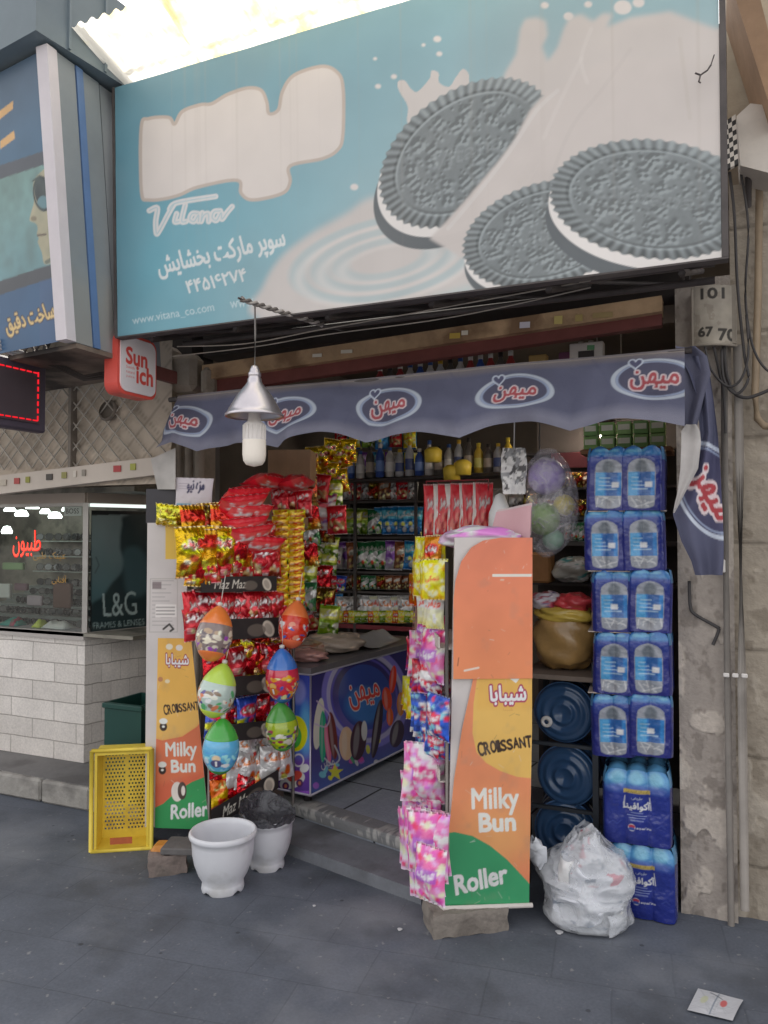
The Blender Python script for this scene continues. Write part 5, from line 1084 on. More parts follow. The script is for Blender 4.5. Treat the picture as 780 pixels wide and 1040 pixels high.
def warp_panel(P0, ex, xl, xr, zrows, res_x, res_y, bg, draw, nm, parent, out, thick=.006):
    """board whose left / right edges vary with height: xl, xr are functions of z giving metres along ex"""
    nx, ny = res_x, res_y; ss = 2
    def pts(nx, ny):
        z = np.linspace(zrows[0], zrows[1], ny); a_ = np.array([xl(q) for q in z]); b_ = np.array([xr(q) for q in z]); u = np.linspace(0, 1, nx)
        s_ = a_[:, None] + (b_ - a_)[:, None] * u[None]; P = np.array(P0, float) + s_[..., None] * np.array(ex, float); P[..., 2] = z[:, None]; return P + np.array(out)
    Pf = pts(nx * ss, ny * ss); X, Y = proj(Pf); cv = Cv(nx, ny, X, Y, bg=bg, ss=ss); draw(cv); P = pts(nx, ny)
    g = MB(); g.grid(P, cv.final()); back = P + np.array(out) / (np.linalg.norm(out) + 1e-9) * -thick
    ring = [P[0, 0], P[0, -1]] + [P[j, -1] for j in range(0, ny, 8)] + [P[-1, -1], P[-1, 0]] + [P[j, 0] for j in range(ny - 1, 0, -8)]
    rg_ = np.array(ring); dv = -np.array(out) / (np.linalg.norm(out) + 1e-9) * thick; n_ = len(rg_)
    g.add(np.vstack([rg_, rg_ + dv]), [(i, i + n_, (i + 1) % n_ + n_, (i + 1) % n_) for i in range(n_)], 0, '#c9c2bb')
    return g.build(nm, M_print, parent)
def pxs(px, py, P0, ex, N): q = at_pl(px, py, P0, N); return float(np.dot(q - P0, ex)), q[2]
lz0 = pxs(185, 841, Af, PD, PNL)[1]; lz1 = pxs(178, 648, Af, PD, PNL)[1]
lpts = [pxs(x, y, Af, PD, PNL) for x, y in ((213, 842), (208, 790), (203, 735), (199, 690), (195, 650))]; lpl = [pxs(x, y, Af, PD, PNL) for x, y in ((158, 838), (159, 760), (161, 648))]
ft = lambda T_: (lambda z: float(np.interp(z, [q[1] for q in T_], [q[0] for q in T_])))
def ldraw(cv):
    cv.img[:] = K('#dca63a'); cv.blend(cv.all(), np.clip((cv.Y - 700) / 40, 0, 1) * .4, '#e0b060')
    cv.poly([(150, 748), (165, 752), (185, 748), (200, 738), (206, 730), (220, 730), (220, 850), (150, 850)], '#d0603c'); cv.poly([(150, 748), (165, 752), (185, 748), (200, 738), (206, 730), (220, 740), (220, 780), (150, 800)], '#da7a48', .5, blur=6)
    cv.poly([(150, 824), (166, 816), (180, 803), (195, 794), (210, 788), (220, 786), (220, 850), (150, 850)], '#27914e')
    cv.text('شیبابا', 180, 671, '#f2e6e0', w=23, h=13, flipy=True, rot=.02, bold=1.6, out=4, ocol='#a03048'); cv.jtext('CROISSANT', 166, 202, 718.5, 9, '#3a2a22', tilt=-.13, bold=1.4, hs=(1.15, 1.05, 1, .95, .9, .9, .85, .85, .95), seed=4)
    cv.text('Milky', 184, 763, '#e6dccf', w=31, h=18, rot=-.03, flipy=True, bold=2.0); cv.text('Bun', 186, 778, '#e6dccf', w=24, h=12, rot=-.03, flipy=True, bold=2.4)
    cv.text('Roller', 192, 823, '#f0ece6', w=38, h=14, rot=-.10, shear=.15, flipy=True, bold=2.0)
    for x, y in ((166, 735), (165, 779)):
        cv.ell(x, y + 3, 3.8, 4.5, '#3a2c28'); cv.ell(x, y - 2.5, 4.2, 3.0, '#e8ddd0'); cv.ell(x, y + 3, 1.5, 1.2, '#e8ddd0')
    cv.ell(180, 804, 6, 10, '#d8cec4'); cv.ell(185, 803, 4.5, 9, '#4a3a34'); cv.ell(186, 803, 2, 5, '#d8cec4')
    scuff(cv, 24, 3)
    cv.ell(163, 690, 2.5, 2.5, '#b8784a', .8); cv.ell(170, 692, 2.5, 2, '#e0c8a0'); cv.ell(172, 657, 3.5, 3, '#e8d0b8'); cv.ell(182, 658, 3.5, 3, '#d8d0c8')
warp_panel(Af, PD, ft(lpl), ft(lpts), (lz0, lz1), 110, 300, '#dca63a', ldraw, 'printed_panel', lrack, PNL * .008)
g = MB()   # side frame: perforated back board, shelf ledges and wire posts of the rack
RL = .46; Bq = np.array([B_[0], B_[1], 0.0])
g.slab([Bq - FN * .10 + np.array([0, 0, .1]), Bq - FN * .10 + FD * RL + np.array([0, 0, .1]), Bq - FN * .10 + FD * RL + np.array([0, 0, ztop]), Bq - FN * .10 + np.array([0, 0, ztop])], tuple(-FN * .01)); g.build('back_board', mat('rack_back', '#6a5a50', .7, var=.2), lrack)
g = MB()
for t_ in (0.0, RL): q = Bq + FD * t_; g.tube([q + np.array([0, 0, .09]), q + np.array([0, 0, ztop])], .008, 6); g.tube([q - FN * .1 + np.array([0, 0, .09]), q + np.array([0, 0, .09])], .008, 6)
g.build('wire_frame', mat('rack_steel', '#7d7772', .45, metal=.5), lrack)
def mazstrip(px0, px1, py0, py1, hpx, txt, nm, nuts):
    a_ = fl(px0, py0, .095); b_ = fl(px1, py1, .095); ex = b_ - a_; w = np.linalg.norm(ex); ex /= w; dep = np.dot(a_ - _C, _f); h = hpx * dep / FPX
    cv = Cv(int(w / .0035), int(h / .0035) + 1, bg='#2b2626', ss=2, w=w, h=h); cv.img *= (.8 + .5 * fnoise(*cv.X.shape, 20))[..., None]
    if txt: cv.text(txt, w * .38, h * .5, '#d8d2c4', w=w * .42, h=h * .55, shear=.25, bold=.8)
    for u in nuts: cv.ell(u * w, h * .45, h * .30, h * .42, '#c9bfae', rot=.5); cv.ell(u * w, h * .45, h * .18, h * .30, '#a99f90', rot=.5)
    for u in nuts: cv.ell((u - .22) * w, h * .4, h * .5, h * .3, '#6a6056', a=.8)
    ezz = np.cross(ex, -FN); ezz = np.array([0, 0, 1.0]); tilt = FN * .25; ee = (ezz + tilt * 0); P = plane_pts(a_, ex, ee, w, h, cv.nx, cv.ny)
    mb = MB(); mb.grid(P, cv.final()); mb.build('shelf_edge_card', M_print, lrack)
    s_ = MB(); s_.slab([a_ - FN * .004, b_ - FN * .004, b_ - FN * .185, a_ - FN * .185], (0, 0, .006)); s_.build('shelf', mat('rack_shelf', '#5a4f4a', .5, var=.2), lrack)
mazstrip(204, 281, 602, 600, 16, 'Maz Maz', 's', (.86,)); mazstrip(228, 283, 650, 647, 21, '', 's', (.8,)); mazstrip(228, 283, 708, 703, 20, '', 's', (.78,)); mazstrip(230, 283, 754, 748, 18, '', 's', (.75,)); mazstrip(214, 283, 843, 800, 20, 'Maz Maz', 's', (.85,))
g = MB()   # round badge discs on the strips
LG = 'snack packets on the left rack'
def row(proto, px0, px1, py0, py1, n, label, group, FLF, N, out=(.01, .05), sc=1.0, rz0=0.0, jit=.10, lean=.12, tw=.1):
    for i in range(n):
        t_ = (i + .5) / n; px = px0 + (px1 - px0) * t_; py = py0 + (py1 - py0) * t_ + random.uniform(-1, 1)
        q = FLF(px, py, random.uniform(*out)); s_ = sc * random.uniform(.95, 1.06)
        pr = proto[i % len(proto)] if isinstance(proto, (list, tuple)) else proto
        lb = label[i % len(label)] if isinstance(label, (list, tuple)) else label
        pr.put(q, (random.uniform(-lean, lean * .3), random.uniform(-tw, tw), facing(N) + rz0 + random.uniform(-jit * 2, jit * 2)), lb, group, (s_, s_, s_))
row([p_gold, p_gold2, p_goldred], 190, 248, 560, 556, 6, 'shiny gold snack packet in the bulging upper row of the left rack', LG + ', gold', fl, FN, (.03, .10), 1.2, jit=.2)
row([p_gold2, p_dark, p_gold], 192, 250, 534, 530, 6, 'dark gold foil packet above the first shelf card on the left rack', LG + ', dark gold', fl, FN, (.0, .06), 1.05, jit=.25)
row([p_goldred, p_red2], 198, 232, 576, 576, 4, 'gold and red packet resting on the first shelf card of the left rack', LG + ', gold and red', fl, FN, (.06, .10), 1.0, jit=.2)
row([p_red, p_red2, p_red3], 224, 278, 572, 569, 6, 'dark red packet beside the gold ones in the upper row of the left rack', LG + ', dark red', fl, FN, (.02, .08), 1.15, jit=.2)
row([p_red, p_red3], 228, 278, 548, 546, 4, 'dark red packet beside the gold ones in the upper row of the left rack', LG + ', dark red', fl, FN, (-.02, .03), 1.1, jit=.2)
row([p_red, p_red2, p_red3], 192, 284, 619, 619, 9, 'red packet in the crowded row under the white lettered shelf card', LG + ', red row', fl, FN, (.0, .03), 1.08, jit=.15)
row([p_red2, p_red, p_red3], 192, 288, 634, 631, 8, 'red packet in the crowded row under the white lettered shelf card', LG + ', red row', fl, FN, (.03, .05), .92, jit=.15)
row([p_goldred, p_gold2, p_red2], 214, 290, 676, 671, 7, 'red and gold packet in the row level with the green topped egg', LG + ', red and gold row', fl, FN, (.0, .04), 1.08, jit=.18)
row([p_gold2, p_gold], 228, 288, 657, 653, 4, 'flat gold packet lying behind the second shelf card of the left rack', LG + ', flat gold', fl, FN, (-.02, .01), .9, lean=.5)
row([p_blue, p_blue, p_goldred], 288, 214, 722, 730, 7, 'blue packet with red and white print in the fourth row of the left rack', LG + ', blue row', fl, FN, (.0, .04), 1.08, jit=.18)
row([p_white], 290, 236, 772, 784, 6, 'white and orange wrapped packet in the fifth row of the left rack', LG + ', white row', fl, FN, (.0, .05), 1.08, jit=.2)
row([p_white, p_grey], 288, 244, 756, 763, 5, 'white wrapper top showing over the white and orange row', LG + ', white tops', fl, FN, (-.03, .01), .95, jit=.3)
row([p_orange, p_goldred], 220, 264, 806, 797, 5, 'orange and purple packet in the lowest row of the left rack beside the green panel', LG + ', lowest row', fl, FN, (.0, .04), 1.0, jit=.2)
row([p_goldred, p_orange], 218, 236, 789, 787, 3, 'orange and purple packet in the lowest row of the left rack beside the green panel', LG + ', lowest row', fl, FN, (-.02, .02), .9, jit=.2)
for k, (px, py, rx_) in enumerate(((245, 513, .15), (250, 524, -.1), (246, 536, .1), (252, 547, -.1), (248, 505, .2), (262, 555, .05))):
    q = fl(px, py, .06 - .01 * (k % 3)); p_flat.put(q, (R(48) + rx_, random.uniform(-.12, .12), facing(FN) + random.uniform(-.2, .2)), 'glossy red bag in the pile lying flat on top of the left rack', 'red bags piled on the left rack', (1.0, 1.05, 1.0))
for k, (px, py) in enumerate(((272, 490), (300, 491))):
    q = fl(px, py, -.05); p_flat.put(q, (R(75), .05, facing(FN) + .5 + .3 * k), ('dark red flat packet on the cardboard boxes', 'second dark red flat packet nearer the doorway')[k], None, (1.1, 1, 1))
# crumpled gold bag and white carton on top, black board behind
yl = at_pl(178, 524, Af + PNL * .04, PNL); pY = Proto('foil_bag', pillow(.20, .11, .07, pack_print(30, 22, '#cdb32a', '#b8921e', 'چی پف', '#8a5a10', '#e0d050', ['#e8d860', '#8a6a14', '#d0c040', '#3f6a20'], 31, 1.3, 3), 31, 2.4), M_gold, 'snack packet')
pY.put(yl, (.3, .12, facing(PNL)), 'crumpled yellow foil bag lying on top of the white rack board', None)
q = at_pl(197, 504, Af - PNL * .06, PNL); cv = Cv(46, 44, bg='#cfc6cc', ss=3, w=.19, h=.18); cv.text('مزه نیو', .105, .135, '#3b3a5c', w=.085, h=.06, bold=2.0); cv.rect(.01, .03, .085, .055, '#6fa8c0'); cv.ell(.09, .02, .05, .015, '#6aa05a'); cv.rect(.105, .015, .15, .055, '#4a4664'); 
for k in range(3): cv.stroke([(.02, .15 - .012 * k), (.07 + .01 * k, .15 - .012 * k)], .003, '#a89aa6')
pt = MB(); c_ = cv.final(); Pq = pillow(.19, .18, .03, c_, 33, .6); o = Proto('white_bag', Pq, M_paper, 'paper bag').put(q, (0.05, .03, facing(PNL) + .1), 'white printed paper bag standing on the left rack', None)
g = MB(); q = at_pl(164, 514, Af - PNL * .08, PNL); g.box(q, (.15, .02, .17), rz=math.atan2(PD[1], PD[0])); single('black_board', g, mat('black_card', '#3f3d42', .5, var=.1), 'plain dark board sticking up behind the left rack', 'board')
# columns of little cakes hanging
for ci, (px, lab) in enumerate(((285, 'left column of small yellow cake sachets hanging behind the rack'), (301, 'right column of small yellow cake sachets hanging behind the rack'))):
    top = at_d(px, 522, 3.92); st = thing('cake_column', lab, 'packet strip', top, 0)
    sachet = pillow(.088, .046, .028, pack_print(14, 9, '#d3941c', '#c07a18', 'کیک', '#a01818', '#e8c040', ['#8a3018', '#f0d070', '#c02020'], 40 + ci, 1.3, 3), 41)
    base = None
    for k in range(17):
        if base is None: base = sachet.build('sachet', M_foil, st, local=True); o = base
        else: o = base.copy(); COL.objects.link(o); o.parent = st
        o.location = (random.uniform(-.004, .004), random.uniform(-.01, .01), -.035 * k); o.rotation_euler = (random.uniform(-.2, .2), random.uniform(-.12, .12), R(18) + random.uniform(-.15, .15))
    g = MB(); g.tube([(0, .012, .06), (0, .012, -.56)], .002, 4); g.build('string', M_cab, st, local=True)
# ================================================================== HANGING EGGS
def egg_print(cap, band, body, cols, seed, fig=None):
    rg = np.random.default_rng(seed); cv = Cv(96, 64, bg=body, ss=3, w=1, h=1, g=1.3)
    [cv.ell(rg.random(), .06 + .64 * rg.random(), .010 + .03 * rg.random(), .03 + .09 * rg.random(), cols[rg.integers(len(cols))], rot=.6 * rg.random() - .3) for _ in range(110)]
    for u0 in (.12, .42, .74):
        if fig: cv.ell(u0, .30, .075, .26, body, soft=.02); cv.ell(u0, .44, .04, .10, fig[0]); cv.ell(u0, .28, .06, .12, fig[1]); cv.rect(u0 - .01, .2, u0 + .01, .36, '#f0ece8'); cv.ell(u0 + .09, .22, .04, .06, fig[2]); cv.ell(u0 - .11, .34, .03, .10, fig[2], a=.6)
    cv.img *= (.9 + .2 * fnoise(*cv.X.shape, 12))[..., None]
    return cv.final()
M_egg = matvc('egg_print', .16, spec=.6, coat=.5, grime=.05)
def egg(px, py, D, wpx, hpx, cap, body, cols, seed, label, tilt, fig=None, ring=None, capfrac=.66, botfrac=.10, clip=True):
    c0 = at_d(px, py, D); s_ = D / FPX; a_ = wpx * s_ / 2; h = hpx * s_
    t = thing('surprise_egg', label, 'toy egg', (c0[0], c0[1], c0[2] - h / 2), random.uniform(-.5, .5), 'plastic surprise eggs hanging on the left rack')
    def prof(v0, v1, n, grow=1.0): return [(max(.0008, a_ * grow * (math.sin(PI * v ** .86) ** .62)), h * v) for v in np.linspace(v0, v1, n)]
    cv = egg_print(cap, ring, body, cols, seed, fig); n_ = 56; NC = 100; pf = prof(botfrac, capfrac, n_); V = np.zeros((n_, NC, 3)); C_ = np.zeros((n_, NC, 3))
    for j, (r_, z_) in enumerate(pf):
        for i in range(NC):
            an = 2 * PI * i / (NC - 1); V[j, i] = (r_ * math.cos(an), r_ * math.sin(an), z_); C_[j, i] = cv[int(j / n_ * 63), int(i / NC * 95)]
    g = MB(); g.grid(V, C_); ch = [g.build('shell', M_egg, t, local=True)]
    mc = mat('egg_' + cap.lstrip('#'), cap, .25, var=.05, coat=.4, spec=.6); mr = mat('egg_' + (ring or cap).lstrip('#'), ring or cap, .25, var=.05, coat=.4, spec=.6)
    g = MB(); g.lathe([(a_ * 1.03 * (math.sin(PI * capfrac ** .86) ** .62), h * (capfrac - .02))] + prof(capfrac, .995, 14, 1.025), seg=36); ch.append(g.build('cap', mc, t, local=True))
    g = MB(); g.lathe(prof(0.004, botfrac, 8, 1.03) + [(a_ * 1.06 * (math.sin(PI * botfrac ** .86) ** .62), h * (botfrac + .03))], seg=36); ch.append(g.build('base', mr, t, local=True))
    g = MB(); g.tube([(0, 0, h * .985), (0.004, 0, h * 1.15), (0, .0, h * 1.15 + .1)], .002, 5); g.lathe([(.001, 0), (.012, .004), (.012, .016), (.001, .02)], (0, 0, h * .985), 10); ch.append(g.build('hanging_cord', mat('cord_white', '#cfc8c0', .6), t, local=True))
    t.rotation_euler = (tilt[0], tilt[1], t.rotation_euler[2])
    return t
egg(213, 643, 3.36, 37, 58, '#e0741c', '#7d6f6c', ['#d8ccb8', '#a89078', '#8a4a9a', '#c8c0b0', '#5a5054', '#e0d4bc'], 1, 'egg with orange cap and base and a pale crowded print', (-.28, -.10), ring='#e8701c', botfrac=.15)
egg(295, 634, 3.66, 31, 50, '#e2702a', '#c23a28', ['#d83a2c', '#e8e4e0', '#3a5aa8', '#b82a20', '#e88a70'], 2, 'orange capped egg with red and blue print beside the yellow cakes', (-.25, .10), ring='#e8622a', botfrac=.15)
egg(214, 701, 3.34, 38, 56, '#a8c82c', '#a8b8b0', ['#d8d4c8', '#4a3a7a', '#5aa06a', '#c87a5a', '#e8e8e0', '#7d6a5a'], 3, 'egg with lime green cap and white base print, second down on the left', (-.25, .08), ring='#b8d42a', botfrac=.13)
egg(287, 686, 3.60, 34, 56, '#2c6cc0', '#b83048', ['#e8a030', '#d03a3a', '#c8883a', '#2c5aa8', '#f0d8a0'], 4, 'egg with blue cap and a red and yellow print', (.02, .0), ring='#2a62b4', fig=('#e0a860', '#b86a30', '#d83a3a'))
egg(223, 758, 3.34, 37, 57, '#2f9a2c', '#5aa0c4', ['#7abcd8', '#4a8cb8', '#9ad0e0', '#5a98c8'], 5, 'egg with dark green cap and pale blue print, lowest on the left', (-.03, .05), ring='#2c8a34', fig=('#e0c0a0', '#4a4a70', '#e8e8ec'))
egg(288, 738, 3.58, 34, 50, '#3f8f2f', '#96a83a', ['#b8c83a', '#c8c4b4', '#5a4a7a', '#d8d8c8', '#3a6a3a', '#8a3a4a'], 6, 'green capped egg with yellow green print in front of the freezer', (.0, -.08), ring='#4aa038')

for k, (px, py) in enumerate(((284, 508), (296, 506), (308, 512))): q = at_d(px, py, 4.1 + .04 * (k % 2)); p_red3.put(q, (-.1, random.uniform(-.2, .2), R(18) + random.uniform(-.3, .3)), 'red packet bunched over the tops of the yellow cake columns', 'red packets over the cake columns', (.95, .95, .95))
for k, (px, py) in enumerate(((312, 500), (326, 496), (338, 502), (313, 522), (316, 540), (330, 536), (342, 528), (312, 586), (326, 590), (314, 606), (330, 612), (318, 626), (334, 630), (312, 560))): q = at_d(px, py, 4.42 + .05 * (k % 3)); (p_dark, p_red, p_green, p_goldred, p_grn2)[k % 5].put(q, (-.05, random.uniform(-.15, .15), R(15) + random.uniform(-.4, .4)), 'mixed bright packet in the dense hanging wall between cake columns and back shelf', 'mixed packets hanging along the left inside wall', (1.05, 1.05, 1.05))
# ================================================================== CHEST FREEZER
E0 = at_z(315, 808, .17); FDp = float(np.dot(E0 - _C, _f)); ztopf = at_d(315, 686, FDp)[2]; LDv = np.array([.12, .993, 0]); SDv = np.array([-.993, .12, 0])
FL_, FS_ = 1.3, .56; fh = ztopf - .17
frz = thing('chest_freezer', 'blue chest freezer printed with ice creams and a round red and white logo', 'freezer', (E0[0], E0[1], FZ))
cv = plane_cv(E0, LDv, (0, 0, 1), FL_, fh, .0035, '#33306e', g=1.9)
X, Y = cv.X, cv.Y; cv.img = mixc('#2c2a62', '#46407f', np.clip((Y - 690) / 110, 0, 1)).astype(np.float32) * 1.25
cv.blend(cv.all(), np.exp(-(((X - 372) / 40) ** 2 + ((Y - 730) / 30) ** 2)) * .6, '#6a62a8')
for cx, cy, rx, ry, w_, c_, a_ in ((371, 708, 41, 49, 6, '#6d68ac', .8), (371, 708, 37, 44, 4, '#9a98cc', .8), (370, 708, 33, 39, 2, '#4a4690', 1)): cv.ell(cx, cy, rx, ry, c_, rot=-.15, ring=w_, a=a_, soft=1.2)
cv.ell(371, 708, 27, 33, '#2f3f7c', rot=-.15); cv.ell(371, 716, 20, 18, '#3f78b0', a=.5, soft=6)
cv.text('میهن', 370, 706, '#c8413e', w=32, h=25, rot=-.28, flipy=True, bold=1.5, out=3.2, ocol='#e0c8c4')
cv.blend(cv.all(), np.clip((Y + .35 * (X - 315) - 775) / 30, 0, 1) * .35, '#3a66a8')
for k in range(16): x = 318 + 95 * RNG.random(); cv.ell(x, 800 - .38 * (x - 315) - 22 * RNG.random(), 2 + 3 * RNG.random(), 1.5 + 2.5 * RNG.random(), ['#6aa8c8', '#8a5aa8', '#d8c83a', '#b84a8a', '#c0c8e0', '#2f8a5a'][k % 6], rot=RNG.random() * 3, a=.8)
for cx, cy, rx, ry, rot, c_ in ((324, 735, 5, 26, .1, '#c8c0a8'), (328, 748, 3.5, 26, .0, '#2f8a6a'), (333, 755, 3, 20, -.1, '#c8607a'), (338, 747, 4.5, 24, -.1, '#5a2a28'), (352, 755, 7.5, 17, 0, '#b89a80'), (364, 752, 8, 20, .1, '#3a2430'), (370, 742, 3, 10, 0, '#d0c8c0'), (383, 740, 4.5, 30, .14, '#2e2230'), (393, 710, 5, 12, -.1, '#b8402e'), (399, 690, 3.5, 14, .1, '#c0382c'), (396, 728, 3.5, 9, 0, '#c85030'), (407, 715, 4, 12, 0, '#a86a3a'), (403, 745, 7, 14, .2, '#3a3040')):
    cv.ell(cx, cy, rx, ry, c_, rot=rot); cv.ell(cx - rx * .25, cy, rx * .35, ry * .8, '#e8dcd0', rot=rot, a=.25, soft=1)
cv.stroke([(322, 712), (330, 720), (335, 728), (331, 738), (320, 735)], 1.5, '#a89ac8', .8, smooth=True); cv.stroke([(330, 770), (338, 776), (345, 770), (340, 757)], 1.6, '#a8b0d8', .7, smooth=True)
cv.text('میهن', 333, 776, '#d8dce8', w=14, h=10, rot=-.2, flipy=True, bold=.5, a=.8)
cv.poly([(340, 775), (343, 781), (349, 781), (344, 785), (346, 792), (340, 788), (335, 792), (337, 785), (333, 781), (338, 781)], '#b8b83a', .9)
M_frz = matvc('freezer_print', .22, spec=.55, coat=.3, grime=.1)
g = MB(); g.grid(plane_pts(E0, LDv, (0, 0, 1), FL_, fh, cv.nx, cv.ny), cv.final()); g.build('long_side_print', M_frz, frz)
cv = plane_cv(E0 + SDv * FS_, -SDv, (0, 0, 1), FS_, fh, .0035, '#35316c', g=1.9); X, Y = cv.X, cv.Y
cv.vgrad([(690, '#2f3a84'), (760, '#3f66a8'), (775, '#5a3a80'), (810, '#4a2f78')]); cv.ell(310, 740, 6, 24, '#5a98c8', a=.6, soft=4); cv.ell(303, 703, 7, 12, '#8a8ac8', a=.5, soft=3)
cv.ell(300, 745, 12, 18, '#c8c83a'); cv.ell(298, 748, 8, 12, '#3f8a3a'); cv.ell(297, 792, 13, 8, '#d0c0b0', rot=-.4); cv.ell(299, 788, 8, 5, '#a84038', rot=-.4); cv.ell(289, 796, 5, 6, '#e0d4c8'); cv.ell(309, 780, 5, 4, '#e0d8d0', rot=-.6)
for x, y in ((290, 798), (304, 795)): cv.ell(x, y, 3.5, 4, '#4a2a50'); cv.ell(x, y, 1.5, 2, '#c06a50')
cv.ell(303, 772, 5, 6, '#c8b0c0', ring=1.4); cv.rect(270, 803, 320, 806, '#7a4aa0')
g = MB(); g.grid(plane_pts(E0 + SDv * FS_, -SDv, (0, 0, 1), FS_, fh, cv.nx, cv.ny), cv.final()); g.build('short_side_print', M_frz, frz)
g = MB(); off = LDv * .004 + SDv * .004; q = E0 + off
g.slab([q, q + SDv * (FS_ - .01), q + SDv * (FS_ - .01) + LDv * (FL_ - .01), q + LDv * (FL_ - .01)], (0, 0, fh)); g.build('cabinet', mat('freezer_body', '#9a9ba4', .4, var=.05), frz)
M_fedge = mat('freezer_edge', '#a9a7b4', .3, metal=.4, var=.05)
g = MB(); n_ = -SDv * .0 
g.tube([E0 + (-LDv - SDv) * .002, E0 + (-LDv - SDv) * .002 + np.array([0, 0, fh])], .005, 6)
for zz in (0.0, fh): g.tube([E0 + SDv * FS_ + np.array([0, 0, zz]), E0 + np.array([0, 0, zz]), E0 + LDv * FL_ + np.array([0, 0, zz])], .007, 6)
g.build('edge_trim', M_fedge, frz)
g = MB(); q = E0 + np.array([0, 0, fh + .006]); g.slab([q - .012 * (LDv + SDv), q + SDv * (FS_ + .01), q + SDv * (FS_ + .01) + LDv * FL_, q + LDv * FL_ - SDv * .012], (0, 0, .03)); g.build('lid_frame', mat('freezer_lid', '#6d6b70', .35, metal=.3, var=.1), frz)
for a_, b_ in ((.06, .06), (FL_ - .06, .06), (.06, FS_ - .06), (FL_ - .06, FS_ - .06)):
    q = E0 + LDv * a_ + SDv * b_; g = MB(); g.lathe([(.001, FZ), (.02, FZ), (.02, FZ + .03), (.012, .17), (.001, .17)], (q[0], q[1], 0), 12); g.build('leg', mat('black_rubber', '#2e2c2c', .7), frz)
# bags of bread and sheet on the lid
def soft_bag(name, c, size, base, seed, label, cat, mats=None, rz=0.0, amp=.25, cols=None, group=None, pinch=0.0):
    n1, n2 = 40, 28; no = fnoise(n2, n1, 5); no[:, -1] = no[:, 0]; rg = np.random.default_rng(seed); th = np.linspace(0, 2 * PI, n1); ph = np.linspace(-PI / 2, PI / 2, n2)
    T_, Ph = np.meshgrid(th, ph); r_ = 1 + amp * (no - .5) * 2 * np.cos(Ph) + .06 * np.sin(T_ * 5 + Ph * 7 + seed) * np.cos(Ph)
    r_[:, -1] = r_[:, 0]
    sp = lambda v, e: np.sign(v) * np.abs(v) ** e
    X_ = size[0] / 2 * r_ * sp(np.cos(T_), .8) * np.cos(Ph) ** .7; Y_ = size[1] / 2 * r_ * sp(np.sin(T_), .8) * np.cos(Ph) ** .7; Z_ = size[2] / 2 * (1 + sp(np.sin(Ph), .9) * (1 + .5 * (no - .5)))
    P = np.stack([X_, Y_, np.maximum(Z_, 0)], -1); ca, sa = math.cos(rz), math.sin(rz); P = np.stack([P[..., 0] * ca - P[..., 1] * sa, P[..., 0] * sa + P[..., 1] * ca, P[..., 2]], -1)
    nn = fnoise(n2, n1, 4); Cc_ = K(base)[None, None] * (.7 + .6 * nn[..., None])
    if cols:
        for c__ in cols: k = fnoise(n2, n1, 3.5) > .60; Cc_[k] = K(c__, 1.6)
    Cc_[:, -1] = Cc_[:, 0]
    mb = MB(); mb.grid(P + np.array(c, float), Cc_); return single(name, mb, mats or matvc('plastic_wrap', .35), label, cat, group, origin=c)
tz = ztopf + .036
q = E0 + LDv * .22 + SDv * .30; soft_bag('bread_bag', (q[0], q[1], tz), (.36, .24, .10), '#9c8a7c', 3, 'pale bag of bread lying on the near end of the freezer', 'bag', cols=['#b8a090', '#8a5a50'], rz=.3)
q = E0 + LDv * .50 + SDv * .20; soft_bag('bread_bag', (q[0], q[1], tz), (.32, .30, .11), '#a8998a', 4, 'larger beige bag lying in the middle of the freezer lid', 'bag', cols=['#c0b0a0'], rz=.8)
q = E0 + LDv * .16 + SDv * .14; soft_bag('bread_bag', (q[0], q[1], tz), (.24, .16, .07), '#a87a74', 5, 'small pinkish bag on the near edge of the freezer lid', 'bag', cols=['#b89088'], rz=.1)
q = E0 + LDv * .85 + SDv * .18; g = MB(); Pq = plane_pts((-.14, -.22, 0), (1, 0, 0), (0, 1, 0), .28, .44, 20, 26); Pq[..., 2] = .02 * fnoise(26, 20, 6) + .06 * np.exp(-((Pq[..., 0]) / .06) ** 2); g.grid(Pq + np.array([q[0], q[1], tz]), '#8d8f94'); single('plastic_sheet', g, matvc('plastic_wrap', .35), 'grey folded plastic sheet at the far end of the freezer lid', 'sheet')

# ================================================================== INTERIOR SHELVES AND GOODS
M_shelf = mat('dark_shelf_steel', '#4d4644', .5, var=.2)
bs = thing('wall_shelf', 'crowded dark shelf unit of packets on the back wall behind the freezer', 'shelf', (-2.2, 5.0, FZ))
SY = 4.9; sx0 = at_y(300, 600, SY)[0]; sx1 = at_y(424, 600, SY)[0]
lines = (634, 600, 580, 545, 509, 482)
g = MB(); zs = [at_y(365, y, SY)[2] for y in lines]
for z_ in zs: g = MB(); g.box(((sx0 + sx1) / 2, SY + .13, z_ - .008), (sx1 - sx0, .3, .014)); g.build('shelf_board', M_shelf, bs)
g = MB()
for x in (sx0, (sx0 + sx1) / 2 + .02, sx1): g = MB(); g.box((x, SY - .03, 1.05), (.018, .018, 1.85)); g.build('post', M_shelf, bs)
g = MB(); g.box(((sx0 + sx1) / 2, SY - .03, zs[0] - .012), (sx1 - sx0, .012, .03)); g.build('price_rail', mat('red_rail', '#8a2a34', .5), bs)
g = MB(); g.box(((sx0 + sx1) / 2, SY + .30, 1.1), (sx1 - sx0, .02, 2.0)); g.build('back_panel', mat('shelf_back', '#463f3c', .8, var=.2), bs)
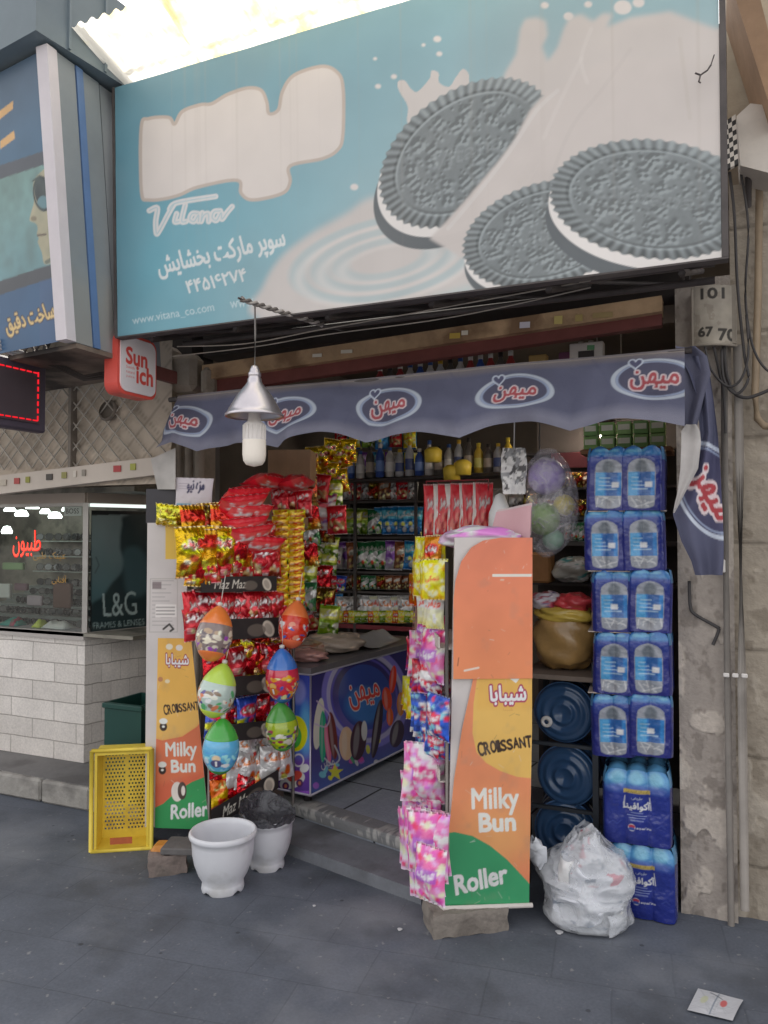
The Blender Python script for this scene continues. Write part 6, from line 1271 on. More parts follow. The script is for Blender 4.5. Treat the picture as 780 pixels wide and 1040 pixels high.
def shelf_row(protos, pxa, pxb, pyb, pyt, Y, label, group, n, dep=.06, jit=.15, twist=.08):
    for i in range(n):
        px = pxa + (pxb - pxa) * (i + .5) / n; b_ = at_y(px, pyb, Y + random.uniform(0, dep)); t_ = at_y(px, pyt, Y)
        h = t_[2] - b_[2]; pr = protos[i % len(protos)] if random.random() < .7 else random.choice(protos); ph = pr.h if hasattr(pr, 'h') else .17
        s_ = h / ph * random.uniform(.9, 1.02); pr.put((b_[0], b_[1], b_[2] + h * .5), (random.uniform(-.12, .05), random.uniform(-twist, twist), R(12) + random.uniform(-jit, jit)), label, group, (s_, s_, s_))
for p_, h_ in ((p_red, .16), (p_gold, .19), (p_goldred, .18), (p_dark, .17), (p_blue, .17), (p_white, .16), (p_orange, .16), (p_yel, .17), (p_green, .17), (p_grn2, .16), (p_cyan, .20), (p_brown, .17), (p_purple, .18), (p_grey, .17), (p_wafer, .13), (p_ora2, .16), (p_pink, .22), (p_pink2, .22), (p_rwp, .18), (p_bwr, .18)): p_.h = h_
shelf_row([p_grey, p_white, p_grey, p_wafer], 342, 424, 631, 605, SY, 'thin pale upright packet in the long white row of the back shelf', 'pale packets on the back shelf', 15, .02, .1)
shelf_row([p_yel, p_ora2, p_yel, p_green], 342, 424, 633, 620, SY - .05, 'small yellow packet on the edge below the white row of the back shelf', 'small yellow packets on the back shelf', 13, .02)
shelf_row([p_bwr, p_cyan, p_rwp], 308, 344, 632, 604, SY - .03, 'blue or white packet at the left end of the lowest back shelf', 'blue and white packets on the back shelf', 5)
shelf_row([p_blue, p_red], 308, 350, 602, 584, SY - .03, 'dark blue or red packet in the narrow gap above the white row', 'packets in the narrow gap of the back shelf', 5)
shelf_row([p_grn2, p_dark, p_brown], 350, 424, 599, 584, SY, 'dark little packet in the shaded narrow shelf of the back wall', 'dark packets on the back shelf', 9)
shelf_row([p_green, p_grey, p_white], 308, 346, 578, 556, SY - .02, 'greenish or grey packet at the left of the middle back shelf', 'left packets on the middle back shelf', 5)
shelf_row([p_purple, p_brown, p_cyan, p_grn2, p_grn2], 346, 424, 579, 549, SY, 'upright coloured packet in the middle row of the back shelf', 'packets in the middle row of the back shelf', 8)
shelf_row([p_green, p_grn2, p_green, p_red], 322, 386, 543, 516, SY, 'green or red packet left of the bright blue ones on the back shelf', 'green packets on the back shelf', 6)
shelf_row([p_cyan], 384, 424, 543, 514, SY - .02, 'bright blue packet in the blue block of the back shelf', 'bright blue packets on the back shelf', 5)
shelf_row([p_brown, p_grey, p_red, p_grey, p_dark], 338, 424, 508, 486, SY, 'reddish or grey packet on the upper back shelf', 'packets on the upper back shelf', 9)
shelf_row([p_grey, p_cyan, p_yel, p_purple], 345, 420, 480, 458, 5.0, 'bright packet in the top row behind the bottles of the upper shelf', 'packets behind the upper bottles', 11)
for k in range(12): q = at_y(346 + (k % 6) * 14, 448 + 0 * (k // 6), 4.9 + .1 * (k // 6)); (p_red, p_yel, p_green, p_cyan)[k % 4].put((q[0], q[1], q[2] + .02), (0, 0, R(12) + random.uniform(-.3, .3)), 'packet hanging near the ceiling at the back of the shop', 'packets hanging near the ceiling', (.8, .8, .8))
# depth-wise shelf row of bottles higher up
def bottle_proto(body, cap, lab, h=.24, r=.034):
    g = MB(); pr = [(.001, 0), (r, .004), (r, h * .62), (r * .9, h * .7), (r * .42, h * .84), (r * .40, h * .9)]; g.lathe(pr, seg=14, col=body)
    g.lathe([(r * 1.02, h * .18), (r * 1.02, h * .5)], seg=14, col=lab); g.lathe([(r * .46, h * .88), (r * .46, h), (.001, h)], seg=12, col=cap)
    p_ = Proto('bottle', g, matvc('bottle_vc', .3, spec=.5), 'bottle'); p_.h = h; return p_
bts = [bottle_proto(*a) for a in (('#b8b4b0', '#3a5a9c', '#d8d4d0'), ('#30509c', '#c8c4c0', '#6a8ac8'), ('#c9a81e', '#d8c024', '#e0d060'), ('#5a5450', '#3a3636', '#a89888'), ('#a8a8ac', '#d0a81c', '#3a4a80'), ('#9a3434', '#d8d4d0', '#d0b8a8'))]
us = thing('upper_shelf', 'long upper shelf of bottles under the awning edge', 'shelf', (-1.9, 4.55, 1.9))
def sh(px): return 4.75 - (px - 360) * .0011
g = MB(); zb_ = at_y(440, 483, 4.6)[2]; a_ = at_y(350, 483, 4.75); b_ = at_y(530, 483, 4.55); g.slab([(a_[0], 4.72, zb_ - .015), (b_[0], 4.52, zb_ - .015), (b_[0], 4.8, zb_ - .015), (a_[0], 5.0, zb_ - .015)], (0, 0, .014)); g.build('shelf_board', M_shelf, us)
g = MB(); 
for px in (352, 440, 528): q = at_y(px, 470, 4.9); g.box((q[0], 4.95, (zb_ + FZ) / 2), (.02, .02, zb_ - FZ - .02))
g.build('post', M_shelf, us)
for i in range(17):
    px = 356 + i * 10; Y = 4.66 - (px - 350) * .001; q = at_y(px, 470, Y); p_ = bts[[1, 0, 3, 1, 0, 4, 4, 1, 0, 3, 0, 4, 3, 2, 3, 4, 2][i]]
    p_.put((q[0], Y, zb_), (0, 0, i * .7), 'bottle in the row on the upper shelf under the awning edge', 'bottles on the upper shelf', (.85, .85, random.uniform(.72, .95)))
for i, (px, py, lab) in enumerate(((440, 466, 'yellow bottle lying nearer the middle of the upper shelf'), (459, 484, 'small yellow tub low beside the red packet stand'), (470, 479, 'tall yellow tub over the red packet stand'))):
    q = at_y(px, py, 4.4); g = MB(); g.lathe([(.001, 0), (.05, 0), (.055, .07), (.03, .09), (.001, .09)], (q[0], q[1], q[2] - .02), 14); single('yellow_tub', g, mat('yellow_plastic', '#d3b51c', .4, var=.08), lab, 'tub')
# goods on the lintel level shelf seen over the awning
hs_ = thing('lintel_shelf', 'narrow board of bottles and boxes between timber lintel and awning', 'shelf', (-1.2, 3.6, 2.15))
g = MB(); g.box((-1.2, 3.62, 2.16), (2.2, .2, .02)); g.build('shelf_board', M_shelf, hs_)
for i in range(22):
    px = 386 + i * 10.2; Y = 3.6; t_ = at_y(px, 373 - (px - 386) * .125, Y); hh = t_[2] - 2.17
    if px > 522 and px < 585:
        if i % 3 == 0: g = MB(); q = at_y(px + 8, 362, Y); g.box((q[0], Y, 2.17 + .085), (.085, .05, .17), col=['#c9a83a', '#c8bcae', '#6a3a58', '#a8884a'][i % 4], bev=.004); single('carton', g, matvc('carton_vc', .6), 'small carton right of the bottles above the awning', 'carton', 'cartons above the awning')
        continue
    bts[[5, 3, 5, 0, 1, 0, 4, 3, 0, 5, 1][i % 11]].put((t_[0], Y, 2.17), (0, 0, i), 'small bottle in the row glimpsed above the awning', 'bottles glimpsed above the awning', (.8, .8, max(.4, hh / .24)))
q = at_y(597, 350, 3.6); g = MB(); g.box((q[0], 3.58, 2.17 + .10), (.15, .06, .2), col='#cfc9c4', bev=.004); g.box((q[0], 3.548, 2.17 + .13), (.07, .004, .06), col='#3f3a3a'); single('carton', g, matvc('carton_vc', .6), 'white carton with a dark picture at the right end above the awning', 'carton')
# gold packets, boxes, hanging red-white pack
for i in range(9):
    q = at_d(318 + (i % 5) * 9 + random.uniform(-2, 2), 462 + 22 * (i // 5) + random.uniform(-5, 5), 4.55); p_gold.put(q, (.1, random.uniform(-.5, .5), R(15) + random.uniform(-.4, .4)), 'gold packet in the glittering cluster hanging beside the cardboard box', 'gold packets hanging in the doorway', (.75, .75, .75))
q = at_d(297, 480, 4.35); g = MB(); g.box((q[0], q[1], q[2] + .02), (.24, .2, .2), rz=R(20), bev=.004); g.box((q[0], q[1] - .09, q[2] + .02), (.03, .04, .19), rz=R(20)); single('cardboard_box', g, mat('cardboard', '#a08064', .8, var=.12, scale=4), 'upper brown cardboard box under the awning left of the gold packets', 'box')
q = at_d(290, 515, 4.4); g = MB(); g.box((q[0], q[1], q[2]), (.26, .22, .22), rz=R(20), bev=.004); single('cardboard_box', g, mat('cardboard', '#a08064', .8, var=.12, scale=4), 'lower brown cardboard box half hidden by the cake columns', 'box')
q = at_d(323, 520, 4.5); p_rwp.put(q, (0, .1, R(15)), 'red, black and white bag hanging left of the back shelf', None, (1.5, 1.3, 1.3))
for i, (px, py) in enumerate(((322, 550), (336, 556), (318, 566), (334, 572))):
    q = at_d(px, py, 4.6); p_green.put(q, (0, .1, R(15) + random.uniform(-.3, .3)), 'yellow green packet hanging left of the back shelf', 'yellow green packets left of the back shelf', (.9, .9, .8))
# red packet stand
rs = thing('wire_stand', 'wire frame stand packed with tall red packets behind the right rack', 'wire stand', at_d(465, 545, 3.95))
g = MB(); c4 = [at_d(433, 489, 3.9), at_d(496, 487, 3.75), at_d(496, 546, 3.75), at_d(430, 550, 3.9)]
g.tube(c4 + [c4[0]], .004, 6)
for t_ in (.2, .4, .6, .8): g.tube([c4[0] * (1 - t_) + c4[1] * t_, c4[3] * (1 - t_) + c4[2] * t_], .0025, 5)
g.tube([c4[2], (c4[2][0], c4[2][1], FZ)], .006, 6); g.tube([c4[3], (c4[3][0], c4[3][1], FZ)], .006, 6); g.build('wire_frame', mat('red_wire', '#8a3038', .4), rs)
p_rt = PK('snack_packet', .07, .24, .03, '#b82c36', '#a02028', 'مزمز', '#ffffff', '#c83a40', ['#e8c8c0', '#8a1820', '#d86a60'], 51, style=0, mats=M_wrap); p_rt.h = .24
p_rw = PK('snack_packet', .045, .24, .03, '#c8b8b4', '#d8c8c4', 'نمکی', '#b82830', '#e8e0dc', ['#b82830', '#e8e0dc'], 52, style=0, mats=M_wrap); p_rw.h = .24
for i in range(9):
    px = 439 + i * 6.6; q = at_d(px, 519 + (px - 465) * -.02, 3.88 - (px - 433) * .0022); (p_rw if i % 2 else p_rt).put(q, (-.05, random.uniform(-.06, .06), R(25) + random.uniform(-.2, .2)), ('white striped slim packet standing in the red wire stand' if i % 2 else 'tall red packet standing in the wire stand'), ('white striped packets in the wire stand' if i % 2 else 'tall red packets in the wire stand'), (1.25, 1.1, 1.15))
# net panel beside the right rack
npn = MB(); A_, B2, C2, D2 = at_d(420, 616, 3.7), at_d(441, 612, 3.5), at_d(441, 700, 3.5), at_d(418, 700, 3.7)
for t_ in np.linspace(0, 1, 8): npn.tube([A_ * (1 - t_) + B2 * t_, D2 * (1 - t_) + C2 * t_], .002, 4, col='#a8746c')
for t_ in np.linspace(0, 1, 16): npn.tube([A_ * (1 - t_) + D2 * t_, B2 * (1 - t_) + C2 * t_], .002, 4, col='#a8746c')
npn.slab([A_ + [0, .02, 0], B2 + [0, .02, 0], C2 + [0, .02, 0], D2 + [0, .02, 0]], (0, .008, 0), col='#a08470')
single('grid_panel', npn, matvc('grid_vc', .5), 'small pinkish wire grid panel at the far edge of the right rack', 'grid panel', origin=(D2[0], D2[1], FZ))
# fluorescent tube under the ceiling near the front
tb = thing('fluorescent_tube', 'lit white fluorescent tube peeping under the awning', 'lamp', at_d(604, 437, 3.75))
a_ = at_d(601, 435.5, 3.72); b_ = a_ + np.array([.03, 1.2, .0]); g = MB(); g.tube([a_, b_], .013, 10); g.build('tube', matemit('tube_light', '#fff0dc', 60.0), tb)
g = MB(); g.tube([a_ + [0, 0, .03], b_ + [0, 0, .03]], .022, 6); 
g.tube([(a_[0], a_[1] + .2, a_[2] + .04), (a_[0], a_[1] + .2, 2.82)], .004, 5); g.tube([(b_[0], b_[1] - .2, a_[2] + .04), (b_[0], b_[1] - .2, 2.82)], .004, 5); g.build('batten', mat('batten_white', '#b8b4b0', .5), tb)

# ================================================================== RIGHT DISPLAY RACK
Ra = at_z(447, 920, .09); Rb = at_z(537, 918, .09); RD = Rb - Ra; RD[2] = 0; RWL = np.linalg.norm(RD); RD /= RWL; RN = np.array([RD[1], -RD[0], 0])
GD = np.array([-RD[1], RD[0], 0]); GN = np.array([-RD[0], -RD[1], 0])     # flank runs away along GD, faces GN
rrack = thing('display_rack', 'right bakery display rack with orange top board and pink sweet bags in its side', 'display rack', (Ra[0], Ra[1], .09))
GV = GN * .55 + np.array([.33, -.94, 0]) * .95; GV /= np.linalg.norm(GV)
def gl_(px, py, out=0.0): return at_pl(px, py, Ra + RD * .05 + GN * out, GN)
def rp(T_): return [pxs(x, y, Ra, RD, RN) for x, y in T_]
rl = rp(((447, 919), (455, 850), (461, 790), (469, 740), (480, 690))); rr_ = rp(((537, 918), (538, 850), (539, 790), (540, 740), (540, 690)))
z0r, z1r = rp(((490, 919),))[0][1], rp(((510, 689),))[0][1]
def rdraw(cv):
    cv.img[:] = K('#dc8456'); cv.blend(cv.all(), np.exp(-(((cv.X - 505) / 45) ** 2 + ((cv.Y - 850) / 38) ** 2)) * .75, '#dda058'); cv.blend(cv.all(), np.clip((cv.Y - 860) / 50, 0, 1) * np.clip((cv.X - 500) / 30, 0, 1) * .7, '#d0684a')
    cv.poly([(486, 680), (545, 680), (545, 791), (525, 789), (508, 783), (494, 775), (484, 764), (480, 745), (481, 715)], '#dcae4e'); cv.poly([(486, 680), (545, 680), (545, 720), (484, 720)], '#d8a43e', .6, blur=6)
    cv.poly([(440, 848), (462, 845), (480, 849), (498, 859), (515, 873), (530, 889), (540, 900), (545, 925), (440, 925)], '#2d9560')
    cv.text('شیبابا', 516, 706, '#f4ece8', w=36, h=19, flipy=True, rot=-.03, bold=2.2, out=5.5, ocol='#a83458'); cv.jtext('CROISSANT', 485, 540, 756.5, 12, '#3a2a22', tilt=-.16, bold=2.0, hs=(1.15, 1.05, 1, .95, .9, .85, .85, .85, .95), seed=4)
    cv.text('Milky', 503, 814, '#e6dccf', w=47, h=27, rot=-.03, flipy=True, bold=2.6); cv.text('Bun', 505, 835, '#e6dccf', w=36, h=18, rot=-.04, flipy=True, bold=3.2); cv.text('Roller', 488, 893, '#f2efea', w=55, h=19, rot=-.24, shear=.15, flipy=True, bold=2.8)
    cv.poly([(516, 688), (530, 686), (524, 694)], '#e0d8d0'); cv.text('شیبا', 516, 721, '#c07a3a', w=10, h=3, flipy=True, a=.6)
    scuff(cv, 34, 5)
warp_panel(Ra, RD, ft(rl), ft(rr_), (z0r, z1r), 140, 320, '#dc8456', rdraw, 'printed_panel', rrack, RN * .006)
ol = rp(((460, 688), (460, 610), (462, 590), (468, 570), (478, 556), (490, 549), (508, 546))); orr = rp(((540, 688), (540, 546)))
def odraw(cv):
    cv.vgrad([(545, '#e07a58'), (690, '#dc8250')]); scuff(cv, 22, 8)
    cv.rect(500, 583, 540, 586, '#e8d4c8'); cv.stroke([(472, 681), (486, 678)], 2, '#e8c8b8'); cv.rect(508, 588, 512, 590, '#e0b8a0', .8); cv.stroke([(466, 668), (465, 676)], 1, '#5a3a2a', .7)
z2r = rp(((520, 546),))[0][1]
warp_panel(Ra, RD, ft(ol), ft(orr), (z1r + .001, z2r), 120, 200, '#de7e54', odraw, 'orange_top_board', rrack, RN * .012)
g = MB(); q0 = Ra - RN * .004; g.slab([q0 + RD * .03, q0 + RD * (RWL - .005), q0 + RD * (RWL - .005) + [0, 0, z2r - .09], q0 + RD * .06 + [0, 0, z2r - .09]], tuple(-RN * .02)); g.build('frame_board', M_white, rrack)
RLEN = .62
g = MB(); bk = Ra + RD * .16; g.slab([bk - RN * .03, bk + GD * RLEN, bk + GD * RLEN + [0, 0, 1.36], bk - RN * .03 + [0, 0, 1.36]], tuple(RD * .008)); g.build('back_board', mat('rack_back_grey', '#8a827c', .6, var=.1), rrack)
g = MB(); pts_ = [Ra + RD * (RWL + .012) + RN * .01, Ra + RD * .01 + RN * .02, Ra - RD * .02 + GD * .05, Ra - RD * .02 + GD * RLEN]
g.tube(pts_, .009, 8)
for t_ in np.linspace(.1, .95, 6): q = Ra + RD * RWL * t_; g.tube([q + RN * .014, q - RN * .05], .004, 5)
g.build('tray_rim', mat('white_wire', '#cfc8c2', .4, var=.05), rrack)
g = MB()
for q in (Ra + RD * .03 + GD * .02, Ra + RD * .03 + GD * RLEN, Ra + RD * (RWL - .01) + GD * RLEN): g.tube([q, q + [0, 0, 1.3]], .007, 6)
g.build('post', mat('rack_steel', '#7d7772', .45, metal=.5), rrack)
M_led = mat('ledge_grey', '#bfb6ae', .6, var=.1)
for pya, pxa, pxb, pyb in ((646, 432, 462, 648), (700, 432, 462, 710), (760, 430, 461, 780), (826, 428, 452, 852)):
    a_, b_ = gl_(pxa, pya, .03), gl_(pxb, pyb, .03); zz = (a_[2] + b_[2]) / 2
    f0 = Ra + GN * .05 + RD * .05 + GD * .04; g = MB(); g.slab([(f0[0], f0[1], zz - .025), tuple(f0[:2] + GD[:2] * (RLEN - .02)) + (zz - .025,), tuple(f0[:2] + GD[:2] * (RLEN - .02)) + (zz + .024,), (f0[0], f0[1], zz + .024)], tuple(-GN * .006)); 
    g.slab([(f0[0], f0[1], zz - .024), tuple(f0[:2] + GD[:2] * (RLEN - .02)) + (zz - .024,), tuple((f0 - GN * .16)[:2] + GD[:2] * (RLEN - .02)) + (zz - .024,), tuple((f0 - GN * .16)[:2]) + (zz - .024,)], (0, 0, .006)); g.build('shelf_ledge', M_led, rrack)
RG = 'sweet bags in the right rack'
row([p_yel, p_ora2, p_yel], 426, 444, 566, 563, 6, 'yellow sweets bag on top of the right rack beside the orange board', RG + ', yellow', gl_, GV, (.0, .05), 1.05, jit=.3)
row([p_yel, p_yel, p_ora2], 426, 446, 588, 588, 6, 'yellow or orange sweets bag second row down at the top of the right rack', RG + ', second yellow', gl_, GV, (.02, .06), .95, jit=.3)
row([p_ora2], 420, 430, 596, 600, 3, 'orange slim packet at the far top of the right rack', RG + ', orange', gl_, GV, (.01, .05), 1.05)
row([p_wafer], 429, 443, 618, 621, 6, 'cream wafer packet under the yellow bags of the right rack', RG + ', wafers', gl_, GV, (.01, .05), 1.05)
row([p_pink2, p_rwp], 430, 447, 640, 642, 5, 'pinkish wrapper under the cream wafers of the right rack', RG + ', pink wrappers', gl_, GV, (.0, .05), .65, jit=.4)
row([p_rwp, p_rwp, p_pink2], 424, 444, 664, 666, 7, 'red, purple and white sweets bag left of the orange board', RG + ', red purple', gl_, GV, (.0, .06), 1.0, jit=.4)
row([p_rwp, p_rwp], 426, 445, 684, 688, 6, 'smaller red and purple bag at the foot of the orange board', RG + ', small red purple', gl_, GV, (.03, .07), .82, jit=.4)
row([p_yel], 417, 426, 700, 714, 4, 'crumpled yellow bag hanging at the far edge of the right rack', RG + ', hanging yellow', gl_, GV, (.03, .08), 1.0, jit=.3)
row([p_bwr, p_bwr, p_rwp], 428, 446, 722, 728, 7, 'blue and white sweets bag in the middle tray of the right rack', RG + ', blue', gl_, GV, (.0, .06), 1.0, jit=.4)
row([p_bwr, p_rwp, p_bwr], 430, 446, 742, 752, 6, 'blue or red bag at the front edge of the middle tray', RG + ', blue front', gl_, GV, (.03, .07), .8, jit=.4)
row([p_pink, p_pink2], 420, 438, 780, 788, 7, 'pink sweets bag in the second lowest tray of the right rack', RG + ', upper pink', gl_, GV, (.04, .10), 1.05, jit=.4)
row([p_pink2, p_pink], 420, 438, 804, 816, 6, 'smaller pink bag at the front edge of the second lowest tray', RG + ', upper pink front', gl_, GV, (.06, .12), .85, jit=.4)
row([p_pink2, p_pink], 419, 439, 846, 858, 8, 'pink and white sweets bag in the bottom tray of the right rack', RG + ', lower pink', gl_, GV, (.04, .11), 1.05, jit=.4)
row([p_pink, p_pink2], 420, 438, 872, 888, 8, 'smaller pink and white bag at the front edge of the bottom tray', RG + ', lower pink front', gl_, GV, (.07, .13), .85, jit=.4)
# clear bag and pink sheets on top
q = at_d(487, 556, 3.12); soft_bag('clear_bag', (q[0], q[1], q[2] - .015), (.30, .16, .10), '#c8a8c4', 6, 'clear bag with pink and lilac contents lying over the orange board', 'bag', cols=['#d87ab8', '#e0c8e0'], rz=YAW)
a_, b_ = at_d(499, 546, 3.3), at_d(540, 515, 3.1); g = MB(); Pq = np.zeros((12, 16, 3)); c00, c10, c11, c01 = at_d(497, 546, 3.25), at_d(539, 546, 3.1), at_d(540, 513, 3.1), at_d(504, 520, 3.25)
for j in range(12):
    for i in range(16): u, v = i / 15, j / 11; Pq[j, i] = (c00 * (1 - u) + c10 * u) * (1 - v) + (c01 * (1 - u) + c11 * u) * v + np.array([0, .01 * math.sin(u * 5), 0])
g.grid(Pq, '#cfa3a8'); g.grid(Pq + np.array([.0, .02, .01]), '#c9b9b8'); single('paper_sheet', g, M_paper, 'pink paper sheets standing behind the orange board', 'paper sheet')
q = at_d(508, 535, 3.4); g = MB(); g.lathe([(.001, 0), (.055, .0), (.05, .12), (.02, .2), (.001, .21)], (q[0], q[1], q[2] - .06), 16); single('pink_bag', g, matvc('pink_vc', .5), 'small pale pink cone shaped bag behind the paper sheets', 'bag')
q = at_d(522, 476, 3.3); g = MB(); Pq = plane_pts((-.055, 0, -.11), (1, 0, 0), (0, 0, 1), .11, .20, 24, 36); no = fnoise(36, 24, 7); Pq[..., 1] += .05 * (no - .5); Pq[..., 0] *= (.75 + .25 * np.sin(np.linspace(.4, 2.6, 36)))[:, None]
cc = np.broadcast_to(K('#cfccca'), Pq.shape).copy(); cc[fnoise(36, 24, 4) > .6] = K('#5a5858'); cc[fnoise(36, 24, 5) > .64] = K('#8a8a8c'); ca, sa = math.cos(YAW), math.sin(YAW)
Pw = np.stack([Pq[..., 0] * ca - Pq[..., 1] * sa, Pq[..., 0] * sa + Pq[..., 1] * ca, Pq[..., 2]], -1) + q; g.grid(Pw, cc); g.tube([q + [0, 0, .08], q + [0, .02, .3]], .003, 4); single('carrier_bag', g, matvc('plastic_wrap'), 'white carrier bag with black print hanging over the pink sheets', 'bag', origin=q)
# stone blocks
def stone(nm, px0, px1, pyb, hgt, dep, rz, label, c_):
    a_, b_ = at_z(px0, pyb, 0), at_z(px1, pyb - (px1 - px0) * .12, 0); w = np.linalg.norm(b_ - a_); ex = (b_ - a_) / w; ey = np.array([-ex[1], ex[0], 0]); mb = MB(); nx_, nz_ = 20, 10
    pts = lambda P0, e1, e2, l1, l2: plane_pts(P0, e1, e2, l1, l2, 16, 10)
    z = np.array([0, 0, 1.0])
    for P0, e1, e2, l1, l2 in ((a_, ex, z, w, hgt), (a_ + z * hgt, ex, ey, w, dep), (b_, ey, z, dep, hgt), (a_ + ey * dep, -ey, z, dep, hgt)):
        P = pts(P0, e1, e2, l1, l2); P = P + .003 * np.sin(P[..., [1, 2, 0]] * 60 + 1) + .0025 * np.sin(P[..., [2, 0, 1]] * 97); mb.grid(P)
    return single(nm, mb, mat('stone_' + c_.lstrip('#'), c_, .9, var=.25, scale=9, bump=.8, bscale=50, stain=('#5d5650', 8, .5, .7)), label, 'stone block')
stone('stone_block', 440, 517, 955, .088, .16, 0, 'rough grey brown stone block under the right rack', '#827a72')
stone('stone_block', 151, 190, 892, .088, .10, 0, 'reddish stone block under the left rack behind the white pot', '#7f716a')
g = MB(); g.box(at_z(174, 866, .105) + [0, .08, 0], (.16, .14, .03), rz=R(20), bev=.005); single('stone_slab', g, mat('slab_grey', '#5f5c5b', .9, var=.2, bump=.5), 'flat dark slab lying on the reddish block under the left rack', 'slab')

# ================================================================== WATER PACKS
M_film = matvc('shrink_film', .20, spec=.5, coat=.25, bump=.9, bscale=20, grime=.15, gscale=9)
def pack_mesh(w, d, h, front, side, topcol, nb, mb_, seed, big=False):
    """shrink wrapped bottles: rounded block whose top shows the bottle necks; front print given as array"""
    ny, nx = front.shape[:2]; mb = MB(); U, V_ = np.meshgrid(np.linspace(0, 1, nx), np.linspace(0, 1, ny)); rg = np.random.default_rng(seed)
    bul = .010 * (np.abs(np.cos(U * PI * nb)) ** .6) ; bul = .012 * np.abs(np.sin(U * PI * nb)) ** .5
    pin = 1 - .10 * np.clip((V_ - .78) / .22, 0, 1) ** 2 - .012 * np.clip((.05 - V_) / .05, 0, 1)
    sag = .010 * (fnoise(ny, nx, 14) - .5)
    X_ = (U - .5) * w * pin; F_ = -d / 2 * pin - bul + sag; top = h * V_ - .012 * np.clip((V_ - .9) / .1, 0, 1) * (1 - np.abs(np.sin(U * PI * nb)) ** .6)
    mb.grid(np.stack([X_, F_, top], -1), front)
    ns = 24; Us, Vs = np.meshgrid(np.linspace(0, 1, ns), np.linspace(0, 1, ny)); pin2 = 1 - .10 * np.clip((Vs - .78) / .22, 0, 1) ** 2 - .012 * np.clip((.05 - Vs) / .05, 0, 1)
    cs = np.broadcast_to(K(side), (ny, ns, 3)) * (.85 + .3 * fnoise(ny, ns, 5)[..., None]); cs = np.where((Vs > .80)[..., None], K(topcol) * .9, cs)
    for sg in (1, -1):
        P = np.stack([sg * (w / 2 * pin2 + .010 * np.abs(np.sin(Us * PI * mb_)) ** .5), (Us - .5) * d * pin2, h * Vs], -1)
        mb.grid(P if sg > 0 else P[:, ::-1], cs)
    P = np.stack([(1 - 2 * Us) * w / 2 * pin2, np.full_like(Us, d / 2), h * Vs], -1); mb.grid(P, cs)
    n_ = 34; Ut, Vt = np.meshgrid(np.linspace(0, 1, n_), np.linspace(0, 1, n_)); bump = (np.abs(np.sin(Ut * PI * nb)) * np.abs(np.sin(Vt * PI * mb_))) ** .8
    P = np.stack([(Ut - .5) * w * .90, (Vt - .5) * d * .90, h - .012 + .022 * bump], -1); ct = K(topcol)[None, None] * (.7 + .5 * bump[..., None]); mb.grid(P, ct); return mb
def small_front(seed):
    rg = np.random.default_rng(seed); cv = Cv(44, 72, bg='#232c7c', ss=3, w=1, h=1.7); cv.vgrad([(0, '#2a3080'), (1.0, '#212a7c'), (1.42, '#253e94'), (1.5, '#3a80bc'), (1.7, '#2f66ac')])
    for k in range(8): cv.ell(rg.random(), 1.55 + .1 * rg.random(), .1, .04, '#6ab0d0', a=.5, soft=.02)
    win = [(.18 + 0 * 1, .25), (.26, .10), (.5, .06), (.74, .10), (.82, .25), (.83, 1.05), (.76, 1.28), (.5, 1.38), (.24, 1.28), (.17, 1.05)]
    cv.poly(win, '#9a9ea8', 1, True); 
    cv.ell(.5, .72, .26, .62, '#8d949e', a=.7, soft=.05)
    cv.ell(.5, 1.15, .15, .18, '#5a646e', a=.8, soft=.05); cv.ell(.5, .2, .10, .12, '#8a8a90', a=.7, soft=.05)
    for k in range(14): cv.stroke([(.2 + .6 * rg.random(), .1 + .3 * rg.random()), (.2 + .6 * rg.random(), .1 + .35 * rg.random())], .03, ['#d8d8da', '#8a9098'][k % 2], .6)
    cv.rect(.185, .40, .815, 1.02, '#1f7cc4'); cv.rect(.185, .40, .40, 1.02, '#3f9cd4'); cv.rect(.45, .40, .72, 1.02, '#1a559c', .85)
    for k in range(4): y = .56 + k * .10; cv.rect(.22 + .05 * rg.random(), y, .22 + .05 * rg.random() + .2 + .3 * rg.random(), y + .028, '#b4d0e0', .6)
    cv.rect(*((.58, .62, .76, .76) if seed % 2 else (.42, .62, .58, .76)), '#d8e4ec', .9)
    cv.img *= (.72 + .24 * fnoise(*cv.X.shape, 12))[..., None]; return cv.final()
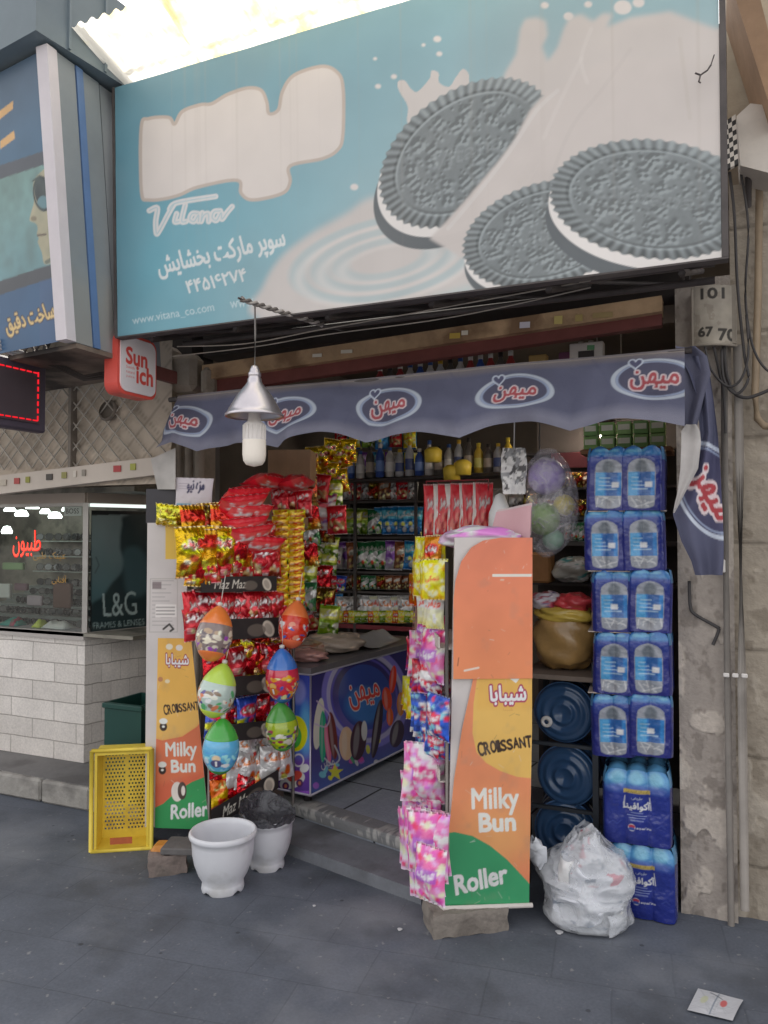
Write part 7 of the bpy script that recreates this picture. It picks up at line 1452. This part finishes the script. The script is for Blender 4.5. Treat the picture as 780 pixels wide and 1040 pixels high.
def big_front(seed):
    cv = Cv(80, 92, bg='#20308e', ss=3, w=1, h=1.12); cv.vgrad([(0, '#1f2c82'), (.75, '#22348e'), (.84, '#3058a8'), (.95, '#4a98cc'), (1.12, '#3a80b8')])
    for k in range(3): cv.ell(.2 + .3 * k, 1.0, .11, .10, '#86cbe4', a=.5, soft=.05); cv.ell(.2 + .3 * k, .85, .12, .05, '#6a78c0', a=.5, soft=.04)
    cv.rect(.30, .77, .70, .83, '#b8a04a'); cv.text('آب آشامیدنی', .5, .80, '#4a3a2a', w=.34, h=.05); cv.text('طبیعی', .5, .70, '#c8d0e8', w=.16, h=.05)
    cv.text('آکوافینا', .5, .58, '#dfe4f0', w=.40, h=.14, bold=1.2); cv.stroke([(.32, .72), (.30, .54)], .012, '#dfe4f0'); cv.stroke([(.69, .72), (.71, .54)], .012, '#dfe4f0')
    for k, (w_, y) in enumerate(((.18, .48), (.30, .44), (.24, .40), (.2, .36))): cv.rect(.5 - w_ / 2, y, .5 + w_ / 2, y + .012, '#9aa8d8', .7)
    cv.ell(.42, .26, .055, .055, '#d8dce8'); cv.ell(.42, .275, .05, .03, '#b83048'); cv.ell(.42, .24, .05, .025, '#3050a8'); cv.text('aquafina', .60, .255, '#dfe4f0', w=.22, h=.045, bold=.8)
    cv.stroke([(.08, .30), (.14, .34), (.2, .30), (.26, .35)], .01, '#4a5ab0', .8); cv.stroke([(.80, .30), (.86, .34), (.92, .3)], .01, '#4a5ab0', .8)
    cv.img *= (.76 + .2 * fnoise(*cv.X.shape, 18))[..., None]; return cv.final()
wy = 3.21
smalls = [Proto('water_pack', pack_mesh(.150, .21, .246, small_front(s_), '#2b3278', '#437aa8', 2, 3, s_), M_film, 'water pack') for s_ in (61, 62, 63)]
ys_ = (518, 579.5, 642, 705, 768)
for r_, py in enumerate(ys_):
    for c_ in range(2):
        px = (614.5, 651)[c_] + (0, 0, 6, 8, 5)[r_] + (0, 0, -1, 0, 1)[r_]; q = at_y(px, py, wy - .02)
        row_n = ('top', 'second', 'third', 'fourth', 'fifth')[r_]; side = ('left', 'right')[c_]
        smalls[(r_ * 2 + c_ * 5) % 3].put((q[0], wy + .09, q[2]), (random.uniform(-.03, .03), random.uniform(-.03, .03), R(5) + random.uniform(-.09, .09)), f'six bottle blue water pack in the {side} column, {row_n} from the top', 'small water packs in the tall stack', (1.02, 1, 1.0 if r_ else 1.03))
bigp = Proto('water_pack', pack_mesh(.245, .26, .288, big_front(3), '#252e78', '#4a88b4', 3, 2, 3), M_film, 'water pack')
q1 = at_y(645, 855, wy - .02); q2 = at_y(645, 928, wy - .03)
bigp.put((q1[0], wy + .10, .285), (0, 0, R(4)), 'large blue water pack with white lettering, upper of the two big ones', 'large water packs', (1, 1, 1))
bigp.put((q2[0] + .02, wy + .10, .004), (0, 0, R(2)), 'large blue water pack standing on the pavement under all the others', 'large water packs', (1, 1, .97))
g = MB()
for r_, py in enumerate(ys_[:-1]):
    q = at_y(634, py + 1, wy - .02); g = MB(); g.box((q[0] + .0, wy + .09, q[2] + .0), (.30, .2, .004), rz=R(5), col='#a89a90'); single('cardboard_sheet', g, matvc('card_vc', .7), 'thin card sheet under the %s layer of small water packs' % ('top', 'second', 'third', 'fourth')[r_], 'card')

# ================================================================== JUG RACK
jx0, jx1 = at_y(541, 800, 3.33)[0], at_y(603, 800, 3.33)[0]
jr = thing('jug_rack', 'dark steel rack holding big blue water jugs on their sides', 'rack', ((jx0 + jx1) / 2, 3.5, 0))
M_rk = mat('dark_rack_steel', '#34383e', .5, metal=.3, var=.15)
g = MB()
for x in (jx0 - .02, jx1 + .012):
    for y in (3.31, 3.72): g = MB(); g.box((x, y, .48), (.024, .024, .96)); g.build('post', M_rk, jr)
jy = [(725, 29), (790, 29), (846, 29)]
g = MB()
for py, _ in jy:
    q = at_y(570, py + 30, 3.33)
    for y in (3.33, 3.7): g = MB(); g.box(((jx0 + jx1) / 2, y, q[2] - .006), (jx1 - jx0 + .01, .018, .014)); g.build('cross_bar', M_rk, jr)
q = at_y(570, 684, 3.33); topz = q[2]; g = MB(); g.box(((jx0 + jx1) / 2 + .03, 3.52, topz - .012), (jx1 - jx0 + .13, .46, .02)); g.build('top_board', mat('worn_board', '#6d6056', .8, var=.25), jr)
jm = thing('water_jug', 'big blue water jug lying on its side, topmost in the rack', 'water jug', (0, 0, 0), 0, None)
def jug_prof(): return [(.001, 0.03), (.03, .03), (.034, .0), (.05, -.002), (.055, .03), (.075, .05), (.112, .075), (.124, .10), (.127, .13), (.122, .14), (.127, .15), (.127, .22), (.122, .23), (.127, .24), (.127, .31), (.122, .32), (.127, .33), (.127, .40), (.118, .425), (.001, .43)]
def mat_jug():
    m, nt, b = _nodes('blue_polycarbonate'); b.inputs['Base Color'].default_value = (.055, .13, .28, 1); b.inputs['Roughness'].default_value = .10; b.inputs['Coat Weight'].default_value = .5; b.inputs['Transmission Weight'].default_value = .35; b.inputs['IOR'].default_value = 1.3; b.inputs['Specular IOR Level'].default_value = .7; MATS['jug'] = m; return m
g = MB(); pr = [(.001, .012), (.03, .010), (.036, .002), (.044, .002), (.05, .014), (.066, .016), (.072, .006), (.084, .004), (.092, .012), (.104, .014), (.112, .010), (.124, .028), (.130, .06), (.122, .072), (.128, .085), (.128, .15), (.122, .162), (.128, .175), (.128, .27), (.11, .32), (.05, .36), (.034, .38), (.034, .41), (.001, .41)]
g.lathe(pr, seg=40, axis=(0, 1, 0)); jb_ = g.build('body', mat_jug(), jm, local=True)
g = MB(); g.lathe([(.1185, .035), (.130, .036), (.130, .046), (.1185, .047)], seg=40, axis=(0, 1, 0)); g.build('rib_ring', mat('jug_ring', '#4a6f9e', .2, spec=.7, var=.1), jb_, local=True)
cap_mb = MB(); cap_mb.lathe([(.012, .006), (.012, -.002), (.026, -.004), (.030, .004), (.030, .012)], seg=24, axis=(0, 1, 0))
labs = ('big blue water jug lying on its side, topmost in the rack, white ring on it', 'big blue water jug lying on its side in the middle of the rack', 'big blue water jug, lowest in the rack behind the rubbish bag')
for i, (py, rp_) in enumerate(jy):
    q = at_y(571 + (2 if i else 0), py, 3.34)
    if i == 0: jm.location = [float(v) for v in q]; jm['label'] = labs[0]
    else: dup(jm, q, (0, 0, R(-6) if i == 1 else R(5)), labs[i])
qc = at_y(555, 733, 3.335); g = MB(); g.lathe([(.010, .0), (.010, -.006), (.020, -.008), (.025, .0), (.024, .008)], (qc[0], qc[1] + .0, qc[2]), 24, axis=(0, 1, 0)); g.build('bung', mat('white_plastic', '#c9c4bf', .5), jm)
# brown bag, yellow bag and red bag on the rack's top board
q = at_y(574, 684, 3.47); soft_bag('brown_bag', (q[0], 3.47, topz), (.27, .24, .27), '#ab8448', 8, 'large translucent brown plastic bag on the jug rack', 'bag', mats=matvc('brown_film', .3, spec=.6, coat=.4, bump=.7, bscale=14, grime=.2), amp=.10)
z_ = topz + .235; q = at_y(572, 625, 3.44); soft_bag('yellow_bag', (q[0], 3.45, topz + .20), (.26, .20, .085), '#c7a834', 9, 'crumpled yellow bag lying on the large brown bag', 'bag', amp=.2)
q = at_y(582, 611, 3.42); soft_bag('red_bag', (q[0], 3.44, topz + .255), (.15, .15, .08), '#c03038', 10, 'bright red bag on top of the yellow bag', 'bag', amp=.3, rz=.3)
q = at_y(555, 612, 3.42); soft_bag('patterned_bag', (q[0], 3.46, topz + .25), (.14, .14, .085), '#bdb6be', 11, 'white bag with dark print beside the red bag', 'bag', cols=['#5a4a6a', '#8a3a48'], amp=.25)
# bag of coloured balls
bg_ = thing('ball_bag', 'clear plastic bag of big coloured balls hanging by the water packs', 'bag', at_d(556, 562, 3.25))
for (px, py, r_, c_) in ((555, 484, 19, '#8a78b0'), (552, 527, 17, '#7d9a58'), (573, 513, 11, '#b8a83a'), (562, 548, 11, '#7aa088')):
    q = at_d(px, py, 3.32); g = MB(); rr = r_ * 3.3 / FPX; g.lathe([(max(.001, rr * math.sin(t_)), -rr * math.cos(t_)) for t_ in np.linspace(0, PI, 18)], q, 24); g.build('ball', mat('ball_' + c_[1:], c_, .35, var=.05), bg_)
rows_ = []; n1, n2 = 40, 30; no = fnoise(n2, n1, 4); no[:, -1] = no[:, 0]; P = np.zeros((n2, n1, 3)); prof = ((456, 556, 8), (470, 556, 20), (490, 559, 25), (520, 561, 27), (545, 560, 22), (560, 556, 13), (566, 555, 4))
for j in range(n2):
    t_ = j / (n2 - 1); y = 566 - 110 * t_; cx = np.interp(y, [p[0] for p in prof], [p[1] for p in prof]); rr = np.interp(y, [p[0] for p in prof], [p[2] for p in prof]); q = at_d(cx, y, 3.3); rm = rr * 3.3 / FPX
    for i in range(n1): an = 2 * PI * i / (n1 - 1); k = 1 + .22 * (no[j, i] - .5); P[j, i] = q + np.array([math.cos(an) * rm * k, math.sin(an) * rm * .75 * k, 0])
g = MB(); g.grid(P); g.build('film', matfilm('clear_film', '#b8b4bc', .28, .25), bg_)
g = MB(); q = at_d(548, 456, 3.3); g.tube([q, q + [0, 0, .25]], .003, 5); g.build('hanging_cord', M_cab, bg_)
# right-hand inner shelves
ri = thing('inner_shelf', 'dim inner shelf unit between the ball bag and the water packs', 'shelf', (-.45, 3.95, FZ))
g = MB(); RY = 3.95
for py, h_, dpt in ((552, .02, .3), (527, .012, .25), (497, .012, .25), (462, .012, .3), (592, .015, .3)):
    a_, b_ = at_y(535, py, RY), at_y(690, py, RY); g.box(((a_[0] + b_[0]) / 2, RY + .12, a_[2]), (b_[0] - a_[0], dpt, h_))
g.build('shelf_board', M_shelf, ri)
a_, b_ = at_y(535, 600, RY), at_y(690, 600, RY); g = MB(); g.box(((a_[0] + b_[0]) / 2, RY + .28, 1.2), (b_[0] - a_[0], .02, 2.0)); g.build('back_panel', mat('shelf_back', '#463f3c', .8), ri)
a_, b_ = at_y(560, 468, 3.85), at_y(604, 468, 3.85); g = MB(); g.box(((a_[0] + b_[0]) / 2, 3.86, a_[2]), (b_[0] - a_[0], .03, .075)); g.build('maroon_edge', mat('maroon_board', '#a05058', .5, var=.1), ri)
g = MB(); a_, b_ = at_y(590, 457, 3.6), at_y(682, 454, 3.6); g.box(((a_[0] + b_[0]) / 2, 3.72, a_[2] - .01), (b_[0] - a_[0], .26, .02)); g.build('wood_board', mat('shelf_wood', '#8a6444', .7, var=.2), ri)
zb2 = a_[2]
for i in range(10):
    px = 594 + (i % 5) * 17; lvl = i // 5; q = at_y(px + 6, 450, 3.62); g = MB(); g.box((q[0], 3.66, zb2 + .032 + lvl * .062), (.062, .10, .058), bev=.002, col=['#7da85a', '#8ab06a', '#6f9a58'][i % 3]); g.box((q[0], 3.607, zb2 + .035 + lvl * .062), (.05, .004, .025), col='#cfd0c0')
    single('soap_box', g, matvc('carton_vc', .6), 'small green and white box stacked on the board over the water packs', 'box', 'green boxes over the water packs')
shelf_row([p_grey, p_brown, p_dark], 548, 602, 525, 506, RY - .05, 'dim little packet on the inner shelf beside the ball bag', 'dim packets on the inner shelf', 7)
shelf_row([p_grey, p_grn2, p_grey], 560, 604, 550, 530, RY - .05, 'grey or green packet on the lower inner shelf beside the ball bag', 'grey packets on the inner shelf', 6)
shelf_row([p_dark, p_brown], 545, 600, 496, 478, RY - .03, 'dark packet on the shelf under the maroon board', 'dark packets under the maroon board', 6)
q = at_y(580, 592, 3.8); soft_bag('bread_bag', (q[0], 3.85, q[2]), (.2, .14, .12), '#a8a49a', 15, 'white and turquoise printed bag under the dark inner shelf', 'bag', cols=['#4a8a8c', '#d8d4cc'])
q = at_y(549, 592, 3.8); g = MB(); g.box((q[0], 3.85, q[2] + .075), (.10, .12, .15), bev=.01); single('small_box', g, mat('orange_card', '#a0703f', .7), 'small orange brown box beside the turquoise bag', 'box')
shelf_row([p_grey, p_dark, p_brown], 500, 536, 540, 495, 4.2, 'brownish packet in the dim corner behind the white carrier bag', 'packets in the dim corner', 5, .1)
# ================================================================== RUBBISH BAG
rb = thing('rubbish_bag', 'clear rubbish bag stuffed with white plastic waste on the pavement', 'rubbish bag', at_z(590, 955, 0))
n1, n2 = 150, 110; P = np.zeros((n2, n1, 3)); no = fnoise(n2, n1, 10, 4); no2 = fnoise(n2, n1, 34); 
for a_ in (no, no2): a_[:, -20:] = a_[:, -20:] * (1 - np.linspace(0, 1, 20)) + a_[:, :1] * np.linspace(0, 1, 20)
prof = ((0, 30), (4, 40), (14, 46), (35, 51), (55, 50), (70, 44), (85, 34), (95, 24), (103, 15), (110, 9))
base = at_z(590, 953, 0); base[1] += .11; s_ = 3.0 / FPX
for j in range(n2):
    hpx = 108 * j / (n2 - 1); rr = np.interp(hpx, [p[0] for p in prof], [p[1] for p in prof]) * s_ * .97; z_ = hpx * s_ * 1.0; sx = (8 - .0 * hpx) * (hpx / 108) * s_ * 1.0
    for i in range(n1):
        an = 2 * PI * i / (n1 - 1); cre = abs(2 * (no[j, i] - .5)); k = 1 + .30 * (no2[j, i] - .5) + .16 * (cre - .25)
        P[j, i] = base + np.array([math.cos(an) * rr * k * 1.02 - sx * .2, math.sin(an) * rr * k * .8, max(0.002, z_ + (.02 * (no[j, i] - .5) if j > 3 else 0))])
M_crw = matvc('crumpled_white', .33, spec=.55, bump=.7, bscale=24, grime=.15, gscale=16); g = MB(); rg = np.random.default_rng(12)
def ridged(h, w, cell): 
    a_ = 1 - np.abs(2 * fnoise(h, w, cell, 1) - 1); a_[:, -16:] = a_[:, -16:] * (1 - np.linspace(0, 1, 16)) + a_[:, :1] * np.linspace(0, 1, 16); return a_
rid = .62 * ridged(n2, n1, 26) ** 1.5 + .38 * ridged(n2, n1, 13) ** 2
lump = fnoise(n2, n1, 30, 1); lump[:, -30:] = lump[:, -30:] * (1 - np.linspace(0, 1, 30)) + lump[:, :1] * np.linspace(0, 1, 30)
C0 = base + np.array([0, 0, .16]); dirs = P - C0; dirs /= np.linalg.norm(dirs, axis=2, keepdims=True)
fade = np.clip(np.linspace(0, 1, n2)[:, None] * 8, .15, 1)
P0_ = np.zeros_like(P)
for j in range(n2):
    hpx = 108 * j / (n2 - 1); rr = np.interp(hpx, [p[0] for p in prof], [p[1] for p in prof]) * s_ * .86
    for i in range(n1): an = 2 * PI * i / (n1 - 1); P0_[j, i] = base + np.array([math.cos(an) * rr * 1.0 + .0, math.sin(an) * rr * .8, max(.003, hpx * s_ * .84)])
Pw = P0_ + dirs * ((.036 * (rid - .5) + .06 * (lump - .5)) * fade)[..., None]; Pw[..., 2] = np.maximum(Pw[..., 2], .003)
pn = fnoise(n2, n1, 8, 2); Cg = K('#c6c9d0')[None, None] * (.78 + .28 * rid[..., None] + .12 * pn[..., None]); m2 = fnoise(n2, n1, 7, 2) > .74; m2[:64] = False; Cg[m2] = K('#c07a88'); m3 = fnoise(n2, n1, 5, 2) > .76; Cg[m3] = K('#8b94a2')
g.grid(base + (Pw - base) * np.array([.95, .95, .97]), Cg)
for k in range(6):      # loose sheets pressed against the film
    t_ = .1 + rg.random() * .7; an = rg.random() * 2 * PI; j = int(t_ * (n2 - 1)); i = int(an / (2 * PI) * (n1 - 1)); c_ = base + (Pw[j, i] - base) * np.array([.955, .955, .97]); n = 10; w_, h_ = .03 + .035 * rg.random(), .025 + .03 * rg.random(); uu, vv = np.meshgrid(np.linspace(-1, 1, n), np.linspace(-1, 1, n)); cr = fnoise(n, n, 3, 2) - .5
    Lp = np.stack([uu * w_ * (1 + .5 * cr), -.010 + .018 * cr + .014 * (uu ** 2 + vv ** 2), vv * h_ * (1 + .4 * cr.T)], -1); M_ = np.array(Matrix.Rotation(an + PI / 2, 3, 'Z') @ Matrix.Rotation(rg.normal() * .18, 3, 'X') @ Matrix.Rotation(rg.random() * 6.3, 3, 'Y'))
    Pk = Lp @ M_.T + c_; Pk[..., 2] = np.maximum(Pk[..., 2], .006); g.grid(Pk, np.broadcast_to(K(['#d8dade', '#cfd2d8', '#e0e1e4'][k % 3]), Pk.shape))
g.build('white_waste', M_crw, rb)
film = P0_ + dirs * ((.022 * (ridged(n2, n1, 34) ** 2 - .4) + .010 * (ridged(n2, n1, 12) ** 2 - .4) + .06 * (lump - .5)) * fade)[..., None]; film[..., 2] = np.maximum(film[..., 2], .002)
g = MB(); g.grid(base + (film - base) * np.array([1.05, 1.05, 1.04])); g.build('clear_film', matfilm('bag_film', '#d2d5db', .40, .16, 30), rb)
M_ear = matvc('crumpled_white')
def ear(pts_px, D, nm):   # knotted corners of the bag
    c_ = at_d(*pts_px[0], D); g = MB(); n = 14; P = np.zeros((n, 10, 3))
    for j in range(n):
        t_ = j / (n - 1); px = np.interp(t_, [0, .45, 1], [p[0] for p in pts_px]); py = np.interp(t_, [0, .45, 1], [p[1] for p in pts_px]); q = at_d(px, py, D); w = .012 + .035 * math.sin(PI * min(1, t_ * 1.05)) ** .8 * (1 if t_ < .8 else .8)
        for i in range(10): an = 2 * PI * i / 9; P[j, i] = q + np.array([math.cos(an) * w, math.sin(an) * .018, .012 * math.cos(3 * an + j)])
    g.grid(P, '#c9ccd2'); return g.build(nm, M_ear, rb)
ear(((578, 892), (592, 868), (607, 846)), 2.93, 'knotted_end'); ear(((577, 890), (580, 880), (578, 866)), 2.96, 'knotted_end'); ear(((548, 880), (543, 862), (541, 852)), 3.0, 'knotted_end')
# ================================================================== WHITE POTS, CRATES
M_pot = mat('white_pot_plastic', '#c6c7cc', .35, var=.05, scale=6, spec=.5, stain=('#96938e', 5, .54, .55))
def pot_mesh(r, h):
    n = 56; prof = [(.62, 0.0), (.64, .04), (.62, .12), (.60, .15), (.74, .28), (.85, .45), (.91, .62), (.93, .80), (.94, .88), (1.0, .90), (1.02, .93), (1.01, .97), (.97, 1.0), (.92, .985), (.90, .90), (.87, .7), (.80, .45), (.66, .25), (.3, .18), (.001, .17)]
    P = np.zeros((len(prof), n, 3))
    for j, (q, z) in enumerate(prof):
        for i in range(n):
            an = 2 * PI * i / (n - 1); zz = z * h
            if j <= 2: notch = max(0, math.cos(an * 4 + .9)) ** 4; zz = max(zz, .055 * h * notch) if j < 2 else zz
            P[j, i] = (q * r * math.cos(an), q * r * math.sin(an), zz)
    mb = MB(); mb.grid(P); return mb
c1 = at_z(214, 911, 0); D1 = np.dot(c1 - _C, _f); s1 = D1 / FPX
pot = thing('flower_pot', 'empty white plastic pot standing nearest the camera', 'pot', (c1[0], c1[1] + .085, 0)); pot_mesh(34.5 * s1, 61 * s1).build('pot_body', M_pot, pot, local=True)
c2 = at_z(263, 886, 0); D2_ = np.dot(c2 - _C, _f); s2 = D2_ / FPX
pot2 = thing('flower_pot', 'white plastic pot lined with a crumpled black bag', 'pot', (c2[0], c2[1] + .07, 0)); o = pot_mesh(27.5 * s2, 52 * s2).build('pot_body', M_pot, pot2, local=True)
n1, n2 = 60, 24; P = np.zeros((n2, n1, 3)); no = fnoise(n2, n1, 4); no[:, -1] = no[:, 0]; R2 = 27.5 * s2; H2 = 52 * s2
for j in range(n2):
    t_ = j / (n2 - 1)
    for i in range(n1):
        an = 2 * PI * i / (n1 - 1); r_ = R2 * (1.06 - .0 * t_) if t_ < .2 else R2 * (1.05 * (1 - (t_ - .2) / .8) + .02); z_ = H2 * (.93 + .5 * t_) if t_ < .2 else H2 * (1.0 - .35 * (t_ - .2)); rim = math.exp(-((t_ - .2) / .15) ** 2)
        P[j, i] = (r_ * math.cos(an), r_ * math.sin(an), z_ + .05 * (no[j, i] - .3) * (rim + .4) + (.05 * rim * max(0, math.cos(an - 2.6)) ** 2))
g = MB(); g.grid(P); o = g.build('black_liner_bag', matfilm('black_film', '#3c3c42', .95, .25, 70), None); o['label'] = 'crumpled black plastic bag lining the rear white pot'; o['category'] = 'plastic bag'; o.location = (c2[0], c2[1] + .07, 0)
# yellow crate standing on end: open side towards the street
M_yc = mat('yellow_crate_plastic', '#e6bd1a', .4, var=.08, scale=5, spec=.5, stain=('#a8881f', 6, .56, .6))
ya = at_z(95, 866, 0); yb = at_z(150, 879, 0); yw = .25; ex = np.array([.84, .54, 0]); ex /= np.linalg.norm(ex); ey = np.array([-ex[1], ex[0], 0]); yh = at_pl(98, 765, ya, ey)[2]
yc = thing('plastic_crate', 'yellow perforated plastic crate stood on its end beside the left rack', 'crate', ya)
dz = .14; g = MB(); nx_, nz_ = 16, 26
V, F = [], []
P = plane_pts(ya + ey * dz, ex, (0, 0, 1), yw, yh, nx_ * 2 + 1, nz_ * 2 + 1)
idx = np.arange((nx_ * 2 + 1) * (nz_ * 2 + 1)).reshape(nz_ * 2 + 1, nx_ * 2 + 1)
for j in range(nz_ * 2):
    for i in range(nx_ * 2):
        u, v = (i + .5) / (2 * nx_), (j + .5) / (2 * nz_); zone = (.08 < u < .46 or .54 < u < .92) and (.12 < v < .90)
        if zone and i % 2 == (j // 2) % 2 and j % 2 == 0: continue
        F.append((idx[j, i], idx[j, i + 1], idx[j + 1, i + 1], idx[j + 1, i]))
g.add(P.reshape(-1, 3), F); g.build('perforated_base', M_yc, yc)
g = MB(); z3 = np.array([0, 0, 1.0]); tk = .012
g.slab([ya, ya + ey * dz, ya + ey * dz + z3 * yh, ya + z3 * yh], tuple(ex * tk)); 
# left wall outside has holes too: thin slits as ribs
g.build('side_wall', M_yc, yc)
g = MB(); g.slab([ya + ex * yw, ya + ex * yw + ey * dz, ya + ex * yw + ey * dz + z3 * yh, ya + ex * yw + z3 * yh], tuple(-ex * tk)); g.build('side_wall', M_yc, yc)
for z_, nm in ((0, 'end_wall'), (yh - tk, 'end_wall')): g = MB(); g.slab([ya + ex * tk + z3 * z_, ya + ex * (yw - tk) + z3 * z_, ya + ex * (yw - tk) + ey * dz + z3 * z_, ya + ex * tk + ey * dz + z3 * z_], (0, 0, tk)); g.build(nm, M_yc, yc)
g = MB(); lip = [ya - ey * .004 - ex * .012, ya - ey * .004 + ex * (yw + .012), ya - ey * .004 + ex * (yw + .012) + z3 * (yh + .006), ya - ey * .004 - ex * .012 + z3 * (yh + .006)]
for a_, b_ in zip(lip, lip[1:] + lip[:1]): g.tube([a_ + z3 * .006, b_ + z3 * .006], .010, 6)
g.build('rim', M_yc, yc)
g = MB(); g.box(tuple(ya + ex * yw * .5 - ey * .006 + z3 * .05), (.1, .004, .03), rz=math.atan2(ex[1], ex[0])); g.build('red_mark', mat('red_mark', '#b85a2a', .6), yc)
g = MB(); g.box(tuple(at_z(157, 875, .05) + np.array([.0, .06, 0])), (.1, .1, .12), rz=.4, bev=.02); single('orange_bag', g, mat('orange_bag_film', '#c07a1c', .4, bump=.8, bscale=20), 'small scrunched orange bag between the yellow crate and stone block', 'bag')
q = at_d(143, 750, 4.05); gc = thing('plastic_crate', 'dark green plastic crate behind the yellow crate', 'crate', (q[0], q[1], PZ)); zt_ = at_d(133, 710, 4.05)[2]
g = MB(); hh = zt_ - PZ; c_ = np.array([q[0], q[1], PZ + hh / 2]); M_gc = mat('green_crate_plastic', '#173f38', .4, var=.1)
for dx, dy, w_, d_ in ((0, -.13, .24, .014), (0, .13, .24, .014), (-.113, 0, .014, .25), (.113, 0, .014, .25)): g.box((c_[0] + dx, c_[1] + dy, c_[2]), (w_, d_, hh))
g.build('crate_wall', M_gc, gc); g = MB(); g.box((c_[0], c_[1], PZ + .012), (.22, .25, .012)); g.build('crate_floor', M_gc, gc); g = MB()
for dx, dy, w_, d_ in ((0, -.138, .26, .02), (0, .138, .26, .02), (-.12, 0, .02, .25), (.12, 0, .02, .25)): g.box((c_[0] + dx, c_[1] + dy, zt_ - .015), (w_, d_, .026), bev=.004)
g.build('rim', M_gc, gc)
# ================================================================== LITTER
q = [at_z(*p, .004) for p in ((698, 1027), (744, 1038), (755, 1017), (709, 1005))]; cv = Cv(60, 40, bg='#aeb0b5', ss=2, w=1, h=.6); rg = np.random.default_rng(5)
for k in range(60): cv.stroke([(rg.random(), rg.random() * .6)] * 1 + [(rg.random() * .2 + .4, rg.random() * .6)], .008, ['#8d9198', '#c4c6ca', '#7d8288'][k % 3], .5)
cv.ell(.66, .36, .07, .09, '#b85a5a'); cv.rect(.47, .02, .50, .58, '#7d8590'); cv.ell(.25, .33, .08, .10, '#b0b48a', a=.7); cv.stroke([(.3, .55), (.6, .45)], .02, '#4a4e55')
P = np.zeros((40, 60, 3))
for j in range(40):
    for i in range(60): u, v = i / 59, j / 39; P[j, i] = (q[0] * (1 - u) + q[1] * u) * (1 - v) + (q[3] * (1 - u) + q[2] * u) * v; P[j, i, 2] += .004 + .006 * math.sin(u * 4) ** 2 * math.sin(v * 3)
g = MB(); g.grid(P, cv.final()); single('paper_litter', g, M_paper, 'flattened printed white paper litter on the pavement at the lower right', 'litter')
for k, (px, py, r_) in enumerate(((406, 945, .009), (319, 921, .006), (568, 948, .014))):
    c_ = at_z(px, py, 0); g = MB(); an0 = k; g.slab([(c_[0] + r_ * math.cos(t_) * (1 + .4 * math.sin(3 * t_)), c_[1] + r_ * math.sin(t_), .003) for t_ in np.linspace(0, 6.0, 9)], (0, 0, .003)); single('paper_scrap', g, mat('scrap_white', '#b8b8ba', .8), ('tiny white paper scrap in front of the right stone block', 'tiny white scrap on the pavement right of the white pots', 'small white scrap under the edge of the rubbish bag')[k], 'litter')
